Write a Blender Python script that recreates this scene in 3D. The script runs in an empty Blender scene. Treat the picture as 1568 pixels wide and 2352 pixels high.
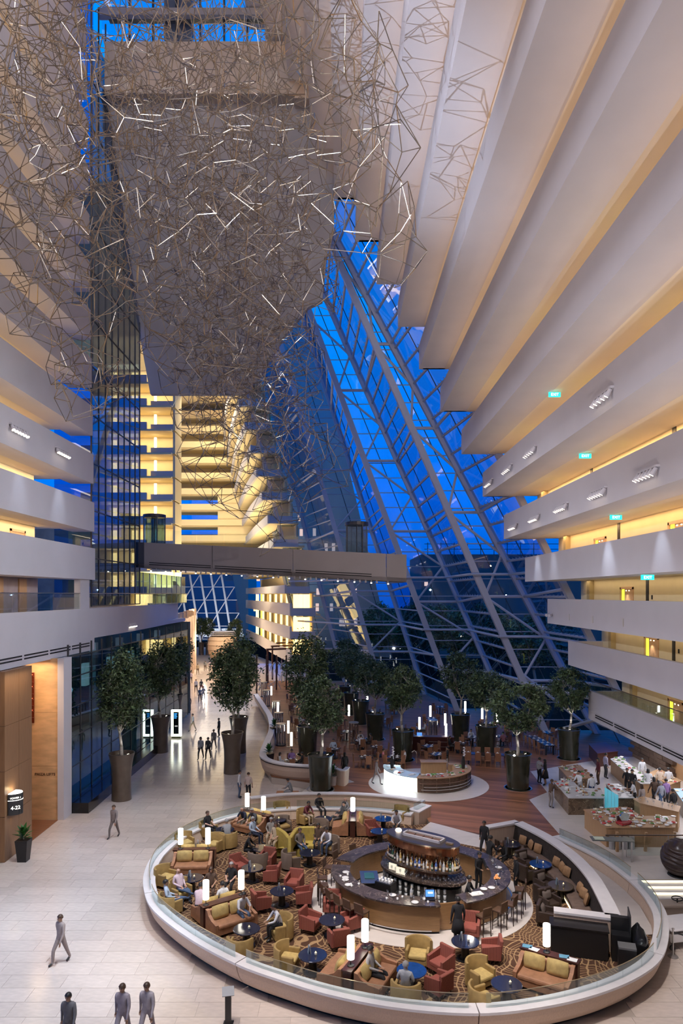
import bpy, bmesh, math, random
import numpy as np
from mathutils import Vector, Matrix, Euler
random.seed(7); np.random.seed(7)
PI = math.pi
SC = bpy.context.scene
COL = SC.collection

# ------------------------------------------------------------------ camera
H = 13.0                      # eye height above the concourse floor (a balcony four storeys up)
F = 1568.0                    # focal length in pixels of a 1568 x 2352 frame (24 mm shift lens, portrait)
HORIZON = 1365.0
cam_d = bpy.data.cameras.new('camera'); cam = bpy.data.objects.new('camera', cam_d); COL.objects.link(cam)
cam.location = (0, 0, H); cam.rotation_euler = (PI/2, 0, 0)
cam_d.sensor_fit = 'VERTICAL'; cam_d.sensor_height = 36.0; cam_d.lens = 36.0*F/2352.0
cam_d.shift_y = (HORIZON-1176.0)/2352.0
cam_d.clip_end = 1500
SC.camera = cam

# ------------------------------------------------------------------ view, world
SC.view_settings.view_transform = 'Standard'; SC.view_settings.look = 'None'
SC.view_settings.gamma = 1.0; SC.view_settings.use_curve_mapping = False
SC.view_settings.exposure = 0.0
CY = SC.cycles                              # light paths: enough for an interior lit mostly directly
CY.max_bounces = 5; CY.diffuse_bounces = 3; CY.glossy_bounces = 2; CY.transmission_bounces = 3; CY.transparent_max_bounces = 12
CY.caustics_reflective = False; CY.caustics_refractive = False; CY.sample_clamp_indirect = 6.0; CY.adaptive_threshold = 0.08; CY.adaptive_min_samples = 16
W = bpy.data.worlds.new('dusk_sky'); SC.world = W; W.use_nodes = True
nt = W.node_tree; nt.nodes.clear()
out = nt.nodes.new('ShaderNodeOutputWorld'); bg = nt.nodes.new('ShaderNodeBackground')
tc = nt.nodes.new('ShaderNodeTexCoord'); sx = nt.nodes.new('ShaderNodeSeparateXYZ'); rp = nt.nodes.new('ShaderNodeValToRGB')
nz = nt.nodes.new('ShaderNodeTexNoise'); nz.inputs['Scale'].default_value = 4.0; nz.inputs['Detail'].default_value = 4
ad = nt.nodes.new('ShaderNodeMath'); ad.operation = 'MULTIPLY_ADD'; ad.inputs[1].default_value = 0.16
nt.links.new(tc.outputs['Generated'], sx.inputs[0]); nt.links.new(tc.outputs['Generated'], nz.inputs['Vector'])
nt.links.new(nz.outputs['Fac'], ad.inputs[0]); nt.links.new(sx.outputs['Z'], ad.inputs[2])
nt.links.new(ad.outputs[0], rp.inputs[0])
e = rp.color_ramp.elements
e[0].position = 0.05; e[0].color = (0.001, 0.07, 0.50, 1)
e[1].position = 0.5; e[1].color = (0.0, 0.30, 1.05, 1)
m_ = e.new(0.2); m_.color = (0.0, 0.19, 0.96, 1)
nt.links.new(rp.outputs[0], bg.inputs['Color']); bg.inputs['Strength'].default_value = 1.0
nt.links.new(bg.outputs[0], out.inputs['Surface'])

# ------------------------------------------------------------------ lights of the place
def area(name, loc, size, power, color, rot=(0, 0, 0), spread=None):
    d = bpy.data.lights.new(name, 'AREA'); d.shape = 'RECTANGLE'; d.size, d.size_y = size
    d.energy = power; d.color = color
    if spread: d.spread = spread
    o = bpy.data.objects.new(name, d); COL.objects.link(o); o.location = loc; o.rotation_euler = rot
    return o
def spot(name, loc, target, power, color, angle=50, blend=0.6, radius=0.15):
    d = bpy.data.lights.new(name, 'SPOT'); d.energy = power; d.color = color
    d.spot_size = math.radians(angle); d.spot_blend = blend; d.shadow_soft_size = radius
    o = bpy.data.objects.new(name, d); COL.objects.link(o); o.location = loc
    o.rotation_euler = (Vector(target)-Vector(loc)).to_track_quat('-Z', 'Y').to_euler()
    return o
def point(name, loc, power, color, radius=0.1):
    d = bpy.data.lights.new(name, 'POINT'); d.energy = power; d.color = color; d.shadow_soft_size = radius
    o = bpy.data.objects.new(name, d); COL.objects.link(o); o.location = loc
    return o
COOL = (0.70, 0.82, 1.0); NEUT = (1.0, 0.93, 0.90); WARM = (1.0, 0.70, 0.36)
# added fill light under the atrium roof, out of view
area('roof_fill', (-3, 10, 54), (22, 30), 23000, (0.88, 0.89, 1.0), (math.radians(12), 0, 0))
# corridor lamps of the near towers, one line for each storey: made with the storeys
# ceiling spots aimed at the concourse and at the lounge
for tx, ty, p in ((-11, 24, 15000), (-14, 30, 11000), (-9.5, 37, 10000), (-9, 27, 6000), (-12, 46, 6500), (-11, 60, 7000), (-13, 80, 9000), (-9.5, 20, 9000)):
    spot('concourse_spot', (tx+9, ty-4, 30), (tx, ty, 0), p*1.35, COOL, 26, 0.8, 0.3)
for tx, ty, p in ((-4, 25, 9500), (2, 22, 9500), (8, 22, 9500), (-4, 33, 9000), (2.5, 36, 7500), (4, 28, 9500), (10, 27, 9500)):
    spot('lounge_spot', (tx-4, ty-9, 31), (tx, ty, 0.4), p*1.75, (1.0, 0.91, 0.86), 24, 0.7, 0.25)
for tx, ty, p in ((11, 38, 12000), (6, 42, 9500), (15, 41, 8000), (18, 36, 7500), (18, 45, 4500), (0, 45, 3600), (8, 50, 900), (13.5, 33, 9500)):
    spot('deck_spot', (tx-3, ty-8, 30), (tx, ty, 0.4), p, (0.95, 0.93, 1.0), 24, 0.7, 0.25)
# unseen upward fill below the view, added to brighten the tower soffits
for loc, tgt, p in (((3, 8, 0.6), (8, 30, 27), 24000), ((9, 10, 0.6), (12, 33, 20), 11500), ((-1, 6, 0.6), (3, 27, 34), 26000), ((12, 15, 0.6), (14.5, 42, 14), 8000), ((-8, 9, 0.6), (-17.5, 32, 24), 12000)):
    spot('soffit_upfill', loc, tgt, p*0.26, (1.0, 0.95, 0.97), 62, 0.8, 0.3)
# parapet spots lighting the tower across the atrium
spot('parapet_spot', (10.3, 30, 18.5), (-16.7, 33, 12), 11000, COOL, 75, 0.9, 0.3)
spot('parapet_spot', (-16.3, 36, 21), (16, 41, 9.5), 8500, (0.9, 0.9, 1.0), 62, 0.9, 0.3)
spot('parapet_spot', (-16.3, 22, 21), (14, 28, 14), 1800, (0.9, 0.9, 1.0), 62, 0.9, 0.3)
spot('parapet_spot', (10.3, 26, 19), (-6, 56, 15), 5000, (1.0, 0.9, 0.9), 40, 0.9, 0.3)
spot('sculpture_spot', (-13, 26, 18), (8, 33, 45), 17000, (0.72, 0.80, 1.0), 50, 0.8, 0.04)

# ------------------------------------------------------------------ helpers
def G(x, y, z=0.0):
    """point of height z that the photograph shows at pixel (x, y)"""
    Y = (H-z)*F/(y-HORIZON)
    return Vector(((x-784.0)/F*Y, Y, z))
def V(x, y, Y):
    """point at distance Y in front of the camera that the photograph shows at pixel (x, y)"""
    return Vector(((x-784.0)/F*Y, Y, H-(y-HORIZON)/F*Y))

class MB:
    def __init__(s): s.v = []; s.f = []; s.m = []
    def add(s, vs, fs, m=0, M=None):
        b = len(s.v)
        s.v += [tuple(M @ Vector(p)) for p in vs] if M is not None else [tuple(p) for p in vs]
        s.f += [tuple(b+i for i in f) for f in fs]; s.m += [m]*len(fs)
        return s
    def box(s, c, d, m=0, rz=0.0, rx=0.0, ry=0.0):
        x, y, z = d[0]/2, d[1]/2, d[2]/2
        vs = [(-x,-y,-z),(x,-y,-z),(x,y,-z),(-x,y,-z),(-x,-y,z),(x,-y,z),(x,y,z),(-x,y,z)]
        M = Matrix.Translation(c) @ Euler((rx, ry, rz)).to_matrix().to_4x4()
        return s.add(vs, [(0,3,2,1),(4,5,6,7),(0,1,5,4),(1,2,6,5),(2,3,7,6),(3,0,4,7)], m, M)
    def b2(s, x0, x1, y0, y1, z0, z1, m=0):
        return s.box(((x0+x1)/2, (y0+y1)/2, (z0+z1)/2), (abs(x1-x0), abs(y1-y0), abs(z1-z0)), m)
    def tube(s, p0, p1, r0, r1=None, n=8, m=0, cap=True):
        r1 = r0 if r1 is None else r1
        p0 = Vector(p0); p1 = Vector(p1); q = (p1-p0).to_track_quat('Z', 'Y').to_matrix()
        vs = []
        for p, r in ((p0, r0), (p1, r1)):
            for i in range(n):
                a = 2*PI*i/n; vs.append(p + q @ Vector((r*math.cos(a), r*math.sin(a), 0)))
        fs = [(i, (i+1) % n, n+(i+1) % n, n+i) for i in range(n)]
        if cap: fs += [tuple(range(n-1, -1, -1)), tuple(range(n, 2*n))]
        return s.add(vs, fs, m)
    def path(s, pts, r, n=6, m=0):
        for a, b in zip(pts, pts[1:]): s.tube(a, b, r, None, n, m)
        return s
    def lathe(s, prof, n=20, m=0, c=(0, 0, 0), caps=True, sx=1.0, sy=1.0):
        vs = []; k = len(prof)
        for r, z in prof:
            for i in range(n):
                a = 2*PI*i/n; vs.append((c[0]+sx*r*math.cos(a), c[1]+sy*r*math.sin(a), c[2]+z))
        fs = [(j*n+i, j*n+(i+1) % n, (j+1)*n+(i+1) % n, (j+1)*n+i) for j in range(k-1) for i in range(n)]
        if caps: fs += [tuple(range(n-1, -1, -1)), tuple(range((k-1)*n, k*n))]
        return s.add(vs, fs, m)
    def prism(s, poly, z0, z1, m=0):
        n = len(poly)
        ar = sum(poly[i][0]*poly[(i+1) % n][1]-poly[(i+1) % n][0]*poly[i][1] for i in range(n))
        if ar < 0: poly = poly[::-1]
        vs = [(p[0], p[1], z0) for p in poly]+[(p[0], p[1], z1) for p in poly]
        return s.add(vs, [tuple(range(n-1, -1, -1)), tuple(range(n, 2*n))]+[(i, (i+1) % n, n+(i+1) % n, n+i) for i in range(n)], m)
    def sweep(s, path, prof, closed=False, m=0):
        """closed profile [(offset to the right of the path, z)] along a plan path"""
        n = len(path); k = len(prof); vs = []
        for i in range(n):
            a = Vector(path[(i-1) % n if closed else max(i-1, 0)][:2]); b = Vector(path[(i+1) % n if closed else min(i+1, n-1)][:2])
            t = (b-a).normalized(); nr = Vector((t.y, -t.x)); p = Vector(path[i][:2])
            zz = path[i][2] if len(path[i]) > 2 else 0.0
            for o, z in prof: vs.append((p.x+nr.x*o, p.y+nr.y*o, z+zz))
        fs = []
        for i in range(n if closed else n-1):
            j = (i+1) % n
            for q in range(k): fs.append((i*k+q, j*k+q, j*k+(q+1) % k, i*k+(q+1) % k))
        if not closed: fs += [tuple(range(k-1, -1, -1)), tuple(range((n-1)*k, n*k))]
        return s.add(vs, fs, m)
    def rbox(s, c, d, r=0.05, m=0, rz=0.0, rx=0.0, seg=2, ry=0.0):
        bm = bmesh.new(); bmesh.ops.create_cube(bm, size=1.0)
        bmesh.ops.scale(bm, vec=d, verts=bm.verts)
        bmesh.ops.bevel(bm, geom=bm.edges[:], offset=min(r, min(d)*0.49), segments=seg, affect='EDGES', profile=0.5)
        M = Matrix.Translation(c) @ Euler((rx, ry, rz)).to_matrix().to_4x4()
        bm.verts.index_update()
        s.add([v.co for v in bm.verts], [tuple(v.index for v in f.verts) for f in bm.faces], m, M); bm.free()
        return s
    def pillow(s, c, d, m=0, rz=0.0, rx=0.0):
        """puffed cushion: d = width, thickness, height"""
        n = 6; vs = []; fs = []
        for sgn in (-1, 1):
            for i in range(n+1):
                for j in range(n+1):
                    u = -1+2*i/n; w = -1+2*j/n
                    t = max(0.0, (1-u**4)*(1-w**4))**0.5
                    pin = 1-0.06*(abs(u*w))
                    vs.append((u*d[0]/2*pin, sgn*d[1]/2*t, w*d[2]/2*pin))
        for q in range(2):
            for i in range(n):
                for j in range(n):
                    a = q*(n+1)**2+i*(n+1)+j; f = (a, a+n+1, a+n+2, a+1)
                    fs.append(f if q == 0 else f[::-1])
        M = Matrix.Translation(c) @ Euler((rx, 0, rz)).to_matrix().to_4x4()
        return s.add(vs, fs, m, M)
    def mesh(s, name, mats, smooth=False):
        me = bpy.data.meshes.new(name); me.from_pydata(s.v, [], s.f)
        for q in (mats if isinstance(mats, (list, tuple)) else [mats]): me.materials.append(q)
        me.polygons.foreach_set('material_index', s.m)
        if smooth: me.polygons.foreach_set('use_smooth', [True]*len(s.f))
        me.update(); return me
    def build(s, name, mats, parent=None, smooth=False, loc=None, rz=0.0):
        return link(name, s.mesh(name, mats, smooth), parent, loc, rz)
def link(name, me, parent=None, loc=None, rz=0.0, scale=None):
    o = bpy.data.objects.new(name, me); COL.objects.link(o)
    if parent is not None: o.parent = parent
    if loc is not None: o.location = loc
    if rz: o.rotation_euler[2] = rz
    if scale is not None: o.scale = scale
    return o
def smooth_by_angle(me, ang=40):
    me.polygons.foreach_set('use_smooth', [True]*len(me.polygons))
    try: me.set_sharp_from_angle(angle=math.radians(ang))
    except Exception: pass
    return me
def tag(o, label, cat, group=None):
    o['label'] = label; o['category'] = cat
    if group: o['group'] = group
    return o
def struct(o, label=None):
    o['kind'] = 'structure'
    if label: o['label'] = label
    return o
def thing(name, label, cat, loc=(0, 0, 0), rz=0.0, group=None):
    o = bpy.data.objects.new(name, None); COL.objects.link(o); o.empty_display_size = 0.2
    o.location = loc; o.rotation_euler = (0, 0, rz)
    return tag(o, label, cat, group)
def dup(root, label, loc, rz=0.0, scale=None, group=None):
    r = root.copy(); COL.objects.link(r); r.location = loc; r.rotation_euler = (0, 0, rz)
    if scale is not None: r.scale = (scale,)*3 if not hasattr(scale, '__len__') else scale
    r['label'] = label
    if group: r['group'] = group
    for ch in list(root.children):
        c = ch.copy(); COL.objects.link(c); c.parent = r
        for g in list(ch.children):
            d = g.copy(); COL.objects.link(d); d.parent = c
    return r
class Maker:
    """first call places the built thing itself, later calls place copies of it"""
    def __init__(s, fn): s.fn = fn; s.root = None
    def __call__(s, label, loc, rz=0.0, scale=None, group=None):
        if s.root is None:
            s.root = s.fn(); r = s.root; r.location = loc; r.rotation_euler = (0, 0, rz); r['label'] = label
            if scale is not None: r.scale = (scale,)*3 if not hasattr(scale, '__len__') else scale
            if group: r['group'] = group
            return r
        return dup(s.root, label, loc, rz, scale, group)
def spline(pts, n=8, closed=False):
    P = [Vector(p) for p in pts]; N = len(P); res = []
    for i in range(N if closed else N-1):
        g = (lambda k: P[k % N]) if closed else (lambda k: P[min(max(k, 0), N-1)])
        a, b, c, d = g(i-1), g(i), g(i+1), g(i+2)
        for t in range(n):
            u = t/n
            res.append(0.5*((2*b)+(c-a)*u+(2*a-5*b+4*c-d)*u*u+(3*b-a-3*c+d)*u**3))
    if not closed: res.append(P[-1])
    return res

# ------------------------------------------------------------------ materials
MATS = {}
def node_mat(name):
    m = bpy.data.materials.new(name); m.use_nodes = True
    t = m.node_tree; b = t.nodes['Principled BSDF']; MATS[name] = m
    return m, t, b
def mat(name, col, rough=0.6, metal=0.0, var=0.0, scale=8.0, emit=None, es=0.0, bump=0.0, stretch=None, island=0.0, coat=0.0, alpha=1.0, spec=None):
    if name in MATS: return MATS[name]
    m, t, b = node_mat(name)
    b.inputs['Base Color'].default_value = (*col, 1); b.inputs['Roughness'].default_value = rough; b.inputs['Metallic'].default_value = metal
    if coat: b.inputs['Coat Weight'].default_value = coat; b.inputs['Coat Roughness'].default_value = 0.08
    if spec is not None: b.inputs['Specular IOR Level'].default_value = spec
    src = None
    if var or bump:
        tc = t.nodes.new('ShaderNodeTexCoord'); nz = t.nodes.new('ShaderNodeTexNoise')
        nz.inputs['Scale'].default_value = scale; nz.inputs['Detail'].default_value = 3
        v = tc.outputs['Object']
        if stretch:
            mp = t.nodes.new('ShaderNodeMapping'); mp.inputs['Scale'].default_value = stretch
            t.links.new(v, mp.inputs['Vector']); v = mp.outputs['Vector']
        t.links.new(v, nz.inputs['Vector'])
        if var: src = nz.outputs['Fac']
        if bump:
            bp = t.nodes.new('ShaderNodeBump'); bp.inputs['Strength'].default_value = bump; bp.inputs['Distance'].default_value = 0.02
            t.links.new(nz.outputs['Fac'], bp.inputs['Height']); t.links.new(bp.outputs['Normal'], b.inputs['Normal'])
    if island:
        g = t.nodes.new('ShaderNodeNewGeometry'); oi = t.nodes.new('ShaderNodeObjectInfo')
        a1 = t.nodes.new('ShaderNodeMath'); a1.operation = 'ADD'; t.links.new(g.outputs['Random Per Island'], a1.inputs[0]); t.links.new(oi.outputs['Random'], a1.inputs[1])
        fr = t.nodes.new('ShaderNodeMath'); fr.operation = 'FRACT'; t.links.new(a1.outputs[0], fr.inputs[0])
        if src is not None:
            a2 = t.nodes.new('ShaderNodeMath'); a2.operation = 'MULTIPLY_ADD'; a2.inputs[1].default_value = island/max(var, 1e-4)
            t.links.new(fr.outputs[0], a2.inputs[0]); t.links.new(src, a2.inputs[2]); src = a2.outputs[0]
            hi = 1+island/var
        else: src = fr.outputs[0]; var = island; hi = 1.0
    else: hi = 1.0
    if src is not None:
        mr = t.nodes.new('ShaderNodeMapRange'); mr.inputs['From Min'].default_value = 0.25 if hi == 1.0 else 0.2; mr.inputs['From Max'].default_value = 0.75 if hi == 1.0 else hi-0.2
        k = var if hi == 1.0 else var*hi*0.8
        mr.inputs['To Min'].default_value = 1-k; mr.inputs['To Max'].default_value = 1+k
        t.links.new(src, mr.inputs['Value'])
        vm = t.nodes.new('ShaderNodeVectorMath'); vm.operation = 'SCALE'; vm.inputs[0].default_value = col
        t.links.new(mr.outputs['Result'], vm.inputs['Scale']); t.links.new(vm.outputs['Vector'], b.inputs['Base Color'])
    if emit is not None:
        b.inputs['Emission Color'].default_value = (*emit, 1); b.inputs['Emission Strength'].default_value = es
    return m
def glass(name, tint, refl=0.12, rough=0.02, graz=0.35):
    """thin glazing: tinted see-through with a mirror share that grows at grazing angles"""
    if name in MATS: return MATS[name]
    m = bpy.data.materials.new(name); m.use_nodes = True; t = m.node_tree; t.nodes.clear(); MATS[name] = m
    o = t.nodes.new('ShaderNodeOutputMaterial'); mx = t.nodes.new('ShaderNodeMixShader')
    a = t.nodes.new('ShaderNodeBsdfTransparent'); a.inputs[0].default_value = (*tint, 1)
    g = t.nodes.new('ShaderNodeBsdfGlossy'); g.inputs['Roughness'].default_value = rough; g.inputs['Color'].default_value = (0.85, 0.92, 1, 1)
    lw = t.nodes.new('ShaderNodeLayerWeight'); lw.inputs['Blend'].default_value = 0.25
    mr = t.nodes.new('ShaderNodeMapRange'); mr.inputs['To Min'].default_value = refl; mr.inputs['To Max'].default_value = min(1.0, refl+graz)
    t.links.new(lw.outputs['Fresnel'], mr.inputs['Value']); t.links.new(mr.outputs['Result'], mx.inputs[0])
    t.links.new(a.outputs[0], mx.inputs[1]); t.links.new(g.outputs[0], mx.inputs[2]); t.links.new(mx.outputs[0], o.inputs['Surface'])
    return m
def emis(name, col, s):
    return mat(name, col, 0.6, emit=col, es=s)

WHITE = mat('white_plaster', (0.60, 0.57, 0.60), 0.75, var=0.03, scale=0.6)
SOFFIT = mat('cream_soffit_paint', (0.74, 0.68, 0.60), 0.8, var=0.03, scale=0.5)
CREAM = mat('yellow_wall_paint', (0.78, 0.66, 0.42), 0.8, var=0.03, scale=1.5)
GREY = mat('grey_render', (0.36, 0.34, 0.355), 0.8, var=0.06, scale=0.3)
TAUPE = mat('taupe_render', (0.46, 0.38, 0.32), 0.8, var=0.06, scale=0.3)
BRIDGE = mat('taupe_bridge_cladding', (0.30, 0.27, 0.27), 0.6, var=0.05, scale=0.6)
STEEL = mat('pale_painted_steel', (0.50, 0.50, 0.53), 0.45, var=0.04, scale=2)
MULL = mat('dark_mullion', (0.05, 0.05, 0.055), 0.4)
GLASS = glass('facade_glass', (0.86, 0.93, 1.0), 0.04, graz=0.12)
GLASS2 = glass('facade_glass_side', (0.42, 0.58, 0.78), 0.06, graz=0.14)
GLASSL = glass('mirror_tinted_glass', (0.60, 0.66, 0.70), 0.16)
GLASSG = glass('green_tinted_glass', (0.45, 0.60, 0.60), 0.22)
RAILG = glass('railing_glass', (0.90, 0.95, 0.94), 0.04)
BLACK = mat('black_satin', (0.012, 0.012, 0.013), 0.4)
CHROME = mat('polished_steel', (0.75, 0.75, 0.76), 0.15, 1.0)
BRUSH = mat('brushed_steel', (0.55, 0.54, 0.53), 0.35, 1.0)
ROD = mat('sculpture_steel', (0.40, 0.345, 0.28), 0.22, 0.9)
LAMPW = emis('lamp_glow_white', (1.0, 0.93, 0.80), 7.0)
LENS = emis('spot_lens_glow', (1.0, 0.88, 0.70), 9.0)
WOODW = mat('light_oak_veneer', (0.42, 0.25, 0.125), 0.45, var=0.14, scale=3, stretch=(8, 8, 0.5))
WOODP = mat('pale_stave_cladding', (0.63, 0.475, 0.36), 0.55, var=0.10, scale=3, stretch=(14, 14, 0.4))
WALN = mat('dark_walnut', (0.065, 0.022, 0.016), 0.3, var=0.2, scale=4, stretch=(1, 6, 1))
RIMST = mat('pale_stone_coping', (0.72, 0.685, 0.68), 0.45, var=0.05, scale=3)
STONE = mat('travertine_tile', (0.62, 0.525, 0.455), 0.16, var=0.15, scale=3.2, stretch=(1, 2.6, 1), island=0.055, spec=0.5)
JOINT = mat('tile_joint', (0.46, 0.39, 0.33), 0.6)
DECK = mat('merbau_deck', (0.25, 0.108, 0.055), 0.42, var=0.25, scale=1.6, stretch=(0.6, 5, 1), island=0.35, spec=0.3)
TRAV = mat('warm_travertine_wall', (0.66, 0.41, 0.21), 0.5, var=0.2, scale=1.1, stretch=(1, 1, 3.2), bump=0.15)
def veined(name, base, vein, rough, sc):
    m, t, b = node_mat(name); b.inputs['Roughness'].default_value = rough
    tc = t.nodes.new('ShaderNodeTexCoord'); nz = t.nodes.new('ShaderNodeTexNoise'); nz.inputs['Scale'].default_value = sc; nz.inputs['Detail'].default_value = 4; nz.inputs['Distortion'].default_value = 1.6
    t.links.new(tc.outputs['Object'], nz.inputs['Vector'])
    r = t.nodes.new('ShaderNodeValToRGB'); e = r.color_ramp.elements; e[0].position = .3; e[0].color = (*[c*.6 for c in base], 1); e[1].position = .75; e[1].color = (*[c*1.5 for c in base], 1)
    for p, c in ((.495, base), (.505, vein), (.52, base)): q = e.new(p); q.color = (*c, 1)
    t.links.new(nz.outputs['Fac'], r.inputs[0]); t.links.new(r.outputs[0], b.inputs['Base Color'])
    return m
MARB = veined('brown_veined_marble', (0.16, 0.10, 0.06), (0.5, 0.38, 0.25), 0.3, 2.2)
DARKST = mat('dark_stacked_stone', (0.11, 0.07, 0.05), 0.7, var=0.3, scale=5, island=0.25)
# ================================================================== floors
ZD = 0.45                                   # level of the lounge carpet and the dining deck
RIM = [(4.0,37.6),(2.2,38.3),(.4,38.6),(-2.9,38.6),(-5.06,37.9),(-6.75,36.5),(-8.1,34.2),(-8.65,31.6),(-8.5,29.4),(-7.9,27.4),(-7.05,25.8),(-5.3,23.8),(-3.45,22.2),
       (-2.0,21.3),(-.33,20.45),(1.7,19.8),(3.95,19.55),(6.0,19.9),(7.9,20.6),(9.5,21.55),(10.7,22.7),(11.8,24.6),(12.4,26.4),(12.55,28.7),(12.1,31.4),(10.9,34.1)]
rim_path = spline(RIM, 8)
def in_lounge(x, y, grow=0.0):
    P = [(p.x, p.y) for p in rim_path]; c = False; n = len(P)
    for i in range(n):
        x0, y0 = P[i]; x1, y1 = P[(i+1) % n]
        if (y0 > y) != (y1 > y) and x < (x1-x0)*(y-y0)/(y1-y0)+x0: c = not c
    return c
DECKP = [(-7.3,68),(-6.6,60),(-6.3,56),(-5.6,50),(-4.8,46.9),(-2,45.4),(-2.6,41.45),(.4,41.5),(3.1,40.95),(4.8,40.0),(4.8,37.7),(7.3,35.6),(8.6,34.5),(10.7,34.4),(11.75,32),(12.35,30),
         (26,30),(26,63),(19.5,63),(18.3,75),(13,75),(11,87),(5,87),(0,99),(-11,99),(-9.6,80)]
def inside(P, x, y):
    c = False; n = len(P)
    for i in range(n):
        x0, y0 = P[i]; x1, y1 = P[(i+1) % n]
        if (y0 > y) != (y1 > y) and x < (x1-x0)*(y-y0)/(y1-y0)+x0: c = not c
    return c
floor = struct(MB().prism([(-48,-24),(27,-24),(27,62),(19,62),(18.4,74),(12.6,74),(10.7,86),(5.4,86),(0.6,98),(-3.5,98),(-5.4,110),(-20,150),(-26,168),(-48,168)], -0.4, -0.012).build('floor', JOINT))
ROW, LEN = 0.777, 1.55
tiles = []
y = 17.1; r = 0
while y < 128:
    off = (r % 3)*0.52+random.uniform(-0.1, 0.1)
    x0 = -17.5 if y < 62 else -24
    x1 = 14.5 if y < 31 else (-1.5 if y < 45 else -4)
    if y > 80: x1 = -9
    x = x0+off
    while x < x1:
        L = LEN*random.choice((0.75, 1.0, 1.0, 1.25))
        cx, cy = x+L/2, y+ROW/2
        hid = in_lounge(cx, cy) and in_lounge(x, cy) and in_lounge(x+L, cy)
        if not hid and not (inside(DECKP, cx, cy) and inside(DECKP, x, cy)): tiles.append((cx, cy, L))
        x += L
    y += ROW; r += 1
def seen(t):
    px = 784+F*t[0]/t[1]
    return -60 < px < 1640 and t[1] > 19.5
near = [t for t in tiles if seen(t)][:300]
tile_mesh = {}
ns = set(near)
for cx, cy, L in near:
    k = round(L, 3)
    if k not in tile_mesh:
        tile_mesh[k] = MB().box((0, 0, -0.006), (L-0.012, ROW-0.012, 0.012)).mesh('tile', STONE)
    link('tile', tile_mesh[k], floor, (cx, cy, 0))
b = MB()
for cx, cy, L in tiles:
    if (cx, cy, L) not in ns: b.box((cx, cy, -0.006), (L-0.012, ROW-0.012, 0.012))
o = b.build('tile_field', STONE, floor); o['kind'] = 'stuff'

# dining deck: slab, boards, stone insets
deck = struct(MB().prism(DECKP, 0.0, ZD-0.02).build('floor_deck', JOINT))
def boards(poly, z, ang, pitch, gap, th=0.02, joints=0.0):
    bm = bmesh.new(); f = bm.faces.new([bm.verts.new((p[0], p[1], z)) for p in poly]); f.normal_update()
    if f.normal.z < 0: f.normal_flip()
    d = Vector((math.cos(ang), math.sin(ang), 0)); n = Vector((-d.y, d.x, 0))
    ks = [Vector((p[0], p[1], 0)).dot(n) for p in poly]; k = min(ks)+pitch
    while k < max(ks):
        g = bm.verts[:]+bm.edges[:]+bm.faces[:]
        bmesh.ops.bisect_plane(bm, geom=g, plane_co=n*k, plane_no=n, dist=1e-5); k += pitch
    if joints:
        ks = [Vector((p[0], p[1], 0)).dot(d) for p in poly]; k = min(ks)+joints
        while k < max(ks):
            g = bm.verts[:]+bm.edges[:]+bm.faces[:]
            bmesh.ops.bisect_plane(bm, geom=g, plane_co=d*k, plane_no=d, dist=1e-5); k += joints
    bmesh.ops.split_edges(bm, edges=bm.edges[:])
    m = MB()
    for f in bm.faces:
        c = f.calc_center_median(); vs = [v.co.copy() for v in f.verts]
        m.add([(v.x, v.y, z) for v in vs], [tuple(range(len(vs)))])
    bm.free(); return m
o = boards(DECKP, ZD, math.radians(-20), 0.24, 0).build('deck_boards', DECK, deck); o['kind'] = 'stuff'
INLAY = mat('deck_inlay_stone', (0.62, 0.56, 0.51), 0.3, var=0.10, scale=1.5, stretch=(1, 2.4, 1), island=0.06, spec=0.5)
def pz(pts, z): return [tuple(G(x, y, z)[:2]) for x, y in pts]
buff = pz([(1282,1914),(1215,1837),(1256,1820),(1218,1772),(1284,1760),(1420,1738),(1568,1740)], ZD)+[(26,46),(26,30),(12.45,30.0),(11.9,32)]
o = boards(buff, ZD+0.006, math.radians(-4), 0.9, 0, joints=1.6).build('stone_inlay', INLAY, deck)
o = boards([(4.9,37.6),(7.3,35.5),(8.0,34.0),(7.2,33.6),(5.6,34.6),(4.2,36.4)], ZD+0.006, math.radians(-38), 1.2, 0, joints=1.5).build('stone_inlay', INLAY, deck)
ring = [(G(983, 1800, ZD).x+3.95*math.cos(a), G(983, 1800, ZD).y+3.95*math.sin(a)) for a in [2*PI*i/48 for i in range(48)]]
o = MB().prism(ring, ZD, ZD+0.012).build('stone_inlay', INLAY, deck)
cur = spline([(-2.9,41.6),(-2.3,44),(-1.6,45.2),(0.4,46.4)], 8)
o = MB().sweep(cur, [(0,0),(0,ZD+0.014),(0.9,ZD+0.014),(0.9,0)]).build('stone_border', INLAY, deck)
# steps down beside the lounge, with lit risers
steps = struct(thing('stair', 'four pale stone steps with glowing risers below the carved ball', 'stairs', (0, 0, 0)))
STEPG = emis('riser_glow', (1.0, 0.88, 0.58), 2.2)
for i in range(4):
    z1 = ZD-0.112*i; y1 = 30.0-0.36*i; x0 = 12.75+0.05*i
    MB().b2(x0, 26, y1-0.36, y1, 0.0, z1-0.11).build('step', RIMST, steps)
    if i < 3: MB().b2(x0+0.15, 25, y1-0.012, y1-0.002, z1-0.105, z1-0.02).build('riser_light', STEPG, steps)

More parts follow.
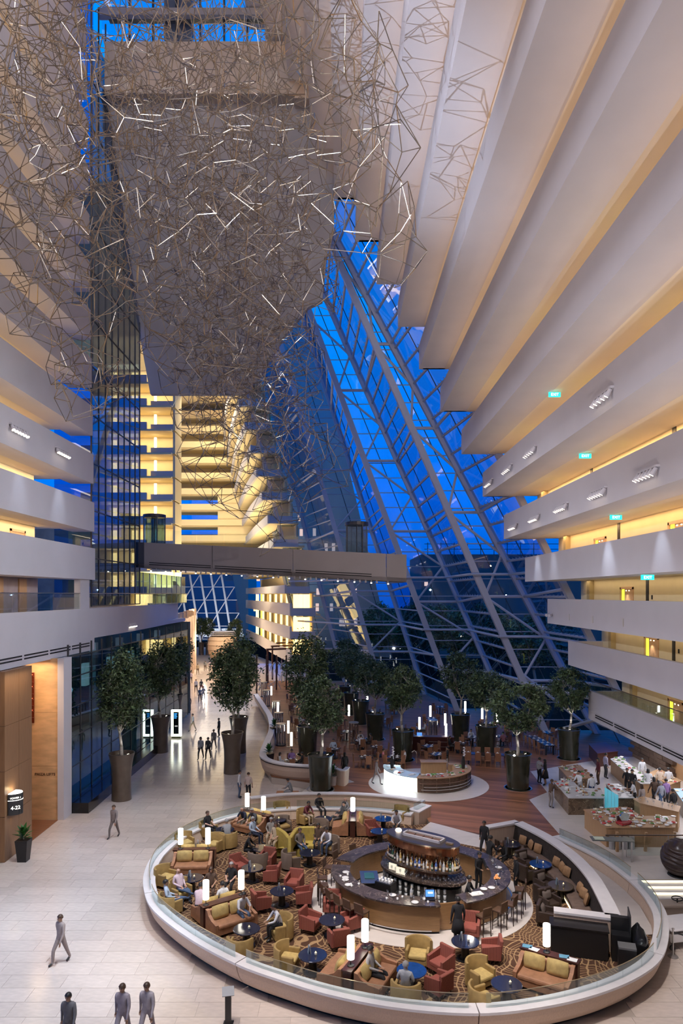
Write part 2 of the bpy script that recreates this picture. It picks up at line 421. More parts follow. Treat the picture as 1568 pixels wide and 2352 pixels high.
# lounge carpet
def carpet_mat():
    m, t, bs = node_mat('swirl_carpet'); bs.inputs['Roughness'].default_value = 0.95
    tc = t.nodes.new('ShaderNodeTexCoord'); nz = t.nodes.new('ShaderNodeTexNoise'); nz.inputs['Scale'].default_value = 0.55; nz.inputs['Detail'].default_value = 1.0
    mxv = t.nodes.new('ShaderNodeVectorMath'); mxv.operation = 'MULTIPLY_ADD'; mxv.inputs[1].default_value = (2.6, 2.6, 0)
    t.links.new(tc.outputs['Object'], nz.inputs['Vector']); t.links.new(nz.outputs['Color'], mxv.inputs[0]); t.links.new(tc.outputs['Object'], mxv.inputs[2])
    prev = None
    for sc, rot, wd in ((1.3, 0.4, 0.94), (1.55, 2.0, 0.955)):
        mp = t.nodes.new('ShaderNodeMapping'); mp.inputs['Rotation'].default_value = (0, 0, rot)
        w = t.nodes.new('ShaderNodeTexWave'); w.inputs['Scale'].default_value = sc; w.inputs['Distortion'].default_value = 9.0; w.inputs['Detail'].default_value = 1.0; w.inputs['Detail Scale'].default_value = 0.7
        t.links.new(mxv.outputs['Vector'], mp.inputs['Vector']); t.links.new(mp.outputs['Vector'], w.inputs['Vector'])
        mr = t.nodes.new('ShaderNodeMapRange'); mr.inputs['From Min'].default_value = wd-0.06; mr.inputs['From Max'].default_value = wd
        t.links.new(w.outputs['Fac'], mr.inputs['Value'])
        if prev is None: prev = mr.outputs['Result']
        else:
            a = t.nodes.new('ShaderNodeMath'); a.operation = 'MAXIMUM'; t.links.new(prev, a.inputs[0]); t.links.new(mr.outputs['Result'], a.inputs[1]); prev = a.outputs[0]
    mix = t.nodes.new('ShaderNodeMix'); mix.data_type = 'RGBA'
    mix.inputs['A'].default_value = (0.072, 0.030, 0.013, 1); mix.inputs['B'].default_value = (0.36, 0.225, 0.11, 1)
    t.links.new(prev, mix.inputs['Factor']); t.links.new(mix.outputs['Result'], bs.inputs['Base Color'])
    return m
CARPET = carpet_mat()
c0 = Vector((2.2, 29.0))
inner = [(p.x+(c0.x-p.x)*0.055, p.y+(c0.y-p.y)*0.055) for p in rim_path]+[(8.6,34.4),(7.3,35.4),(4.9,37.3)]
lounge_floor = struct(MB().prism(inner, ZD-0.04, ZD).build('floor_lounge', CARPET))
BARC = Vector((3.25, 28.3))
def ell(cx, cy, rx, ry, n=64, a0=0, a1=2*PI): return [(cx+rx*math.cos(a0+(a1-a0)*i/n), cy+ry*math.sin(a0+(a1-a0)*i/n)) for i in range(n)]
MB().prism(ell(BARC.x, BARC.y, 4.55, 4.15), ZD, ZD+0.014).build('stone_ring', INLAY, lounge_floor)
rampp = [(10.1,33.9),(10.8,33.4),(12.0,30.5),(12.0,27.5),(11.6,25.2),(9.95,25.0),(10.2,27.5),(10.2,29.5),(9.7,31.5)]
MB().prism(rampp, ZD, ZD+0.012).build('stone_ramp', INLAY, lounge_floor)

# lounge parapet in sections, coping, foot, glass balustrade
wall = struct(thing('wall_lounge', 'low curved timber clad wall with pale coping ringing the oval lounge', 'wall', (0, 0, 0)))
def near_i(p): return min(range(len(rim_path)), key=lambda i: (rim_path[i].xy-Vector(p)).length)
cuts = [0, near_i((-2.9,38.6)), near_i((-7.95,27.5)), near_i((-3.45,22.2)), near_i((3.95,19.55)), near_i((10.7,22.7)), near_i((12.55,28.7)), len(rim_path)-1]
RAILC = mat('rail_edge_brass', (0.45, 0.36, 0.22), 0.3, 0.6)
for a, bb in zip(cuts, cuts[1:]):
    p = [q.copy() for q in rim_path[a:bb+1]]
    p[0] = p[0].lerp(p[1], 0.02/max((p[0]-p[1]).length, 0.02)); p[-1] = p[-1].lerp(p[-2], 0.02/max((p[-1]-p[-2]).length, 0.02))
    s = MB().sweep(p, [(-.04,.92),(-.09,.7),(-.2,.42),(-.36,.2),(-.52,.08),(-.62,.08),(-.45,.92)]).build('section', WOODP, wall)
    MB().sweep(p, [(0,1.0),(0,.92),(-.5,.92),(-.5,1.0)]).build('coping', RIMST, s)
    MB().sweep(p, [(-.58,.08),(-.58,0.0),(-.68,0.0),(-.68,.08)]).build('plinth', BLACK, s)
    q = p[1:-1]
    for i in range(0, len(q)-1, 5):
        seg = q[i:i+6]
        if len(seg) < 2: continue
        gz = MB().sweep(seg, [(-.245,1.0),(-.245,1.42),(-.255,1.42),(-.255,1.0)]).build('glass_panel', RAILG, s)
    MB().sweep(q, [(-.238,1.415),(-.238,1.43),(-.262,1.43),(-.262,1.415)]).build('top_edge', RAILC, s)
# end block of the back rim by the entrance
e = MB(); e.prism([(3.75,37.9),(4.25,37.45),(5.05,38.6),(4.6,39.0)], 0.0, 1.0); e.build('end_block', WOODP, wall)
e = MB(); e.prism([(3.7,37.95),(4.27,37.4),(5.1,38.6),(4.6,39.05)], 1.0, 1.06); e.build('end_coping', RIMST, wall)
e = MB(); e.prism([(4.0,37.9),(4.2,37.75),(4.75,38.55),(4.5,38.7)], 1.06, 1.35); e.build('glass_panel', RAILG, wall)
# retaining wall behind the lounge
w1 = spline([(-5.45,40.5),(-3.1,41.3),(.4,41.4),(3.1,40.75),(4.85,39.85)], 8)
wb = struct(MB().sweep(w1, [(-.02,0),(-.02,.93),(.28,.93),(.28,0)]).build('wall_retaining', WOODP))
MB().sweep(w1, [(-.06,.93),(-.06,1.0),(.34,1.0),(.34,.93)]).build('coping', RIMST, wb)
# handrail in the passage
hr = MB().sweep(w1[6:-2], [(0.55,.86),(0.55,.89),(0.58,.89),(0.58,.86)]).build('handrail', RAILC, wb)

# ================================================================== near right tower (leans inward as it rises)
FL = [(18.8, 3.55, 2.15), (17.25, 7.63, 1.86), (15.68, 10.80, 1.86)]+[(18.82-1.615*k, 13.96+3.235*(k-3), 1.82) for k in range(3, 17)]
tower_r = struct(thing('wall_right', 'tiers of white balcony parapets on the leaning right hand tower', 'balconies', (0, 0, 0)))
YE, YN = 52.0, -18.0
DOORW = mat('oak_door', (0.66, 0.42, 0.24), 0.45, var=0.12, scale=3, stretch=(6, 6, 0.6))
NICHE = mat('door_niche_plaster', (0.80, 0.68, 0.52), 0.6)
LIME = emis('lime_light_panel', (0.78, 0.95, 0.05), 1.6)
PALEL = emis('niche_downlight', (1.0, 0.85, 0.6), 3.0)
EXITG = emis('exit_sign_green', (0.02, 0.75, 0.62), 1.6)
VENT = mat('vent_black', (0.01, 0.01, 0.01), 0.6)
def font(txt, name, mt, parent, loc, rot, size, ext=0.004, align='CENTER'):
    cu = bpy.data.curves.new(name, 'FONT'); cu.body = txt; cu.size = size; cu.align_x = align; cu.align_y = 'CENTER'; cu.extrude = ext
    cu.materials.append(mt); o = bpy.data.objects.new(name, cu); COL.objects.link(o)
    dg = bpy.context.evaluated_depsgraph_get(); dg.update(); me = bpy.data.meshes.new_from_object(o.evaluated_get(dg)); bpy.data.objects.remove(o); bpy.data.curves.remove(cu)
    me.materials.clear(); me.materials.append(mt)
    o = link(name, me, parent, loc); o.rotation_euler = rot
    return o
EXITW = emis('exit_letters', (0.9, 1.0, 0.97), 3.0)
for k, (X, zb, h) in enumerate(FL):
    zt = zb+h
    Xn, zn = (FL[k+1][0], FL[k+1][1]) if k+1 < len(FL) else (X-1.6, zb+3.2)
    par = MB(); par.b2(X, X+0.28, YN, YE, zb, zt); par.b2(X+0.28, X+1.95, YN, YE, zb, zb+0.32)
    par.b2(X+0.28, X+2.6, YE-0.25, YE, zb, zt-0.05)
    tier = par.build('parapet', WHITE, tower_r)
    MB().b2(X+1.95, X+4.4, YN, YE, zb+0.05, zb+0.32).build('soffit', SOFFIT, tower_r)
    wl = MB().b2(X+2.55, X+2.75, YN, YE, zb+0.3, zn+0.08).build('corridor_wall', CREAM, tower_r)
    if k < 9:
        # sloping end post of the corridor and a service recess
        MB().b2(X+2.2, X+2.56, 49.3, 49.8, zb+0.3, zn+0.08).build('pilaster', mat('pilaster_paint', (0.50, 0.40, 0.22), 0.8), tower_r)
    if k < 7:
        for yy in (43.6, 33.5, 24.5):
            fr = MB(); xw = X+2.55
            fr.b2(xw-0.06, xw+0.02, yy-1.0, yy-0.86, zb+0.32, zb+2.65); fr.b2(xw-0.06, xw+0.02, yy+0.86, yy+1.0, zb+0.32, zb+2.65); fr.b2(xw-0.06, xw+0.02, yy-1.0, yy+1.0, zb+2.52, zb+2.68)
            fo = fr.build('door_frame', DOORW, tower_r)
            MB().b2(xw-0.02, xw+0.01, yy-0.86, yy+0.35, zb+0.32, zb+2.52).build('door', DOORW, fo)
            MB().b2(xw-0.035, xw-0.02, yy+0.35, yy+0.72, zb+0.32, zb+2.52).build('light_panel', LIME, fo)
            MB().b2(xw-0.05, xw-0.02, yy-0.42, yy-0.32, zb+2.40, zb+2.46).build('downlight', PALEL, fo)
            MB().b2(xw-0.05, xw-0.02, yy+0.02, yy+0.12, zb+2.40, zb+2.46).build('downlight', PALEL, fo)
            if yy > 40: spot('door_downlight', (xw-0.3, yy-0.1, zb+2.5), (xw, yy-0.2, zb+0.6), 45, (1, 0.85, 0.65), 70, 0.5, 0.03)
            MB().b2(xw-0.03, xw+0.01, yy-3.1, yy-2.75, zb+0.32, zn+0.05).build('service_slot', BLACK, tower_r)
            MB().b2(xw-0.03, xw+0.01, yy-3.6, yy-3.45, zb+1.9, zb+2.15).build('wall_switch', VENT, tower_r)
    # warm corridor lamps
    yc = (YE+8)/2
    area('corridor_lamps', (X+2.05, 30, zn-0.02), (0.5, 42), (150 if k < 3 else 470) if k < 12 else 460, (1.0, 0.76, 0.47) if k < 3 else (1.0, 0.62, 0.30), (0, math.radians(-8), 0))
for k in range(3, len(FL)-1):
    X, zb, h = FL[k]; area('soffit_fill', (X+0.42, 30, zb+h-0.1), (0.15, 42), 45, (1.0, 0.90, 0.85), (PI, 0, 0))  # added upward fill, stands in for floor bounce on the soffits
for k in (3, 4, 5, 6):
    X, zb, h = FL[k]
    es = thing('exit_sign', ['green exit sign hanging below the fourth balcony at the right edge of the tower', 'green exit sign under the balcony carrying five spotlight bars',
               'green exit sign under the upper spotlight balcony', 'topmost green exit sign on the right tower'][k-3], 'exit sign', (X+2.1 if k > 3 else X+0.9, 36.0 if k > 3 else 33.2, zb-0.02), 0, 'exit signs on the right tower')
    MB().box((0, 0, -0.12), (0.62, 0.08, 0.24)).build('sign_box', EXITG, es)
    font('EXIT', 'lettering', EXITW, es, (0, -0.045, -0.125), (PI/2, 0, 0), 0.2)
    for hx in (-.2, .2): MB().tube((hx, 0, 0), (hx, 0, 0.1), 0.012).build('hanger', BRUSH, es)
# slot vents and small fittings on the lower parapets
X, zb, h = FL[0]
for i in range(9):
    y1 = 50.6-3.55*i
    for dz in (0.30, 0.46): MB().b2(X-0.012, X+0.01, y1-3.3, y1, zb+dz, zb+dz+0.085).build('air_slot', VENT, tower_r)
MB().b2(X-0.04, X+0.1, YN, YE, zb+0.62, zb+0.66).build('shadow_line', WHITE, tower_r)
X, zb, h = FL[1]
X2, zb2, h2 = FL[2]
for yy in (47.0, 42.6, 38.0): MB().b2(X2-0.015, X2+0.01, yy-0.06, yy+0.06, zb2+0.4, zb2+0.85).build('wall_light', BRUSH, tower_r)
for dy in (0.5, 1.2): MB().tube((X2-0.02, YE-dy, zb2+0.7), (X2-0.3, YE-dy-0.2, zb2+0.62), 0.1, 0.12, 10).build('camera_housing', WHITE, tower_r)
# glass railing on the lowest balcony
X, zb, h = FL[0]
gr = struct(thing('railing_right', 'glass railing with dark handrail on the lowest right balcony', 'railing'))
for i in range(14):
    MB().b2(X+0.12, X+0.135, YE-0.3-2.4*i-2.36, YE-0.3-2.4*i, zb+h, zb+h+0.72).build('glass_panel', RAILG, gr)
MB().b2(X+0.09, X+0.165, YE-34, YE-0.3, zb+h+0.72, zb+h+0.77).build('handrail', mat('bronze_rail', (0.16, 0.11, 0.08), 0.4, 0.5), gr)

# ================================================================== near left tower
LX, LE = -16.7, 46.3
tower_l = struct(thing('wall_left', 'tiers of white balcony parapets on the upright left hand tower', 'balconies'))
DOORL = mat('pale_oak_door', (0.72, 0.45, 0.22), 0.45, var=0.12, scale=3, stretch=(6, 6, 0.6))
for k in range(15):
    zb = 13.98+3.255*k; zt = zb+(2.12 if k == 0 else 1.98); zn = zb+3.255
    xe = LX-0.055*k
    par = MB(); par.b2(xe-0.3, xe, YN, LE, zb, zt); par.b2(xe-1.5, xe-0.3, YN, LE, zb, zb+0.32)
    par.build('parapet', WHITE, tower_l)
    MB().b2(xe-4.2, xe-1.5, YN, LE-1.5, zb+0.06, zb+0.32).build('soffit', SOFFIT, tower_l)
    MB().b2(xe-2.95, xe-2.75, YN, LE-3, zb+0.3, zn+0.08).build('corridor_wall', CREAM, tower_l)
    if k < 4:
        xw = xe-2.75
        for yy in (41.0, 31.0, 24.0):
            fr = MB(); fr.b2(xw-0.02, xw+0.06, yy-0.95, yy-0.8, zb+0.32, zb+2.9); fr.b2(xw-0.02, xw+0.06, yy+0.8, yy+0.95, zb+0.32, zb+2.9); fr.b2(xw-0.02, xw+0.06, yy-0.95, yy+0.95, zb+2.75, zb+2.9)
            fo = fr.build('door_frame', DOORW, tower_l)
            MB().b2(xw-0.02, xw+0.03, yy-0.8, yy+0.8, zb+0.32, zb+2.75).build('door', DOORL, fo)
            MB().b2(xw-0.02, xw+0.03, yy-4.2, yy-3.3, zb+0.32, zb+2.7).build('service_slot', BLACK, tower_l)
            MB().b2(xw-0.02, xw+0.03, yy-4.9, yy-4.7, zb+1.5, zb+1.75).build('wall_switch', VENT, tower_l)
    area('corridor_lamps', (xe-2.2, 27, zn-0.02), (0.5, 36), 420 if k < 11 else 320, (1.0, 0.72, 0.42), (0, math.radians(8), 0))
    if k > 0: area('soffit_fill', (xe-0.45, 27, zt-0.1), (0.15, 36), 35, (1.0, 0.91, 0.87), (PI, 0, 0))  # same added upward fill for the left soffits
# long first-floor balcony
xb = -16.75
bal = struct(thing('wall_left_gallery', 'long white gallery parapet with slot vents above the lift lobby', 'balcony'))
gb = MB(); gb.b2(xb-0.4, xb, YN, LE, 9.25, 12.05); gb.build('parapet', WHITE, bal)
gb = MB(); gp = spline([(xb, LE), (xb+0.05, 55), (xb-0.35, 66), (xb-1.2, 75)], 8)
gb.sweep(gp, [(0,10.05),(0,12.05),(-0.4,12.05),(-0.4,10.05)]); gb.build('parapet', WHITE, bal)
MB().b2(xb-6, xb-0.4, YN, LE, 9.25, 9.6).build('soffit', WHITE, bal)
MB().b2(xb-6, xb-0.4, LE, 75, 10.05, 10.4).build('soffit', WHITE, bal)
for i in range(7):
    y1 = 45.4-3.2*i
    for dz in (9.55, 9.72): MB().b2(xb-0.01, xb+0.012, y1-2.95, y1, dz, dz+0.08).build('air_slot', VENT, bal)
for i in range(16):
    yy = 22+3.3*i
    MB().b2(xb-0.2, xb-0.185, yy, yy+3.25, 12.05, 13.05).build('glass_panel', RAILG, bal)
MB().b2(xb-0.22, xb-0.165, 22, 75, 13.05, 13.09).build('handrail', BRUSH, bal)
# gallery back wall behind the glass railing: timber panel, dark stone, pale doors
bw = MB(); bw.b2(-20.0, -19.7, YN, LE-2, 9.6, 14.2); bw.build('gallery_wall', mat('gallery_wall_paint', (0.30, 0.25, 0.27), 0.7, var=0.2, scale=1), bal)
MB().b2(-19.72, -19.6, 36.5, 39.6, 9.6, 13.95).build('timber_panel', WOODW, bal)
MB().b2(-19.72, -19.62, 41.6, 42.6, 9.6, 13.95).build('timber_panel', WOODW, bal)
area('gallery_lamps', (-18.2, 32, 13.9), (0.8, 26), 260, (1.0, 0.78, 0.6))
cl = MB().b2(-17.3, -16.9, 44.2, 45.8, 9.6, 14.0).build('column', WHITE, bal)

# small spotlights in bars on the parapets
def make_bar(n):
    def fn():
        r = thing('spotlight_bar', '', 'spotlights')
        MB().b2(0, 0.16, -0.9, 0.9, -0.03, 0.05).build('rail', WHITE, r)
        for i in range(n):
            y = -0.78+1.56*i/(n-1)
            hd = MB().tube((0.1, y, -0.05), (0.24, y-0.1, -0.33), 0.075, 0.105, 10).tube((0.08, y, 0.0), (0.1, y, -0.08), 0.03).build('spot_head', WHITE, r)
            d = Vector((0.14, -0.1, -0.28)).normalized(); p = Vector((0.24, y-0.1, -0.33))
            MB().tube(p, p+d*0.012, 0.085, 0.085, 10).build('lens', LENS, hd)
        return r
    return fn
bar5 = Maker(make_bar(5)); bar6 = Maker(make_bar(6))
ordn = ['first', 'second', 'third', 'fourth', 'fifth']
for i, yy in enumerate((48.7, 43.3, 38.0, 32.6, 27.4)):
    X, zb, h = FL[4]; bar6('spotlight bar on the lower spotlit right balcony, %s from the glass facade' % ordn[i], (X, yy, zb+0.8), PI, None, 'spotlight bars on the lower spotlit balcony')
for i, yy in enumerate((49.2, 43.7, 38.4, 27.8)):
    X, zb, h = FL[5]; bar5('spotlight bar on the upper spotlit right balcony, %s from the glass facade' % ordn[i], (X, yy, zb+0.75), PI, None, 'spotlight bars on the upper spotlit balcony')
for i, yy in enumerate((40.9, 35.4)):
    bar6('spotlight bar on the left tower balcony, %s' % ('nearer its end' if i == 0 else 'further from its end'), (LX-0.11, yy, 13.98+3.255*2+1.15), 0, None, 'spotlight bars on the left tower')
bar6('unlit looking spotlight bar low on the long left gallery', (xb-0.1, 54.6, 10.75), 0, None, 'spotlight bars on the left tower')
# wall-washing pools on the parapets
for yy, p in ((48.9, 260), (45.2, 160), (36.0, 330), (30, 240)):
    X, zb, h = FL[3]; spot('parapet_wash', (X-1.3, yy, zb+3.2), (X, yy-0.3, zb+0.2), p, COOL, 44, 0.9, 0.05)
for yy, p in ((40.5, 260), (35.5, 200)):
    spot('parapet_wash', (LX+1.3, yy, 13.98+3.255*2+0.8), (LX, yy, 13.98+3.255+0.3), p, COOL, 40, 0.9, 0.05)
# ================================================================== roof and the end of the near atrium
struct(MB().b2(-30, 30, -22, 50.4, 68, 68.6).build('ceiling', GREY))
struct(MB().b2(-30, 30, -22.5, -22, 0, 68).build('wall_back', WHITE))
struct(MB().b2(24, 24.4, -22, 52.6, -0.0, 5).build('wall_right_ground', DARKST))
pw = [V(x, y, 71.2/(1+.000386*(1365-y))) for x, y in ((236,205),(236,300),(345,905),(562,905),(600,860),(650,775),(708,705),(740,690),(752,570),(766,540),(768,370),(800,205))]
gw = MB(); n = len(pw); gw.add([tuple(p) for p in pw]+[(p.x, p.y+0.6, p.z) for p in pw], [tuple(range(n)), tuple(range(2*n-1, n-1, -1))]+[(i, (i+1) % n, n+(i+1) % n, n+i) for i in range(n)])
endwall = struct(gw.build('wall_end', GREY))
s0 = V(240, 215, 48.6); s1 = V(700, 95, 48.6)
MB().b2(s0.x, s1.x, 48.6, 49.6, s0.z, s1.z).build('spandrel', TAUPE, endwall)
a = V(676, 100, 48.9); bq = V(772, 230, 48.9)
MB().b2(a.x, bq.x+0.5, 48.7, 49.8, bq.z, 66).build('side_pier', TAUPE, endwall)
# high windows above the spandrel
hw = struct(thing('window_1', 'dark framed strip of high windows with blue dusk sky at the top', 'window'))
xs = [232, 298, 352, 405, 460, 515, 568, 622, 676]
for i in range(8):
    p, q = V(xs[i], 96, 50.6), V(xs[i+1], -60, 50.6)
    MB().b2(p.x+0.05, q.x-0.05, 50.6, 50.64, p.z, q.z).build('pane', GLASS, hw)
    MB().b2(q.x-0.06, q.x+0.06, 50.45, 50.7, p.z, q.z).build('mullion', MULL, hw)
p, q = V(225, 36, 50), V(680, 20, 50); MB().b2(p.x, q.x, 49.9, 50.4, p.z, q.z).build('transom', GREY, hw)
p, q = V(250, 47, 50.4), V(636, 37, 50.4); MB().b2(p.x, q.x, 50.3, 50.7, p.z, q.z).build('shade_box', MULL, hw)
p, q = V(378, 96, 51.4), V(440, -60, 51.4); MB().b2(p.x, q.x, 51.2, 52, p.z, q.z).build('column', BRIDGE, hw)
p, q = V(636, 70, 49.6), V(690, -60, 49.6); MB().b2(p.x, q.x, 49.3, 49.8, p.z, q.z).build('side_pier', TAUPE, hw)

# ================================================================== leaning glass facade (sawtooth bays)
# every rib stands at one distance and leans toward the atrium as it rises: (Y, x at the floor, lean per metre)
RIBS = [('S', 53.0, 24.0, .50), ('A', 62.0, 23.3, .527), ('A', 62.0, 18.66, .439), ('C', 74.0, 18.07, .44), ('C', 74.0, 12.65, .37),
        ('D', 86.0, 10.6, .325), ('D', 86.0, 5.4, .293), ('E', 98.0, 0.6, .262), ('E', 98.0, -3.5, .236), ('F', 108.0, -5.4, .23)]
def rib(i, z): _, Y, x, l = RIBS[i]; return Vector((x-l*z, Y, z))
facade = struct(thing('window_2', 'tall leaning glass facade of sawtooth bays with white steel ribs and braces', 'facade'))
TOP = [52, 52, 50, 50, 48, 48, 46, 46, 44, 44]
STRUT = mat('facade_transom', (0.42, 0.43, 0.47), 0.5)
for i in range(len(RIBS)-1):
    band = RIBS[i][0] == RIBS[i+1][0]
    dz = 1.6; zt = min(TOP[i], TOP[i+1]); z = 0.0
    while z < zt:
        z2 = min(z+dz, zt)
        cols = 2
        if i >= 7: cols = 1
        for c in range(cols):
            u0, u1 = c/cols, (c+1)/cols
            q = [rib(i, z).lerp(rib(i+1, z), u0), rib(i, z).lerp(rib(i+1, z), u1), rib(i, z2).lerp(rib(i+1, z2), u1), rib(i, z2).lerp(rib(i+1, z2), u0)]
            MB().add([tuple(p) for p in q], [(0, 1, 2, 3)]).build('pane', GLASS if band else GLASS2, facade)
        if band: MB().tube(rib(i, z), rib(i+1, z), 0.05, None, 5).build('transom', STRUT, facade)
        else:
            m = MB().tube(rib(i, z), rib(i+1, z), 0.12 if i < 3 else 0.085, None, 6)
            if i < 4:
                for t in range(1, 12):
                    p = rib(i, z).lerp(rib(i+1, z), t/12); m.tube(p, p+Vector((-0.22, -0.1, 0.16)), 0.035, None, 4)
            m.build('toothed_transom', STRUT, facade)
        z = z2
    MB().tube(rib(i, 0).lerp(rib(i+1, 0), .5), rib(i, zt).lerp(rib(i+1, zt), .5), 0.045, None, 5).build('mullion', MULL, facade)
    if band:
        # wind braces: zigzag with level struts at the nodes
        z = 4.6+(i % 3)*0.6
        k = 0
        while z+8 < zt:
            off = Vector((-0.1, -0.35, 0))
            A0, A1 = rib(i+1, z)+off, rib(i+1, z+7.6)+off; B = rib(i, z+3.8)+off
            MB().tube(A0, B, 0.12, None, 6).build('brace', STEEL, facade)
            MB().tube(B, A1, 0.12, None, 6).build('brace', STEEL, facade)
            MB().tube(A0, rib(i, z)+off, 0.15, None, 6).build('strut', STEEL, facade)
            if i > 0: MB().tube(rib(i, z)+off, rib(i-1, z+0.6), 0.14, None, 6).build('strut', STEEL, facade)
            z += 7.6; k += 1
for i in range(len(RIBS)):
    p0, p1 = rib(i, 0.0), rib(i, TOP[i]); d = Vector((-0.15, -0.3, 0))
    m = MB(); w = 0.30 if i else 0.26
    c = [(-w, -0.28), (w, -0.28), (w, 0.28), (-w, 0.28)]
    vs = [(p0.x+a, p0.y+d.y+b_, p0.z) for a, b_ in c]+[(p1.x+a, p1.y+d.y+b_, p1.z) for a, b_ in c]
    m.add(vs, [(0,1,5,4),(1,2,6,5),(2,3,7,6),(3,0,4,7),(4,5,6,7),(3,2,1,0)]).build('rib', STEEL, facade)
# bracing low down between the first bays
MB().tube(rib(1, 0.4)+Vector((0,-.4,0)), rib(2, 6)+Vector((0,-.4,0)), 0.16, None, 6).build('brace', STEEL, facade)
MB().tube(rib(2, 0.5)+Vector((0,-.6,0)), Vector((22.5, 54.5, 3.6)), 0.17, None, 6).build('brace', STEEL, facade)
MB().tube(rib(2, 5.0)+Vector((0,-.6,0)), Vector((21.2, 54.5, 4.4)), 0.15, None, 6).build('brace', STEEL, facade)
# level walkway pipe along the facade
for zz in (9.2, 14.8):
    m = MB(); pts = [rib(i, zz)+Vector((-0.5, -0.7, 0)) for i in (8, 6, 5, 4, 3, 2, 1, 0)]
    m.path(pts, 0.13, 6).build('pipe_rail', STEEL, facade)

# ================================================================== bridge across the atrium
bl, br = Vector((-17.2, 57.0, 0)), Vector((5.0, 52.5, 0))
bridge = struct(thing('bridge', 'taupe clad footbridge with slot vents crossing the atrium below the sculpture', 'bridge'))
def bp(u, dz, dy=0.0):
    p = bl.lerp(br, u); zt = 17.36+(16.05-17.36)*u; return Vector((p.x, p.y+dy, zt+dz))
for u0, u1, m_ in ((0, .035, MULL), (.035, .3, BRIDGE), (.302, .6, BRIDGE), (.602, .93, BRIDGE), (.932, 1, BRIDGE)):
    hgt = -2.1
    vs = [bp(u0,0),bp(u1,0),bp(u1,hgt),bp(u0,hgt),bp(u0,0,.4),bp(u1,0,.4),bp(u1,hgt,.4),bp(u0,hgt,.4)]
    MB().add([tuple(v) for v in vs], [(0,3,2,1),(4,5,6,7),(0,1,5,4),(1,2,6,5),(2,3,7,6),(3,0,4,7)]).build('fascia_panel', m_, bridge)
vs = [bp(0,-2.1),bp(1,-2.1),bp(1,-2.1,4),bp(0,-2.1,4),bp(0,-1.8),bp(1,-1.8),bp(1,-1.8,4),bp(0,-1.8,4)]
MB().add([tuple(v) for v in vs], [(0,3,2,1),(4,5,6,7),(0,1,5,4),(1,2,6,5),(2,3,7,6),(3,0,4,7)]).build('deck_slab', BRIDGE, bridge)
for u0, u1 in ((.055,.295),(.31,.595),(.61,.88)):
    for dz in (-1.62, -1.78):
        vs = [bp(u0,dz,-.012),bp(u1,dz,-.012),bp(u1,dz-.07,-.012),bp(u0,dz-.07,-.012)]
        MB().add([tuple(v) for v in vs], [(0,3,2,1)]).build('air_slot', VENT, bridge)
for i in range(9):
    u0, u1 = .03+i*.105, .03+(i+1)*.105-.003
    vs = [bp(u0,0,.2),bp(u1,0,.2),bp(u1,1.1,.2),bp(u0,1.1,.2)]
    MB().add([tuple(v) for v in vs], [(0,1,2,3)]).build('glass_panel', RAILG, bridge)
for i in range(46):
    u = .06+i*.0195
    if i % 9 == 8: continue
    hd = MB().tube(bp(u,-2.1,.25), bp(u,-2.32,.15), 0.06, 0.075, 8).build('spot_head', WHITE, bridge)
    if i % 3 == 0: MB().tube(bp(u,-2.32,.15), bp(u,-2.335,.14), 0.065, None, 8).build('lens', LENS, hd)
def make_revolve():
    r = thing('revolving_door', '', 'door')
    MB().lathe([(0.95,2.25),(0.95,2.5),(0.9,2.52)], 20).build('canopy', mat('dark_bronze', (0.03,0.035,0.05), .4), r)
    for a in range(4):
        MB().tube((.9*math.cos(a*PI/2+.5), .9*math.sin(a*PI/2+.5), 0), (.9*math.cos(a*PI/2+.5), .9*math.sin(a*PI/2+.5), 2.3), 0.05).build('jamb', MULL, r)
        MB().box((.45*math.cos(a*PI/2), .45*math.sin(a*PI/2), 1.12), (.88, .03, 2.2), 0, a*PI/2).build('door_leaf', GLASSG, r)
    MB().tube((0,0,0),(0,0,2.3),0.05).build('spindle', MULL, r)
    return r
rev = Maker(make_revolve)
rev('dark revolving door at the left end of the footbridge', bp(.055, 0, 1.6))
rev('dark revolving door at the right end of the footbridge beside the facade', bp(.83, 0, 1.6))

# ================================================================== left glazing above the gallery
lg = struct(thing('window_3', 'tinted mirror like curtain wall between the left tower and the bridge', 'curtain wall'))
gx = -16.95
ycols = [46.3, 47.7, 49.1, 50.5, 51.9, 53.3, 54.7, 56.1, 57.4]
z = 12.2; rows = []
while z < 54: rows.append(z); z += 3.255
for j in range(len(rows)-1):
    for i in range(len(ycols)-1):
        MB().b2(gx-0.01, gx, ycols[i], ycols[i+1], rows[j], rows[j+1]).build('pane', GLASSL, lg)
    MB().b2(gx-0.05, gx+0.03, 46.3, 57.4, rows[j]-0.04, rows[j]+0.04).build('transom', MULL, lg)
for y in ycols: MB().b2(gx-0.06, gx+0.04, y-0.03, y+0.03, 12.2, 54).build('mullion', MULL, lg)
# rear glazing behind the balcony ends
for k in range(14):
    MB().b2(-19.6, -16.95, 46.6, 46.62, 13.98+3.255*k-1.2, 13.98+3.255*(k+1)-1.25).build('pane', GLASS2, lg)
# gallery glazing
for i in range(9):
    y0 = 57.4+2*i
    MB().b2(gx-0.3, gx-0.29, y0, y0+1.96, 12.05, 14.9).build('pane', GLASSG, lg)
    MB().b2(gx-0.33, gx-0.26, y0-0.03, y0+0.03, 12.05, 14.9).build('mullion', BRUSH, lg)

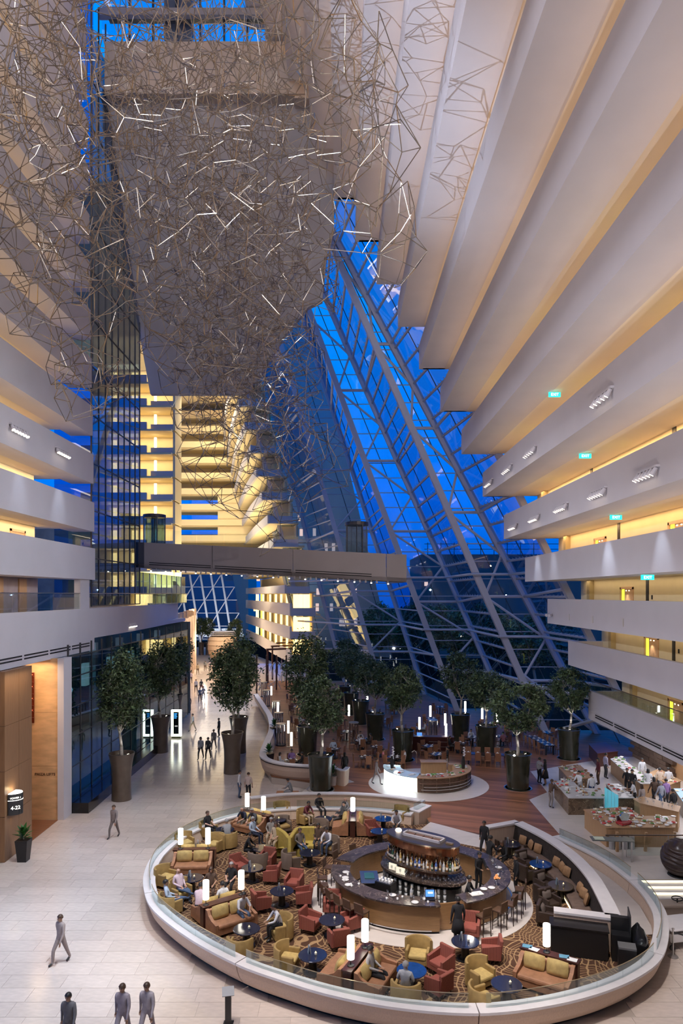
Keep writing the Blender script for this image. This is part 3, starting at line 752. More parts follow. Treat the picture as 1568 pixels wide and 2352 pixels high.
# ================================================================== ground floor, left side
gl = struct(thing('window_4', 'dark glass wall with black plinth beside the concourse planters', 'glass wall'))
gx4 = -16.2
yc4 = [40.5, 42.4, 44.3, 46.2, 48.1, 50.0, 52.6, 55.2, 57.8, 60.4, 63.0, 66.0, 69.0, 72.0]
zr = [0.35, 2.6, 4.4, 6.2, 8.0, 9.25]
for i in range(len(yc4)-1):
    for j in range(5): MB().b2(gx4-0.01, gx4, yc4[i], yc4[i+1], zr[j], zr[j+1]).build('pane', GLASSG, gl)
for y in yc4: MB().b2(gx4-0.07, gx4+0.03, y-0.03, y+0.03, 0.3, 10).build('mullion', MULL, gl)
for zz in zr[1:]: MB().b2(gx4-0.05, gx4+0.02, 40.5, 72, zz-0.03, zz+0.03).build('transom', MULL, gl)
PLINTH = mat('black_granite', (0.012, 0.010, 0.011), 0.15)
MB().prism([(-16.2,40.5),(-15.0,40.5),(-15.0,58.5),(-16.2,58.5)], 0, 0.62).build('plinth', PLINTH, gl)
dk = MB().b2(-15.95, -15.9, 40.4, 58.5, 0.62, 0.66); dk.build('plinth_ledge', PLINTH, gl)
# what stands behind the dark glass
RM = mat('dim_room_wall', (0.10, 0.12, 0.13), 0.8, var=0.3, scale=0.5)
back = struct(thing('wall_left_room', 'dim room behind the dark concourse glass', 'room'))
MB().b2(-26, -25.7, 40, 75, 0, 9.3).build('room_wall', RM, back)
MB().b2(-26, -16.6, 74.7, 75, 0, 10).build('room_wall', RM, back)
for y in (46, 52, 58, 64, 70): MB().b2(-19.2, -18.7, y, y+0.5, 0, 9.3).build('room_column', mat('pale_room_column', (0.35, 0.42, 0.44), 0.7), back)
for y in (44, 49, 55, 61, 67):
    MB().b2(-21, -20.6, y, y+0.9, 5.6, 7.4).build('lit_panel', emis('room_window_glow', (0.75, 0.9, 1.0), 0.8), back)
point('room_lamp', (-20, 50, 6), 120, (0.5, 0.8, 1.0), 0.3); point('room_lamp', (-20, 64, 6), 160, (0.6, 0.9, 0.9), 0.3)

# lift lobby: travertine wall, column, timber walls
lob = struct(thing('wall_lobby', 'oak panelled lift lobby wall with warm travertine return', 'wall'))
MB().b2(-16.34, -15.98, 39.3, 40.45, 0, 9.3).build('column', WHITE, lob)
for j in range(3):
    for i in range(2): MB().b2(-19.4+1.55*i, -19.4+1.55*(i+1)-0.012, 39.35, 39.7, 3.1*j, 3.1*(j+1)-0.012).build('stone_panel', TRAV, lob)
font('PAIZA LIFTS', 'lettering', mat('bronze_letters', (0.16, 0.09, 0.05), 0.4, 0.6), lob, (-17.08, 39.34, 2.62), (PI/2, 0, 0), 0.225, 0.012)
MB().prism([(-19.4,36),(-16.3,36),(-16.3,39.3),(-19.4,39.3)], 0.0, 0.012).build('timber_floor', DECK, lob)
OAKP = mat('brown_oak_panel', (0.27, 0.145, 0.072), 0.45, var=0.14, scale=3, stretch=(8, 8, 0.5))
pj = [0.0, 2.2, 4.4, 6.6, 9.25]
for j in range(4):
    for y0, y1 in ((33.05, 34.5), (34.52, 35.95)):
        MB().b2(-16.62, -16.3, y0, y1, pj[j]+0.008, pj[j+1]-0.008).build('oak_panel', OAKP, lob)
    for y0, y1 in ((29.0, 31.0), (31.02, 33.03)):
        MB().b2(-17.7, -17.25, y0, y1, pj[j]+0.008, pj[j+1]-0.008).build('oak_panel', OAKP, lob)
    MB().b2(-17.25, -16.32, 33.05, 33.1, pj[j]+0.008, pj[j+1]-0.008).build('oak_panel', OAKP, lob)
MB().b2(-19.6, -16.62, 35.9, 36.0, 0, 9.25).build('oak_return', OAKP, lob)
MB().b2(-19.7, -19.4, 33, 41, 0, 9.3).build('inner_wall', TRAV, lob)
MB().b2(-17.24, -17.1, 30.6, 32.7, 0.02, 0.05).build('step_edge', RIMST, lob)
area('lobby_lamps', (-17.4, 37.8, 9.1), (1.6, 2.6), 110, (1.0, 0.70, 0.42))
spot('lobby_wash', (-16.6, 38.0, 9.0), (-17.4, 39.3, 4.5), 150, (1.0, 0.62, 0.3), 60, 0.8, 0.1)
area('lobby_lamps', (-15.6, 33.5, 9.15), (0.6, 4), 45, (1.0, 0.78, 0.5))
# lit copper display on the travertine
rk = thing('copper_wall_display', 'copper mesh wall display with red bottles glowing on the travertine wall', 'wall display', (-17.95, 39.3, 5.6))
COPP = mat('copper_glow', (0.30, 0.07, 0.04), 0.3, 0.8)
MB().b2(-0.28, 0.28, -0.06, 0.0, 0, 2.9).build('back_panel', COPP, rk)
REDG = emis('red_bottle_glow', (1.0, 0.25, 0.12), 0.9)
for j in range(8):
    MB().b2(-0.3, 0.3, -0.16, -0.02, 0.3+0.34*j, 0.33+0.34*j).build('shelf', COPP, rk)
    MB().tube((-0.24, -0.11, 0.40+0.34*j), (0.12+0.1*(j % 2), -0.11, 0.40+0.34*j), 0.05, 0.02, 8).build('bottle_row', REDG, rk)
MB().box((-0.26, -0.14, 1.35), (0.06, 0.06, 0.06)).build('lamp', LENS, rk); MB().box((-0.26, -0.14, 0.62), (0.06, 0.06, 0.06)).build('lamp', LENS, rk)
# round tower sign
sg = thing('lift_sign', 'black half drum sign lettered TOWER 1 and 4-22 glowing on the oak wall', 'sign', (-16.28, 33.7, 2.2))
SIGNB = mat('sign_bronze_black', (0.05, 0.05, 0.05), 0.35, 0.4)
drum = MB(); prof = [(0.02+0.52*math.cos(a), 0.42*math.sin(a)) for a in [-PI/2+PI*i/16 for i in range(17)]]
drum.prism(prof, 0, 1.02); drum.build('drum', SIGNB, sg)
SIGNW = emis('sign_letters_white', (1.0, 0.97, 0.88), 2.5)
MB().prism([(p[0]*1.01, p[1]*1.01) for p in prof], 0.70, 0.73).build('light_line', SIGNW, sg)
MB().prism([(p[0]*.96, p[1]*.96) for p in prof], 1.02, 1.05).build('light_top', SIGNW, sg)
fx = 0.315; font('TOWER 1', 'lettering', SIGNW, sg, (fx+.05, -0.345, 0.84), (PI/2, 0, math.radians(38)), 0.118)
font('4-22', 'lettering', SIGNW, sg, (fx+.05, -0.345, 0.36), (PI/2, 0, math.radians(38)), 0.24)
point('sign_uplight', (-16.1, 33.7, 3.4), 5, (1.0, 0.78, 0.4), 0.05)
spot('sign_downlight', (-16.15, 33.7, 2.15), (-16.2, 33.7, 0), 8, (1.0, 0.75, 0.4), 80, 0.6, 0.05)

# ================================================================== ground floor, right side
wr = struct(thing('wall_right_buffet', 'dark stacked stone wall with woven timber panel behind the buffet', 'wall'))
random.seed(3)
yy = 31.0; row = 0
for j in range(11):
    y = 31.0-(0.35 if j % 2 else 0)
    while y < 52:
        L = random.uniform(0.9, 1.9); d = random.uniform(0, 0.07)
        if not (43.2 < y+L/2 < 47.2): MB().b2(22.6-d, 23.2, y, y+L-0.03, 0.45+0.29*j, 0.45+0.29*(j+1)-0.02).build('stone_block', DARKST, wr)
        y += L
MB().b2(22.9, 23.2, 43.0, 47.6, 0.45, 3.6).build('timber_back', WOODW, wr)
WEAVE = mat('woven_timber', (0.30, 0.13, 0.06), 0.5, var=0.35, scale=2, stretch=(1, 2, 9))
for j in range(4):
    for i in range(3): MB().rbox((22.75, 44.6+0.82*i, 1.95+0.42*j), (0.22, 0.78, 0.38), 0.08).build('woven_panel', WEAVE, wr)
area('buffet_lamps', (20.2, 41, 3.45), (2.2, 18), 420, (0.95, 0.93, 1.0))
spot('panel_wash', (21.6, 45.3, 3.4), (22.8, 45.4, 1.8), 60, (1, 0.7, 0.4), 90, 0.7, 0.1)

# ================================================================== far atrium
FARW = mat('far_cream_paint', (0.75, 0.62, 0.36), 0.85, var=0.04, scale=0.3)
FARP = mat('far_parapet_paint', (0.50, 0.47, 0.46), 0.8)
far = struct(thing('wall_far', 'yellow lit balconies of the far atrium seen beneath the grey end wall', 'balconies'))
GLOW = emis('warm_far_glow', (1.0, 0.74, 0.30), 2.4)
GLOWW = emis('white_window_glow', (1.0, 0.95, 0.78), 2.4)
for k in range(10):
    zb = 13.1+3.25*k-0.0
    # left stack of balconies with stub ends facing the camera
    MB().b2(-26.6, -23.5, 95.2, 95.6, zb, zb+0.85).build('stub_parapet', FARP, far)
    MB().b2(-36, -26.9, 94.2, 94.5, zb, zb+0.95).build('parapet', FARP, far)
    MB().b2(-36, -23.5, 94.3, 99, zb-0.25, zb).build('slab', FARW, far)
    MB().b2(-36, -23.5, 98.6, 99, zb, zb+3.0).build('back_wall', FARW, far)
    MB().b2(-23.5, -23.2, 95.2, 99, zb, zb+3.0).build('side_wall', FARW, far)
    MB().b2(-26.5, -26.2, 96.6, 96.9, zb+0.9, zb+2.6).build('lit_slot', GLOWW, far)
    for q in range(2): MB().b2(-30.2-3*q, -29.4-3*q, 98.4, 98.6, zb+.5, zb+2.6).build('lit_door', GLOW, far)
    area('far_corridor_lamps', (-28.5, 97, zb+2.98), (9, 2), 260, (1.0, 0.80, 0.48))
    # right stack following a curve
    xo = -0.245*(zb-13.1)
    pc = spline([(-7.9+xo, 95), (-11.5+xo, 110), (-15.6+xo*0.9, 128), (-21+xo*0.7, 150)], 8)
    pp = [p.copy() for p in pc]
    MB().sweep(pp, [(0,zb),(0,zb+1.2),(0.3,zb+1.2),(0.3,zb)]).build('parapet', FARP, far)
    MB().sweep(pp, [(0.3,zb),(0.3,zb+.25),(4.4,zb+.25),(4.4,zb)]).build('slab', FARW, far)
    MB().sweep(pp, [(3.2,zb+.25),(3.2,zb+3.1),(3.4,zb+3.1),(3.4,zb+.25)]).build('back_wall', FARW, far)
    MB().b2(-7.6+xo, -4.4+xo, 94.6, 95, zb, zb+1.0).build('stub_parapet', FARP, far)
    MB().b2(-7.4+xo, -4.6+xo, 97.5, 97.8, zb+.25, zb+3.1).build('back_wall', FARW, far)
for k in range(3):
    zb = 3.5+3.25*k
    pc = spline([(-7.2+0.25*k*0, 95), (-11.2, 110), (-15.4, 128), (-21, 150)], 8)
    MB().sweep(pc, [(0,zb),(0,zb+1.75),(0.3,zb+1.75),(0.3,zb)]).build('parapet', mat('far_parapet_pale', (0.62,0.55,0.48), .8), far)
    MB().sweep(pc, [(0.3,zb),(0.3,zb+.25),(4.4,zb+.25),(4.4,zb)]).build('slab', FARW, far)
    MB().sweep(pc, [(3.2,zb+.25),(3.2,zb+3.1),(3.4,zb+3.1),(3.4,zb+.25)]).build('back_wall', FARW, far)
    MB().b2(-7.0, -3.6, 94.6, 95, zb, zb+1.1).build('stub_parapet', FARP, far)
    for q in range(2, 30, 3):
        p = pc[min(q, len(pc)-1)]
        MB().b2(p.x+2.3, p.x+2.6, p.y-0.7, p.y+0.3, zb+0.6, zb+3.0).build('lit_door', GLOW, far)
    MB().b2(-6.9, -4.0, 97.4, 97.6, zb+.3, zb+3.0).build('lit_wall', GLOW, far)  # warm light on this wall is put in as emission
for k in range(1, 12):
    zb = 14.2+3.0*k
    MB().b2(-36, -14, 131, 131.6, zb, zb+1.15).build('far_parapet', FARP if k < 2 else FARW, far)
    MB().b2(-36, -14, 131.6, 138, zb-0.2, zb+0.1).build('far_slab', FARW, far)
    if k not in (3, 4, 5): MB().b2(-36, -14, 136, 136.4, zb+.1, zb+2.9).build('back_wall', FARW, far)
    else:
        MB().b2(-31.4+0.4*k, -23.8, 131.5, 131.55, zb+1.2, zb+2.0).build('strip_pane', GLASS, far)
        MB().b2(-23.8, -14, 131.4, 131.6, zb+1.1, zb+2.9).build('back_wall', FARW, far)
area('far_area_light', (-22, 112, 44), (12, 26), 9000, (1.0, 0.82, 0.52), (math.radians(10), 0, 0))
area('far_area_light', (-22, 104, 12.5), (10, 20), 9000, (1.0, 0.82, 0.52), (math.radians(165), 0, 0))  # added upward fill hidden behind the bridge, brightens slab undersides
struct(MB().b2(-40, -17, 62, 160, 50, 50.5).build('ceiling_far', FARW))
# far blue facade at the end of the concourse
ff = struct(thing('window_5', 'distant blue glass facade with leaning white ribs at the end of the concourse', 'facade'))
for i in range(9):
    x0 = -47+2.6*i
    for j in range(5):
        z0 = 2+3.2*j
        q = [(x0-.18*z0, 168, z0), (x0+2.6-.18*z0, 168, z0), (x0+2.6-.18*(z0+3.2), 168, z0+3.2), (x0-.18*(z0+3.2), 168, z0+3.2)]
        MB().add(q, [(0,1,2,3)]).build('pane', GLASS2, ff)
        MB().tube((x0-.18*z0, 167.8, z0), (x0+2.6-.18*z0, 167.8, z0), 0.1, None, 5).build('transom', STRUT, ff)
        if (i+j) % 2: MB().tube((x0-.18*z0, 167.6, z0), (x0+2.6-.18*(z0+3.2), 167.6, z0+3.2), 0.12, None, 5).build('brace', STEEL, ff)
    MB().tube((x0-.36, 167.5, 0), (x0-.18*19, 167.5, 19), 0.26, None, 6).build('rib', STEEL, ff)
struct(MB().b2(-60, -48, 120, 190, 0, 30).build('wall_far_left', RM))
area('far_floor_lamps', (-20, 105, 9.5), (10, 40), 3000, (1.0, 0.82, 0.6))
# concourse left side beyond the glass: lit warm columns
fl = struct(thing('wall_far_concourse', 'warm lit shop front columns beyond the gallery end', 'wall'))
for i in range(8): MB().b2(-19.6-0.9*i, -19.0-0.9*i, 76+6*i, 77+6*i, 0, 10.5).build('column', mat('warm_column', (0.62, 0.45, 0.34), .7), fl)
MB().b2(-32, -31.7, 75, 130, 0, 13).build('shop_wall', mat('shop_wall', (0.45, 0.33, 0.26), .7), fl)

# ================================================================== outdoors seen through the glass
GRD = mat('dark_asphalt', (0.015, 0.015, 0.015), 0.9, spec=0.0)
struct(MB().b2(-300, 400, 150, 700, -1.2, -1.0).build('ground_outside', GRD)); struct(MB().b2(-40, 400, 55, 150, -1.2, -1.0).build('ground_forecourt', GRD))
TOWB = mat('neighbour_tower_cladding', (0.28, 0.36, 0.40), 0.6, var=0.15, scale=0.05)
PINK = emis('pink_pane_glow', (1.0, 0.62, 0.45), 0.9)
tb = thing('tower_block', 'dark blue neighbouring tower filling the left bays of the facade', 'building', (0, 0, 0))
MB().add([(-14,176,-1),(11.3,150,-1),(11.3,175,-1),(-14,200,-1),(-34,176,100),(-12.2,150,100),(-12.2,175,100),(-34,200,100)], [(3,2,1,0),(4,5,6,7),(0,1,5,4),(1,2,6,5),(2,3,7,6),(3,0,4,7)]).build('tower_wall', TOWB, tb)
fb = thing('added_backdrop_block', 'added blue grey block darkening the far concourse glass', 'building', (0, 0, 0)); MB().b2(-80, -28, 205, 225, -1, 30).build('block_wall', TOWB, fb); MB().b2(-80, -28, 204.8, 225, 30, 31).build('roof_edge', TOWB, fb)  # block added behind the far glass so its panes look darker
area('far_rib_fill', (-30, 158, 3), (16, 4), 2500, (0.9, 0.95, 1.0), (math.radians(150), 0, 0))  # added light to brighten the far facade ribs, no fixture
random.seed(11)
for i in range(40):
    x = random.uniform(-20, 3); z = 6+3.3*random.randint(0, 7)
    MB().b2(x, x+0.7, 149.9, 149.97, z, z+1.7).build('glow_pane', PINK, tb)  # pink glowing panes stand in for reflections of the lit interior
lb = thing('low_block', 'low dark building with roof rails beyond the right bays of the facade', 'building', (0, 0, 0))
DKB = mat('dark_block_wall', (0.10, 0.11, 0.12), 0.8, var=0.2, scale=0.1)
MB().b2(24, 130, 205, 240, -1, 25).build('block_wall', DKB, lb)
MB().b2(20, 60, 150, 158, -1, 16).build('block_wing', DKB, lb)
m = MB()
for i in range(14): m.tube((26+4*i, 206, 25), (26+4*i, 206, 28.6), 0.12, None, 5)
for zz in (26.6, 28.2): m.tube((25, 206, zz), (80, 206, zz), 0.1, None, 5)
m.build('roof_rail', mat('scaffold', (.12,.12,.13), .6), lb)
for i in range(16):
    x = 24+random.uniform(0, 90); z = random.choice((2, 5, 8.5, 12, 15.5, 19))
    MB().b2(x, x+1.1, 204.9, 204.98, z, z+1.2).build('glow_pane', PINK, lb)
LAMPB = emis('street_lamp_glow', (0.75, 0.9, 1.0), 40.0); LAMPY = emis('street_lamp_sodium', (1.0, 0.75, 0.4), 26.0)
for i, (x, y, Y, c) in enumerate(((988,1355,150,0),(1162,1368,140,0),(1222,1424,120,1),(1100,1432,160,1),(1060,1462,130,1),(1008,1432,135,1),(940,1486,130,1),(1126,1300,180,1))):
    p = V(x, y, Y)
    sl = thing('street_lamp', ['bluish street lamp burning left of the two brightest outside lamps', 'bluish street lamp burning right of the two brightest outside lamps', 'yellow street lamp nearest the right balconies', 'small yellow street lamp left of the sign letters outside',
        'small dim street lamp low outside the middle bay', 'small yellow street lamp outside the second bay', 'small street lamp just above the indoor tree tops', 'small street lamp by the dark roof line outside'][i], 'street lamp', (p.x, p.y, -1), 0, 'street lamps outside')
    MB().tube((0,0,0),(0,0,p.z+1),0.12,0.07).build('post', MULL, sl); MB().lathe([(0.05,-.2),(0.24,0),(0.05,.2)], 8, 0, (0,0,p.z+1)).build('lamp_head', LAMPY if c else LAMPB, sl)
# ================================================================== wire sculpture
def sculpture():
    rng = np.random.RandomState(5)
    E = [((520,560,40),(7.2,9,9),1.0),((450,210,35),(8.5,9,7.5),1.15),((560,860,44),(5.4,8,6),.95),((610,1060,47),(6.2,5.5,4.6),1.25),((628,1225,48),(1.5,1.4,2.4),1.0),
         ((120,420,32),(5,7,8),1.25),((845,260,29),(2.5,5,5.6),1.4),((900,560,33),(2.2,3,1.9),1.5),((190,860,38),(2.9,4,2.9),1.3),((60,140,28),(5,6,6),1.3)]
    C = [np.array(V(*c)) for c, r, s in E]; R = [np.array(r) for c, r, s in E]
    vol = np.array([np.prod(r)/s**3 for c, r, s in E]); vol /= vol.sum()
    pts = []; tries = 0; grid = {}
    while len(pts) < 5200 and tries < 90000:
        tries += 1
        k = rng.choice(len(E), p=vol); u = rng.normal(size=3); u /= np.linalg.norm(u); rr = rng.uniform()**(1/2.4)
        p = C[k]+u*R[k]*rr
        if p[2] > 62 or p[1] < 17 or p[0] > 18.3-.5*(p[2]-3.6)-.7 or p[0] < -16.3: continue
        q = min(np.linalg.norm((p-C[j])/R[j]) for j in range(len(E)))
        sp = (0.50+0.62*q**3)*(0.8+0.4*rng.uniform())*(1.35 if p[2] < 13+365/F*p[1] else 1.0)
        c = tuple(int(math.floor(t/1.4)) for t in p); ok = True
        for dx in (-1, 0, 1):
            for dy in (-1, 0, 1):
                for dz in (-1, 0, 1):
                    for o in grid.get((c[0]+dx, c[1]+dy, c[2]+dz), ()):
                        if (o[0]-p[0])**2+(o[1]-p[1])**2+(o[2]-p[2])**2 < sp*sp: ok = False
        if not ok: continue
        pts.append(p); grid.setdefault(c, []).append(p)
    pts = np.array(pts)
    edges = set()
    for i in range(len(pts)):
        d = ((pts-pts[i])**2).sum(1); o = np.argpartition(d, 10)[:10]; o = o[np.argsort(d[o])][1:9]
        deg = 3 if rng.uniform() < .75 else 4
        picked = []
        for j in o:
            v = (pts[j]-pts[i])/math.sqrt(d[j])
            if d[j] > 2.6**2: continue
            if all(v@w < 0.75 for w in picked): picked.append(v); edges.add((min(i, j), max(i, j)))
            if len(picked) >= deg: break
    return pts, sorted(edges)
spts, sedges = sculpture()
sculpt = thing('wire_sculpture', 'huge hanging cloud of thin interlinked steel rods filling the upper atrium', 'sculpture', (0, 0, 0))
def app(ed):
    a, c = spts[ed[0]], spts[ed[1]]; m_ = (a+c)/2
    px, py = 784+F*m_[0]/m_[1], HORIZON-F*(m_[2]-H)/m_[1]
    s = np.linalg.norm(a-c)/m_[1]
    return s if (0 < px < 1568 and 0 < py < 2352) else 0
order = sorted(range(len(sedges)), key=lambda i: -app(sedges[i]))
unit_rod = MB().tube((0, 0, 0), (0, 0, 1), 1.0, None, 6).mesh('rod', ROD)
RR = 0.02
for i in order[:300]:
    a, c = Vector(spts[sedges[i][0]]), Vector(spts[sedges[i][1]])
    o = link('rod', unit_rod, sculpt, a); o.rotation_mode = 'QUATERNION'; o.rotation_quaternion = (c-a).to_track_quat('Z', 'Y'); o.scale = (RR, RR, (c-a).length)
mm = MB()
for i in order[300:]: mm.tube(spts[sedges[i][0]], spts[sedges[i][1]], RR, None, 4, 0, False)
o = mm.build('rod_mass', ROD, sculpt); o['kind'] = 'stuff'
for i in np.argsort(-spts[:, 2])[:14]: MB().tube(spts[i], (spts[i][0], spts[i][1], 68), 0.006, None, 4).build('suspension_cable', ROD, sculpt)

# ================================================================== trees in planters
BARK = mat('pale_grey_bark', (0.42, 0.38, 0.32), 0.8, var=0.25, scale=10)
LEAF = mat('dark_green_leaf', (0.085, 0.130, 0.055), 0.42, island=0.45)
SOIL = mat('planter_soil', (0.10, 0.08, 0.05), 0.95, var=0.3, scale=12)
POTB = mat('bronze_glazed_planter', (0.115, 0.085, 0.062), 0.28, var=0.25, scale=1.6, coat=0.4)
POTG = mat('dark_green_glazed_planter', (0.030, 0.034, 0.022), 0.2, var=0.25, scale=1.6, coat=0.6)
def tree_meshes(seed, rx, rz, trunk, nleaf, lsize=0.19):
    rnd = random.Random(seed)
    t = MB(); lf = MB()
    zc = trunk+rz*1.0
    base = Vector((0, 0, -0.2)); p = base; r = 0.10
    fork = Vector((rnd.uniform(-.15, .15), rnd.uniform(-.15, .15), trunk*0.75))
    t.tube(base, base.lerp(fork, .5)+Vector((.05, .02, 0)), 0.12, 0.095, 8); t.tube(base.lerp(fork, .5)+Vector((.05, .02, 0)), fork, 0.095, 0.08, 8)
    cl = []
    for i in range(64):
        a = rnd.uniform(0, 2*PI); h = rnd.uniform(-0.95, 1.0); q = math.sqrt(max(0, 1-h*h)); rr = rnd.uniform(.55, 1.0)
        cl.append(Vector((rx*q*math.cos(a)*rr, rx*q*math.sin(a)*rr, zc+rz*h*(.75+.25*rr))))
    mains = []
    for i in range(6):
        a = i*PI/3+rnd.uniform(-.4, .4); e = Vector((rx*.45*math.cos(a), rx*.45*math.sin(a), zc+rz*rnd.uniform(-.45, .35)))
        mid = fork.lerp(e, .5)+Vector((rx*.12*math.cos(a), rx*.12*math.sin(a), -.12))
        t.tube(fork, mid, 0.055, 0.042, 6); t.tube(mid, e, 0.042, 0.026, 6); mains += [mid, e]
    for c in cl:
        s = min(mains, key=lambda m_: (m_-c).length); t.tube(s, c, 0.02, 0.008, 4, 0, False)
    for c in cl:
        for j in range(nleaf//len(cl)):
            g = c+Vector((rnd.gauss(0, .23*rx/1.6), rnd.gauss(0, .23*rx/1.6), rnd.gauss(0, .23*rz/1.9)))
            d = Vector((rnd.gauss(0, 1), rnd.gauss(0, 1), rnd.gauss(-.3, .7))).normalized(); n = Vector((rnd.gauss(0, .6), rnd.gauss(0, .6), 1)); s = d.cross(n).normalized()
            L = lsize*rnd.uniform(.7, 1.25); w = L*.28; up = s.cross(d)*w*.5
            lf.add([g, g+d*L*.45+s*w+up, g+d*L, g+d*L*.45-s*w+up], [(0, 1, 2), (0, 2, 3)])
    return t.mesh('trunk', BARK, True), lf.mesh('foliage', LEAF)
TREES = [tree_meshes(1, 1.4, 2.2, 1.8, 5200, .22), tree_meshes(2, 1.5, 1.55, 1.8, 4400, .22), tree_meshes(3, 1.85, 1.4, 1.7, 4600, .22), tree_meshes(4, 1.4, 1.5, 1.7, 2800, .24)]
def pot_mesh(kind):
    if kind == 'flared': pr = [(0.62,0),(0.60,.35),(.585,1.1),(.60,1.7),(.66,2.25),(.74,2.65),(.81,2.92),(.82,2.96),(.77,2.96),(.72,2.7)]; m = POTB
    else: pr = [(0.68,0.0),(.69,.1),(.72,.8),(.77,1.6),(.83,2.1),(.86,2.25),(.81,2.26),(.78,2.1)]; m = POTG
    return smooth_by_angle(MB().lathe(pr, 28, 0, (0, 0, 0), False).mesh('planter', m))
POTM = {'flared': pot_mesh('flared'), 'straight': pot_mesh('straight')}
SOILM = {'flared': MB().lathe([(0.74,2.70),(0.3,2.74),(0.02,2.75)], 20).mesh('soil', SOIL), 'straight': MB().lathe([(.80,2.10),(.3,2.13),(.02,2.14)], 20).mesh('soil', SOIL)}
BASEM = MB().lathe([(.82,0),(.82,.03),(.9,.035),(.9,.0)], 28).mesh('base_ring', BRUSH)
def potted_tree(label, loc, kind='straight', var=0, sc=1.0, ts=1.0, rz=0.0, lit=0, base=True):
    r = thing('potted_tree', label, 'tree', loc, rz, 'trees in tall planters'); r.scale = (sc,)*3
    link('planter', POTM[kind], r); link('soil', SOILM[kind], r)
    if kind == 'straight' and base: link('base_ring', BASEM, r)
    h = 2.75 if kind == 'flared' else 2.13
    t, l = TREES[var]
    link('trunk', t, r, (0, 0, h), 0, (ts,)*3); link('foliage', l, r, (0, 0, h), 0, (ts,)*3)
    if lit:
        fx = MB().tube((.45, -.35, h), (.40, -.31, h+.16), 0.06, 0.075, 8).build('uplight', BLACK, r)
        MB().tube((.40, -.31, h+.16), (.397, -.307, h+.17), 0.06, None, 8).build('uplight_lens', LENS, fx)
        s = spot('planter_uplight', (0, 0, 0), (0, 0, 1), lit, (0.95, 0.97, 1.0), 70, 0.6, 0.05)
        M = Matrix.Rotation(rz, 4, 'Z'); p = Vector(loc)+M @ Vector((.38, -.30, h+.2))*sc
        s.location = p; s.rotation_euler = (Vector(loc)+Vector((0, 0, (h+2.6)*sc))-p).to_track_quat('-Z', 'Y').to_euler()
    return r
g = lambda x, y, z=0.0: tuple(G(x, y, z))
potted_tree('tall tree in bronze planter standing by the black plinth of the dark glass wall', g(279,1836), 'flared', 0, 1, 1.05, 0.3, 40)
potted_tree('tree in bronze planter between the dark glass wall and the glowing sign', g(369,1727), 'flared', 0, 1, 1.0, 1.4, 40)
potted_tree('tree in bronze planter just behind the glowing sign', g(402,1662), 'flared', 0, 1, 1.0, 2.4, 60)
potted_tree('smaller looking tree in the planter furthest along the left row', g(414,1628), 'flared', 0, 1, .95, 4.0, 60)
potted_tree('tree in bronze planter beside the dark suited man on the concourse', g(533,1775), 'flared', 0, 1, 1.06, 5.0, 40)
potted_tree('tree in bronze planter directly behind the one by the dark suited man', g(548,1728), 'flared', 0, 1, 1.08, 0.9, 40)
potted_tree('tree in dark glazed planter at the curved white planter wall with orchid', g(736,1813,ZD), 'straight', 1, 1, 1.0, 0.2, 60)
potted_tree('tall dense tree in dark planter behind the planter by the white wall', g(706,1733,ZD), 'straight', 0, 1, 1.15, 2.0, 30)
potted_tree('pale barked tree in dark planter behind the round buffet island', g(925,1745,ZD), 'straight', 1, 1, 0.98, 3.2, 50)
potted_tree('sparse spreading tree in dark planter before the facade, right of the round buffet', g(1116,1732,ZD), 'straight', 2, 1, .95, 4.1, 50)
potted_tree('tree with bright star shaped lamp on its dark planter at the deck edge', g(1189,1810,ZD), 'straight', 2, 1, 1.0, 0.0, 70)
potted_tree('tree in dark planter nearest the lowest right balcony', g(1306,1742,ZD), 'straight', 1, 1, 0.95, 5.2, 60)
potted_tree('thin pale tree in dark planter standing at the foot of a white facade rib', g(1057,1700,ZD), 'straight', 3, 1, 1.1, 1.1, 40)
potted_tree('tree in dark planter left of the pale barked tree, among the dining tables', g(861,1698,ZD), 'straight', 2, 1, 1.0, 2.6, 30)
potted_tree('dark tree in a planter deep in the dining area', g(828,1662,ZD), 'straight', 2, 1, 1.0, 3.7, 30)
potted_tree('dark tree in a planter before the blue canopy', g(806,1640,ZD), 'straight', 2, 1, 1.0, 5.5, 0)
potted_tree('furthest dark tree of the dining area by the facade ribs', g(793,1622,ZD), 'straight', 3, 1, 1.1, 0.6, 40)
for i, (x, y) in enumerate(((405,1510),(432,1506),(462,1504),(478,1504),(540,1512))):
    potted_tree(['distant tree left of a far row at the concourse end', 'second distant tree of the far row at the concourse end', 'third distant tree of the far row at the concourse end', 'fourth distant tree of the far row at the concourse end', 'distant tree right of the pale woven pavilion'][i], g(x, y), 'flared', 3, .9, 1.25, i*1.3, 0, False)
star = mat('star_lamp', (1, 1, 1), .5, emit=(1, 1, 1), es=60)
sl = thing('planter_lamp', 'very bright small lamp on the rim of the deck edge planter', 'lamp', tuple(G(1189,1810,ZD)+Vector((-.42,-.72,2.28))))
MB().lathe([(.02,-.05),(.07,0),(.02,.06)], 10).build('bulb', star, sl); MB().tube((0,0,-.08),(0,.1,-.08),.02).build('bracket', BLACK, sl)

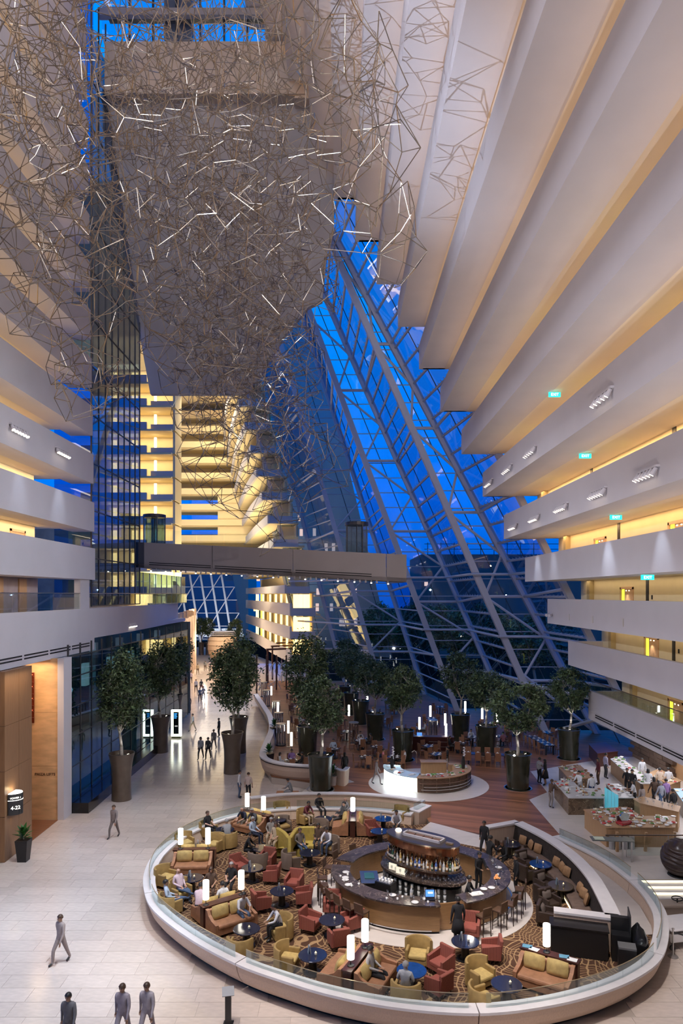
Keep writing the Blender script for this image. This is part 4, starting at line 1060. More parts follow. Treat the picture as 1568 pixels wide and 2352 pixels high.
for i, (x, y, Y, sc_) in enumerate(((945,1500,112,2.4),(1000,1500,125,2.6),(1060,1500,118,2.3),(1115,1510,112,2.5),(1170,1500,106,2.2),(1230,1510,100,2.3),(870,1490,128,2.4),(1290,1520,96,2.1))):
    p = V(x, y, Y); t_, l_ = TREES[1+i % 3]
    r = thing('outdoor_tree', 'dark tree outside the facade, %s' % ['behind the pale barked tree', 'left of the second facade rib', 'right of the second facade rib', 'in the middle of the widest bay', 'left of the first facade rib', 'right of the first facade rib', 'furthest left of the outdoor trees', 'furthest right of the outdoor trees'][i], 'tree', (p.x, Y, -1), i*1.1, 'trees outside the facade'); r.scale = (sc_,)*3
    link('trunk', t_, r); link('foliage', l_, r)
# leafy potted plants
def plant(label, loc, kind, sc=1.0, rz=0.0):
    r = thing('potted_plant', label, 'plant', loc, rz, 'small potted plants'); r.scale = (sc,)*3
    rnd = random.Random(hash(label) % 1000 if False else len(label))
    if kind == 'black':
        v = MB(); a, bt = .30, .21
        v.add([(-bt,-bt,0),(bt,-bt,0),(bt,bt,0),(-bt,bt,0),(-a,-a,1.05),(a,-a,1.05),(a,a,1.05),(-a,a,1.05)], [(3,2,1,0),(0,1,5,4),(1,2,6,5),(2,3,7,6),(3,0,4,7),(4,5,6,7)])
        v.build('pot', BLACK, r); h = 1.05
    elif kind == 'white':
        MB().lathe([(.2,0),(.26,.5),(.28,.55),(.25,.55),(.24,.5)], 16, 0).build('pot', RIMST, r); h = .5
    else: h = 0
    GL = mat('glossy_green_leaf', (0.05, 0.16, 0.035), 0.35, island=0.3)
    for i in range(26):
        a = i*2.4; el = .35+1.0*(i/26); L = rnd.uniform(.45, .65)*(1.15 if kind == 'strap' else 1); w = .10 if kind != 'white' else .06
        d = Vector((math.cos(a)*math.cos(el), math.sin(a)*math.cos(el), math.sin(el))); s = Vector((-math.sin(a), math.cos(a), 0)); st = Vector((0, 0, h+.02+.35*(i/26)))
        p1 = st+d*L*.5; p2 = st+d*L-Vector((0, 0, .1))
        MB().add([st, p1+s*w, p2, p1-s*w, st+Vector((0,0,-.01)), p1+Vector((0,0,-.02)), p2], [(0,5,1),(1,5,2),(0,3,5),(3,2,5)]).build('leaf', GL, r)
    MB().tube((0,0,h-.05),(0,0,h+.4),.03).build('stem', BARK, r)
    return r
plant('broad leaved plant in black tapered pot below the lift sign', (-15.5, 33.3, 0), 'black', 1.0)
plant('leafy plant inside the bulge of the curved white planter wall', g(617,1762,ZD), 'black', .95, 1.0)
plant('strap leaved plant in white pot beside the dark glazed planter', g(764,1803,ZD), 'white', 1.15, 2.0)
plant('broad leaved plant behind the upper curve of the white planter wall', g(630,1700,ZD), 'black', 1.05, 2.0)

# ================================================================== lounge furniture
GOLD = mat('gold_velvet', (0.35, 0.23, 0.080), 0.75, var=0.15, scale=6)
GOLDC = mat('pale_gold_cushion', (0.50, 0.36, 0.13), 0.8, var=0.18, scale=7)
TAUPEV = mat('taupe_velvet_back', (0.17, 0.125, 0.095), 0.85, var=0.1, scale=6)
RUST = mat('rust_velvet', (0.34, 0.165, 0.085), 0.6, var=0.22, scale=5)
YELV = mat('mustard_velvet', (0.46, 0.345, 0.075), 0.8, var=0.15, scale=8)
CUSHB = mat('bronze_cushion', (0.34, 0.19, 0.09), 0.7, var=0.2, scale=9)
DARKL = mat('dark_brown_leather', (0.045, 0.028, 0.020), 0.45, var=0.2, scale=6)
STOOLL = mat('brown_stool_leather', (0.10, 0.055, 0.032), 0.4, var=0.2, scale=6)
LEGW = mat('dark_leg_wood', (0.03, 0.015, 0.010), 0.4)
GRAN = mat('blue_black_granite', (0.020, 0.022, 0.045), 0.12, var=0.6, scale=22, coat=0.3)
BLUET = mat('blue_lacquer_table', (0.010, 0.050, 0.20), 0.15, coat=0.5, var=0.3, scale=9)
def stripe_mat():
    m, t, bs = node_mat('red_striped_fabric'); bs.inputs['Roughness'].default_value = .8
    tc = t.nodes.new('ShaderNodeTexCoord'); w = t.nodes.new('ShaderNodeTexWave'); w.wave_type = 'BANDS'; w.bands_direction = 'X'; w.inputs['Scale'].default_value = 3.4
    mp = t.nodes.new('ShaderNodeMapping'); mp.inputs['Rotation'].default_value = (0, 0, 0)
    sp = t.nodes.new('ShaderNodeSeparateXYZ'); a = t.nodes.new('ShaderNodeMath'); a.operation = 'ADD'; cb = t.nodes.new('ShaderNodeCombineXYZ')
    t.links.new(tc.outputs['Object'], sp.inputs[0]); t.links.new(sp.outputs['X'], a.inputs[0]); t.links.new(sp.outputs['Y'], a.inputs[1]); t.links.new(a.outputs[0], cb.inputs['X'])
    t.links.new(cb.outputs[0], w.inputs['Vector'])
    r = t.nodes.new('ShaderNodeValToRGB'); r.color_ramp.interpolation = 'CONSTANT'; e = r.color_ramp.elements
    e[0].position = 0; e[0].color = (0.23, 0.058, 0.042, 1); e[1].position = .55; e[1].color = (0.44, 0.18, 0.11, 1)
    n_ = e.new(.8); n_.color = (0.16, 0.028, 0.022, 1)
    t.links.new(w.outputs['Fac'], r.inputs[0]); t.links.new(r.outputs[0], bs.inputs['Base Color'])
    return m
STRIPE = stripe_mat()
REDS = mat('red_seat_fabric', (0.27, 0.070, 0.050), .8, var=.1, scale=8)
def upath(a0, a1, r, n=16, sy=1.0): return [(r*math.cos(a0+(a1-a0)*i/n), sy*r*math.sin(a0+(a1-a0)*i/n)) for i in range(n+1)]
def make_tub(shell_m, seat_m):
    def fn():
        r = thing('tub_chair', '', 'armchair'); R_ = .40
        p = upath(math.radians(-15), math.radians(-165), R_, 18)
        smooth_by_angle(MB().sweep(p, [(0,.10),(0,.76),(-.02,.80),(-.08,.80),(-.10,.76),(-.10,.10)]).build('back', shell_m, r).data)
        for s in (-1, 1):
            x = s*.385
            a = MB().rbox((s*.345, .10, .35), (.10, .42, .50), .035).build('arm', shell_m, r)
        MB().rbox((0, .03, .36), (.60, .58, .16), .05).build('seat_cushion', seat_m, r)
        MB().rbox((0, .0, .20), (.62, .60, .18), .03).build('seat_base', shell_m, r)
        for sx_ in (-1, 1):
            for sy_ in (-1, 1): MB().tube((sx_*.26, sy_*.22, 0), (sx_*.26, sy_*.22, .12), .025).build('foot', LEGW, r)
        return r
    return fn
tub_gold = Maker(make_tub(GOLD, GOLDC)); tub_grey = Maker(make_tub(TAUPEV, GOLD))
def make_red():
    r = thing('striped_armchair', '', 'armchair')
    MB().rbox((0, -.30, .50), (.62, .12, .66), .03, 0, 0, math.radians(8)).build('backrest', STRIPE, r)
    for s in (-1, 1):
        v = MB(); x0, x1 = s*.25, s*.35
        v.add([(x0,-.32,.18),(x0,.30,.18),(x0,.30,.58),(x0,-.32,.68),(x1,-.32,.18),(x1,.30,.18),(x1,.30,.58),(x1,-.32,.68)], [(0,1,2,3),(7,6,5,4),(0,4,5,1),(1,5,6,2),(2,6,7,3),(3,7,4,0)])
        v.build('arm', STRIPE, r)
    MB().rbox((0, .02, .37), (.50, .58, .16), .04).build('seat_cushion', REDS, r)
    MB().box((0, 0, .24), (.52, .60, .12)).build('seat_base', STRIPE, r)
    for sx_ in (-1, 1):
        for sy_ in (-1, 1): MB().tube((sx_*.28, sy_*.26, 0), (sx_*.28, sy_*.26, .2), .02, .026).build('leg', LEGW, r)
    return r
red = Maker(make_red)
def make_dark():
    r = thing('leather_armchair', '', 'armchair')
    MB().rbox((0, -.30, .48), (.66, .14, .70), .04).build('backrest', DARKL, r)
    for s in (-1, 1): MB().rbox((s*.30, .02, .38), (.09, .60, .42), .03).build('arm', DARKL, r)
    MB().rbox((0, .04, .36), (.50, .56, .15), .05).build('seat_cushion', DARKL, r)
    MB().pillow((0, -.16, .58), (.44, .16, .36), 0, 0, .25).build('cushion', mat('grey_brown_cushion', (.13,.10,.085), .8), r, True)
    for sx_ in (-1, 1):
        for sy_ in (-1, 1): MB().tube((sx_*.28, sy_*.27, 0), (sx_*.28, sy_*.27, .28), .022).build('leg', LEGW, r)
    return r
dark = Maker(make_dark)
def make_sofa():
    r = thing('two_seat_sofa', '', 'sofa'); w = 1.75
    MB().rbox((0, -.36, .50), (w, .16, .62), .05).build('backrest', RUST, r)
    for s in (-1, 1):
        v = MB(); x0, x1 = s*(w/2-.12), s*w/2
        pr = [(-.42,.08),(.42,.08),(.42,.50),(.30,.52),(.05,.55),(-.18,.66),(-.30,.80),(-.42,.82)]; n_ = len(pr)
        v.add([(x0,y,z) for y, z in pr]+[(x1,y,z) for y, z in pr], [tuple(range(n_)), tuple(range(2*n_-1, n_-1, -1))]+[(i, n_+i, n_+(i+1) % n_, (i+1) % n_) for i in range(n_)])
        v.build('arm', RUST, r)
    MB().rbox((0, .06, .37), (w-.26, .74, .18), .06).build('seat_cushion', RUST, r)
    MB().box((0, .02, .20), (w-.24, .78, .2)).build('seat_base', RUST, r)
    for s in (-1, 1): MB().pillow((s*.37, -.20, .68), (.70, .24, .52), 0, 0, .22).build('cushion', GOLDC, r, True)
    for sx_ in (-1, 1):
        for sy_ in (-1, 1): MB().tube((sx_*.78, sy_*.34, 0), (sx_*.78, sy_*.34, .1), .03).build('foot', LEGW, r)
    return r
sofa = Maker(make_sofa)
def make_table(mt, rad=.48):
    def fn():
        r = thing('round_table', '', 'table')
        MB().lathe([(rad-.03,.56),(rad,.575),(rad,.60),(rad-.02,.612)], 32).build('table_top', mt, r)
        MB().lathe([(.17,.04),(.14,.10),(.13,.5),(.2,.56)], 16).build('pedestal', BLACK, r)
        MB().lathe([(.30,0),(.30,.03),(.26,.045)], 20).build('base', BLACK, r)
        return r
    return fn
tab_g = Maker(make_table(GRAN)); tab_b = Maker(make_table(BLUET))
def make_lamp():
    r = thing('table_lamp', '', 'lamp')
    MB().lathe([(.11,0),(.11,.02),(.03,.035)], 16).build('base', BLACK, r); MB().tube((0,0,.03),(0,0,.25),.015).build('stem', BLACK, r)
    MB().lathe([(.115,.22),(.118,.24),(.118,.90),(.112,.92)], 18).build('shade', LAMPW, r)
    return r
lamp = Maker(make_lamp)
MENUM = mat('grey_blue_menu_card', (0.20, 0.27, 0.33), 0.5); MENU2 = mat('pale_menu_card', (0.42, 0.44, 0.46), 0.5)
def make_menu():
    r = thing('menu_card', '', 'menu')
    MB().box((-.03, 0, .13), (.015, .15, .26), 0, 0, 0, .12).build('cover', MENUM, r); MB().box((.03, 0, .13), (.015, .15, .26), 0, 0, 0, -.12).build('back_cover', MENU2, r)
    return r
menu = Maker(make_menu)
def make_candle():
    r = thing('candle_glass', '', 'candle')
    MB().lathe([(.035,0),(.045,.03),(.045,.09)], 12, 0, (0,0,0), True).build('tumbler', mat('candle_glass', (.5,.5,.45), .1), r); MB().lathe([(.02,.09),(.012,.12),(.002,.14)], 8).build('flame', emis('candle_flame', (1.0,.62,.2), 4), r)
    return r
candle = Maker(make_candle)
def toward(p, q): return math.atan2(-(q[0]-p[0]), q[1]-p[1])
def L_(x, y): return g(x, y, ZD)
CH = 'chairs of the oval lounge'
# tables (pixel of the foot, label)
TB = {}
def table(key, x, y, label, mk=None, men=True, can=True):
    p = G(x, y, ZD+.6); p = Vector((p.x, p.y, ZD)); TB[key] = p
    (mk or tab_g)(label, tuple(p), 0, None, 'round tables of the lounge')
    nm = label.replace('round ', '', 1)
    if men: menu('menu on the '+nm, (p.x-.12, p.y+.08, ZD+.612), random.uniform(-.5, .5), None, 'menus on lounge tables')
    if can: candle('candle on the '+nm, (p.x+.1, p.y-.05, ZD+.612), 0, None, 'candles on lounge tables')
    return p
table('t1', 636, 1882, 'round table by the back wall left of the seated man in black')
table('t2', 441, 2016, 'round table before the front facing sofa at the left')
table('t3', 579, 1993, 'round table of the rear trio of red armchairs')
table('t4', 647, 2046, 'round table of the front trio of red armchairs')
table('t5', 762, 2112, 'round table ringed by four red armchairs', None, False)
table('t6', 566, 2133, 'round table between two gold tub chairs below the twin lamps', None, False)
table('t7', 718, 2193, 'round table near the front glass with two menus')
table('t8', 1068, 2162, 'round table at the edge of the pale ring by the waitress')
table('t9', 945, 2228, 'round blue table between two seated men at the front', tab_b, False, False)
table('t10', 1163, 2260, 'round table at the front right beside the gold tub chairs', None, False)
table('t11', 880, 1880, 'round blue table by the back wall with a tall menu', tab_b)
table('t12', 872, 1909, 'round table beside the single red armchair behind the bar', None, False)
table('t13', 692, 1913, 'round table behind the mustard serpentine sofa')
table('t14', 603, 1948, 'round table crowded by five guests left of the mustard sofa', None, False)
table('t15', 742, 1880, 'round table with papers before the suited man', None, False)
table('t16', 459, 1944, 'round table behind the left sofas with a menu')
table('t17', 516, 1905, 'round table by the woman in black at the back left', None, False)
table('t18', 711, 1958, 'round table right of the mustard sofa with drinks', None, False)
table('r1', 1241, 1984, 'round blue table of the curved banquette', tab_b)
table('r2', 1287, 2034, 'round bronze topped table of the curved banquette', Maker(make_table(mat('bronze_table_top', (.10,.075,.05), .15, .3), .52)))
table('r3', 1172, 1938, 'round table at the far end of the curved banquette')
def clear(p, q, m=.86):
    d = Vector((p.x-q.x, p.y-q.y, 0))
    return Vector((q.x, q.y, ZD))+d.normalized()*m if d.length < m else p
def seat(mk, x, y, tkey, label, turn=0.0, group=CH):
    p = G(x, y, ZD); q = TB[tkey] if isinstance(tkey, str) else tkey
    if isinstance(tkey, str): p = clear(p, q)
    return mk(label, tuple(p), toward(p, q)+turn, None, group)
seat(tub_gold, 380, 2034, 't2', 'gold tub chair left of the table before the left sofa')
seat(tub_gold, 424, 1952, 't16', 'gold tub chair with cushion behind the left sofa, against the wall')
seat(tub_gold, 494, 1955, 't16', 'gold tub chair right of the table behind the left sofas')
seat(tub_gold, 479, 1923, 't17', 'gold tub chair of the woman in black')
seat(tub_gold, 521, 1943, 't17', 'gold tub chair with its back to the camera at the back left')
seat(tub_gold, 646, 1876, 't1', 'gold tub chair with rust cushion against the back wall')
seat(tub_gold, 701, 1893, 't15', 'gold tub chair of the person in maroon')
seat(tub_gold, 563, 2178, 't6', 'gold tub chair with its back to the camera at the twin lamp sofas')
seat(tub_gold, 643, 2155, 't6', 'gold tub chair of the man in white leaning over the table')
seat(tub_gold, 392, 2098, Vector((-6.2, 27.4, 0)), 'gold tub chair at the left rim of the man in pale shirt')
seat(tub_gold, 414, 2068, Vector((-5.9, 27.4, 0)), 'gold tub chair of the bald man in pink shirt')
seat(tub_gold, 676, 2228, 't7', 'gold tub chair by the front glass left of the menu table')
seat(tub_gold, 960, 2215, 't9', 'gold tub chair with brown cushion behind the front blue table')
seat(tub_gold, 939, 2290, 't9', 'gold tub chair of the grey haired man at the front')
seat(tub_gold, 1103, 2265, 't10', 'gold tub chair left of the front right table')
seat(tub_gold, 1143, 2312, 't10', 'gold tub chair half hidden by the front coping')
seat(tub_gold, 919, 1886, 't11', 'gold tub chair against the back wall right of the blue table')
seat(tub_grey, 649, 1912, 't13', 'taupe backed tub chair left of the table behind the mustard sofa')
seat(tub_grey, 733, 1920, 't13', 'taupe backed tub chair right of the table behind the mustard sofa')
seat(tub_grey, 602, 1979, 't14', 'taupe backed tub chair in front of the crowded table')
seat(tub_grey, 675, 1993, 't18', 'taupe backed tub chair holding a black bag')
seat(tub_grey, 757, 1961, 't18', 'taupe backed tub chair of the man in white near the bar')
seat(red, 549, 2007, 't3', 'red striped armchair left of the rear red trio table')
seat(red, 613, 1992, 't3', 'red striped armchair behind the rear red trio table')
seat(red, 607, 2026, 't3', 'red striped armchair in front of the rear red trio table')
seat(red, 675, 2046, 't4', 'red striped armchair behind the front red trio table')
seat(red, 630, 2084, 't4', 'red striped armchair front left of the front red trio table')
seat(red, 678, 2079, 't4', 'red striped armchair front right of the front red trio table')
seat(red, 763, 2098, 't5', 'red striped armchair behind the table ringed by four')
seat(red, 720, 2140, 't5', 'red striped armchair left of the table ringed by four')
seat(red, 772, 2167, 't5', 'red striped armchair in front of the table ringed by four')
seat(red, 806, 2136, 't5', 'red striped armchair right of the table ringed by four')
seat(red, 1080, 2152, 't8', 'red striped armchair behind the table by the waitress')
seat(red, 1110, 2205, 't8', 'red striped armchair right of the table by the waitress')
seat(red, 1012, 2236, 't9', 'red striped armchair behind its neighbour right of the front blue table')
seat(red, 1007, 2284, 't9', 'red striped armchair closest to the front glass', -.5)
seat(red, 862, 1928, 't12', 'lone red striped armchair behind the bar')
DK = 'leather armchairs by the banquette'
seat(dark, 1148, 1952, 'r3', 'dark leather armchair left of the far banquette table', 0, DK); seat(dark, 1178, 1966, 'r3', 'dark leather armchair with its back to the camera at the far banquette table', 0, DK)
seat(dark, 1207, 1998, 'r1', 'dark leather armchair left of the blue banquette table', 0, DK); seat(dark, 1228, 2019, 'r1', 'dark leather armchair with its back to the camera at the blue banquette table', 0, DK)
seat(dark, 1251, 2050, 'r2', 'dark leather armchair left of the bronze banquette table', 0, DK); seat(dark, 1279, 2070, 'r2', 'dark leather armchair with its back to the camera at the bronze banquette table', 0, DK)
seat(dark, 1262, 2093, Vector((8.9, 25.6, 0)), 'dark leather armchair behind the pale end wall of the banquette', 0, DK); seat(dark, 1256, 2124, Vector((8.9, 25.4, 0)), 'dark leather armchair pushed against the pale end wall', 0, DK)

# sofa pairs back to back with a console and lamps between
def console(label, c, ang, L=1.9, lamps=((-.55, 'a'), (.55, 'b')), lab=('', '')):
    r = thing('console_table', label, 'console', (c.x, c.y, ZD), ang, 'walnut consoles between sofas')
    MB().box((0, 0, .84), (L, .34, .05)).build('top', WALN, r); MB().box((0, 0, .42), (L-.06, .28, .80)).build('body', WALN, r)
    M = Matrix.Rotation(ang, 3, 'Z')
    for (u, _), lb in zip(lamps, lab):
        q = Vector((c.x, c.y, ZD+.865))+M @ Vector((u, 0, 0)); lamp(lb, tuple(q), 0, None, 'tall white shaded lamps of the lounge')
def pair(c, ang, labs, lamps, lab, cl, both=(True, True)):
    """ang: direction the console runs; sofas on either side facing away from it"""
    M = Matrix.Rotation(ang, 3, 'Z')
    console(cl, c, ang, 1.9, lamps, lab)
    for s, lb, on in ((1, labs[0], both[0]), (-1, labs[1], both[1])):
        if on:
            q = Vector((c.x, c.y, ZD))+M @ Vector((0, s*.64, 0)); sofa(lb, tuple(q), ang+(0 if s > 0 else PI), None, 'rust velvet sofas of the lounge')
cA = G(446, 1992, ZD); pair(cA, math.radians(3), ('rust sofa with gold cushions facing the back, behind the left sofa', 'rust sofa with two gold cushions facing the camera at the left'), ((-.62, 0), (.62, 0)),
     ('tall white lamp, left one behind the left sofa', 'tall white lamp, right one behind the left sofa'), 'walnut console behind the camera facing sofa at the left')
cB = G(514, 2118, ZD); pair(cB, math.radians(37), ('rust sofa facing the group of guests at the left rim', 'rust sofa with gold cushions of the man in the white polo shirt'), ((-.75, 0), (.75, 0)),
     ('tall white lamp, near one on the slanting console at left', 'tall white lamp, far one on the slanting console at left'), 'slanting walnut console between two sofas at the left')
cC = G(822, 2258, ZD); pair(cC, math.radians(66), ('rust sofa at the front turned left, with two leaning cushions', 'rust sofa at the front right of the twin lamps, with seated man'), ((-.6, 0), (.6, 0)),
     ('tall white lamp, nearest the front glass', 'tall white lamp, second from the front glass'), 'glossy walnut console between the front sofas')
cD = G(1262, 2250, ZD); pair(cD, math.radians(-33), ('', 'rust sofa with two gold cushions at the front right'), ((-.1, 0),), ('tall white lamp on the console strewn with papers',), 'walnut console strewn with papers and magazines', (False, True))
cE = G(810, 1910, ZD); pair(cE, math.radians(88), ('rust sofa of the reclining man at the back', 'rust sofa with rust seat beside the tall back lamp'), ((0, 0),), ('tall white lamp standing highest at the back wall',), 'walnut console between the rear sofas')
cF = G(588, 1903, ZD); pair(cF, math.radians(-32), ('rust sofa beside the back rim left of the twin rear lamps', 'rust sofa of the two bare legged guests'), ((-.62, 0), (.5, 0)), ('tall white lamp nearest the retaining wall end', 'tall white lamp, second at the back left'), 'walnut console between sofas at the back left')
# papers on the console at right
PAPER = mat('white_paper', (.75, .74, .72), .6); PAPB = mat('blue_magazine', (.12, .30, .42), .5)
M_ = Matrix.Rotation(math.radians(-33), 3, 'Z')
for i, (u, v, m, a, lb) in enumerate(((-.75, .02, PAPB, .2, 'blue magazine at the far end of the paper strewn console'), (-.5, -.05, PAPER, -.1, 'white leaflet beside the blue magazine on the console'), (.45, .03, PAPB, .3, 'blue brochure right of the console lamp'), (.72, -.02, PAPER, .05, 'open white newspaper at the near end of the console'))):
    q = Vector((cD.x, cD.y, ZD+.867))+M_ @ Vector((u, v, 0))
    o = MB().box((0, 0, .006), (.30, .22, .012)).box((0.15, 0, .016), (.02, .22, .01)).build('magazine', m, None, False, tuple(q), math.radians(-33)+a); tag(o, lb, 'magazine', 'papers on the right console')
# mustard serpentine sofa
sp = thing('serpentine_sofa', 'mustard yellow serpentine high backed sofa in the middle of the lounge', 'sofa', (0, 0, 0))
cpts = [G(x, y, ZD) for x, y in ((634,1950),(652,1962),(664,1976),(672,1966),(682,1953),(700,1950),(722,1950))]
pth = spline([(p.x, p.y) for p in cpts], 8)
smooth_by_angle(MB().sweep(pth, [(-.09,.12),(-.09,ZD+.0+.62+.45),(-.05,ZD+.66+.45),(.05,ZD+.66+.45),(.09,ZD+.62+.45),(.09,.12)]).build('backrest', YELV, sp).data)
MB().sweep(pth[:22], [(-.75,ZD+.05),(-.75,ZD+.40),(-.70,ZD+.44),(-.09,ZD+.44),(-.09,ZD+.05)]).build('seat', YELV, sp)
MB().sweep(pth[22:], [(.09,ZD+.05),(.09,ZD+.44),(.66,ZD+.44),(.72,ZD+.40),(.72,ZD+.05)]).build('seat', YELV, sp)

# ================================================================== curved banquette
bq = thing('banquette', 'curved banquette with pale coping, dark tufted back and long brown seat', 'bench', (0, 0, 0))
arc = spline([(8.75,34.0),(9.55,32.0),(10.0,29.8),(10.05,27.6),(9.8,25.6),(9.55,24.15)], 8)
DTUFT = mat('dark_tufted_velvet', (.035,.026,.022), .8, var=.4, scale=9, bump=.4); BSEAT = mat('brown_bench_velvet', (.15,.10,.075), .75, var=.25, scale=5)
# arc runs toward the camera: right of travel is the camera's left (-x)
MB().sweep(arc, [(-.28,0.05),(-.28,1.58),(.02,1.58),(.02,0.05)]).build('outer_wall', WOODP, bq)
MB().sweep(arc, [(-.32,1.58),(-.32,1.66),(.22,1.66),(.22,1.58)]).build('coping', RIMST, bq)
MB().sweep(arc, [(.02,ZD+.3),(.02,1.57),(.16,1.57),(.30,ZD+.42),(.30,ZD+.3)]).build('tufted_back', DTUFT, bq)
for i in range(0, len(arc)-2, 3):
    seg = arc[i:i+4]
    if len(seg) > 1:
        a = [seg[0].lerp(seg[1], .03)]+list(seg[1:-1])+[seg[-1].lerp(seg[-2], .03)]
        MB().sweep(a, [(.30,ZD+.28),(.30,ZD+.43),(.36,ZD+.46),(.92,ZD+.46),(.98,ZD+.42),(.98,ZD+.28)]).build('seat_cushion', BSEAT, bq)
MB().sweep(arc, [(.3,ZD),(.3,ZD+.28),(.88,ZD+.28),(.88,ZD)]).build('seat_base', DARKL, bq)
MB().sweep(arc, [(.89,ZD+.02),(.89,ZD+.05),(.93,ZD+.05),(.93,ZD+.02)]).build('floor_light', emis('bench_light', (1,.78,.45), 3), bq)
for (a, c) in (((7.1,33.35),(8.8,34.15)), ((7.65,24.62),(9.75,24.0))):
    d = (Vector(c)-Vector(a)).normalized(); n_ = Vector((-d.y, d.x))*.16
    poly = [tuple(Vector(a)-n_), tuple(Vector(c)-n_), tuple(Vector(c)+n_), tuple(Vector(a)+n_)]
    MB().prism(poly, ZD-.4, 1.58).build('end_wall', WOODP, bq); n2 = n_*1.25
    MB().prism([tuple(Vector(a)-n2), tuple(Vector(c)-n2), tuple(Vector(c)+n2), tuple(Vector(a)+n2)], 1.58, 1.66).build('coping', RIMST, bq)
def make_cush():
    r = thing('scatter_cushion', '', 'cushion'); MB().pillow((0,0,.22), (.44,.2,.44)).build('cover', CUSHB, r, True); return r
cush = Maker(make_cush)
for i, (k, da, lb) in enumerate(((4,.2,'bronze cushion at the far end of the banquette'),(6,-.3,'bronze cushion second from the far end of the banquette'),(8,.3,'bronze cushion third from the far end of the banquette'),(14,.2,'darker bronze cushion left of the middle trio'),(16,-.1,'bronze cushion in the middle trio of the banquette'),(18,.3,'bronze cushion right of the middle trio'),
        (24,.1,'bronze cushion first of the near trio on the banquette'),(26,.4,'bronze cushion second of the near trio on the banquette'),(28,-.2,'bronze cushion third of the near trio on the banquette'),(36,.2,'bronze cushion half hidden at the near end of the banquette'))):
    p = arc[k]; t = (arc[k+1]-arc[k-1]).normalized(); q = p+Vector((t.y, -t.x))*.46
    o = cush(lb, (q.x, q.y, ZD+.465), math.atan2(t.y, t.x)+da, None, 'cushions on the banquette'); o.rotation_euler[0] = -.28
# service counter in front of the banquette end
sv = thing('service_counter', 'black service counter with a dirty plate standing before the banquette end wall', 'counter', (0, 0, 0))
f0, f1 = Vector((7.3,23.8)), Vector((9.1,23.3)); d = (f1-f0).normalized(); n_ = Vector((-d.y, d.x))
MB().prism([tuple(f0), tuple(f1), tuple(f1+n_*.62), tuple(f0+n_*.62)], ZD+.02, ZD+.98).build('cabinet', BLACK, sv)
MB().prism([tuple(f0-d*.04-n_*.04), tuple(f1+d*.04-n_*.04), tuple(f1+d*.04+n_*.64), tuple(f0-d*.04+n_*.64)], ZD+.98, ZD+1.03).build('worktop', mat('black_gloss_top', (.015,.013,.013), .2), sv)
sk = thing('service_cupboard', 'tall black open cupboard with plate on top right of the service counter', 'cupboard', (9.62, 23.55, ZD), math.radians(-17))
MB().b2(-.3,.3,-.3,.3,0,.9).build('body', BLACK, sk); MB().b2(-.3,.3,.1,.3,.9,1.35).build('upper_shelf', BLACK, sk); MB().b2(.27,.31,-.3,.5,0,1.6).build('side_panel', BLACK, sk)
PLATE = mat('white_porcelain', (.80,.79,.77), .2)
bg_ = thing('rubbish_bag', 'crumpled black rubbish bag slumped beside the service cupboard', 'bag', (10.2, 23.55, ZD), .4)
BAGM = mat('black_plastic_bag', (.012,.012,.014), .25, bump=.9, var=.2, scale=6); rnd = random.Random(4)
m = MB().lathe([(.2,0),(.33,.15),(.36,.4),(.32,.75),(.2,1.0),(.08,1.12),(.03,1.2)], 18)
m.v = [(x*(1+rnd.uniform(-.12,.12)), y*(1+rnd.uniform(-.12,.12)), z+rnd.uniform(-.03,.03)*(z > .05)) for x, y, z in m.v]; m.build('sack', BAGM, bg_, True); MB().lathe([(.05,1.12),(.08,1.16),(.05,1.2)],8).build('knot', BAGM, bg_)
bx_ = thing('grey_crate', 'dark grey ribbed crate of the service station', 'crate', (9.55, 22.85, ZD), math.radians(-17))
MB().b2(-.28,.28,-.22,.22,0,.74).build('body', BLACK, bx_); MB().b2(-.28,.28,-.22,.22,.74,.8).build('lid', mat('grey_ribbed_lid', (.14,.14,.14), .6), bx_)
# ================================================================== the oval bar
MARBB = veined('dark_emperador_marble', (.060,.042,.034), (.42,.33,.26), .3, 1.9)
WOODB = mat('golden_oak_bar', (.30,.165,.070), .4, var=.14, scale=3, stretch=(1,1,9))
COPM = mat('copper_mirror', (.42,.20,.11), .12, .9)
bar = thing('bar_counter', 'oval bar counter with dark marble top and golden oak front', 'bar', (0, 0, 0))
zc = ZD+1.08
def barp(a0, a1, n=40, rx=3.62, ry=3.25): return [(BARC.x+rx*math.cos(math.radians(a0+(a1-a0)*i/n)), BARC.y+ry*math.sin(math.radians(a0+(a1-a0)*i/n))) for i in range(n+1)]
# opening for staff at the front right (the waitress stands there)
for a0, a1 in ((292, 520), (170, 276)):
    p = barp(a0, a1); MB().sweep(p, [(0.06,zc),(0.06,zc+.06),(-.72,zc+.06),(-.72,zc)]).build('marble_top', MARBB, bar)
    MB().sweep(p, [(-.12,ZD+.1),(-.12,zc),(-.55,zc),(-.55,ZD+.1)]).build('oak_front', WOODB, bar)
    MB().sweep(p, [(-.2,ZD),(-.2,ZD+.1),(-.5,ZD+.1),(-.5,ZD)]).build('kick_plate', BLACK, bar)
    q = p[2:-2]; MB().sweep(q, [(.12,ZD+.22),(.12,ZD+.26),(.08,ZD+.26),(.08,ZD+.22)]).build('foot_rail', CHROME, bar)
p = barp(277, 291, 6); MB().sweep(p, [(-.35,ZD+.05),(-.35,zc-.05),(-.40,zc-.05),(-.40,ZD+.05)]).build('gate', WOODB, bar)
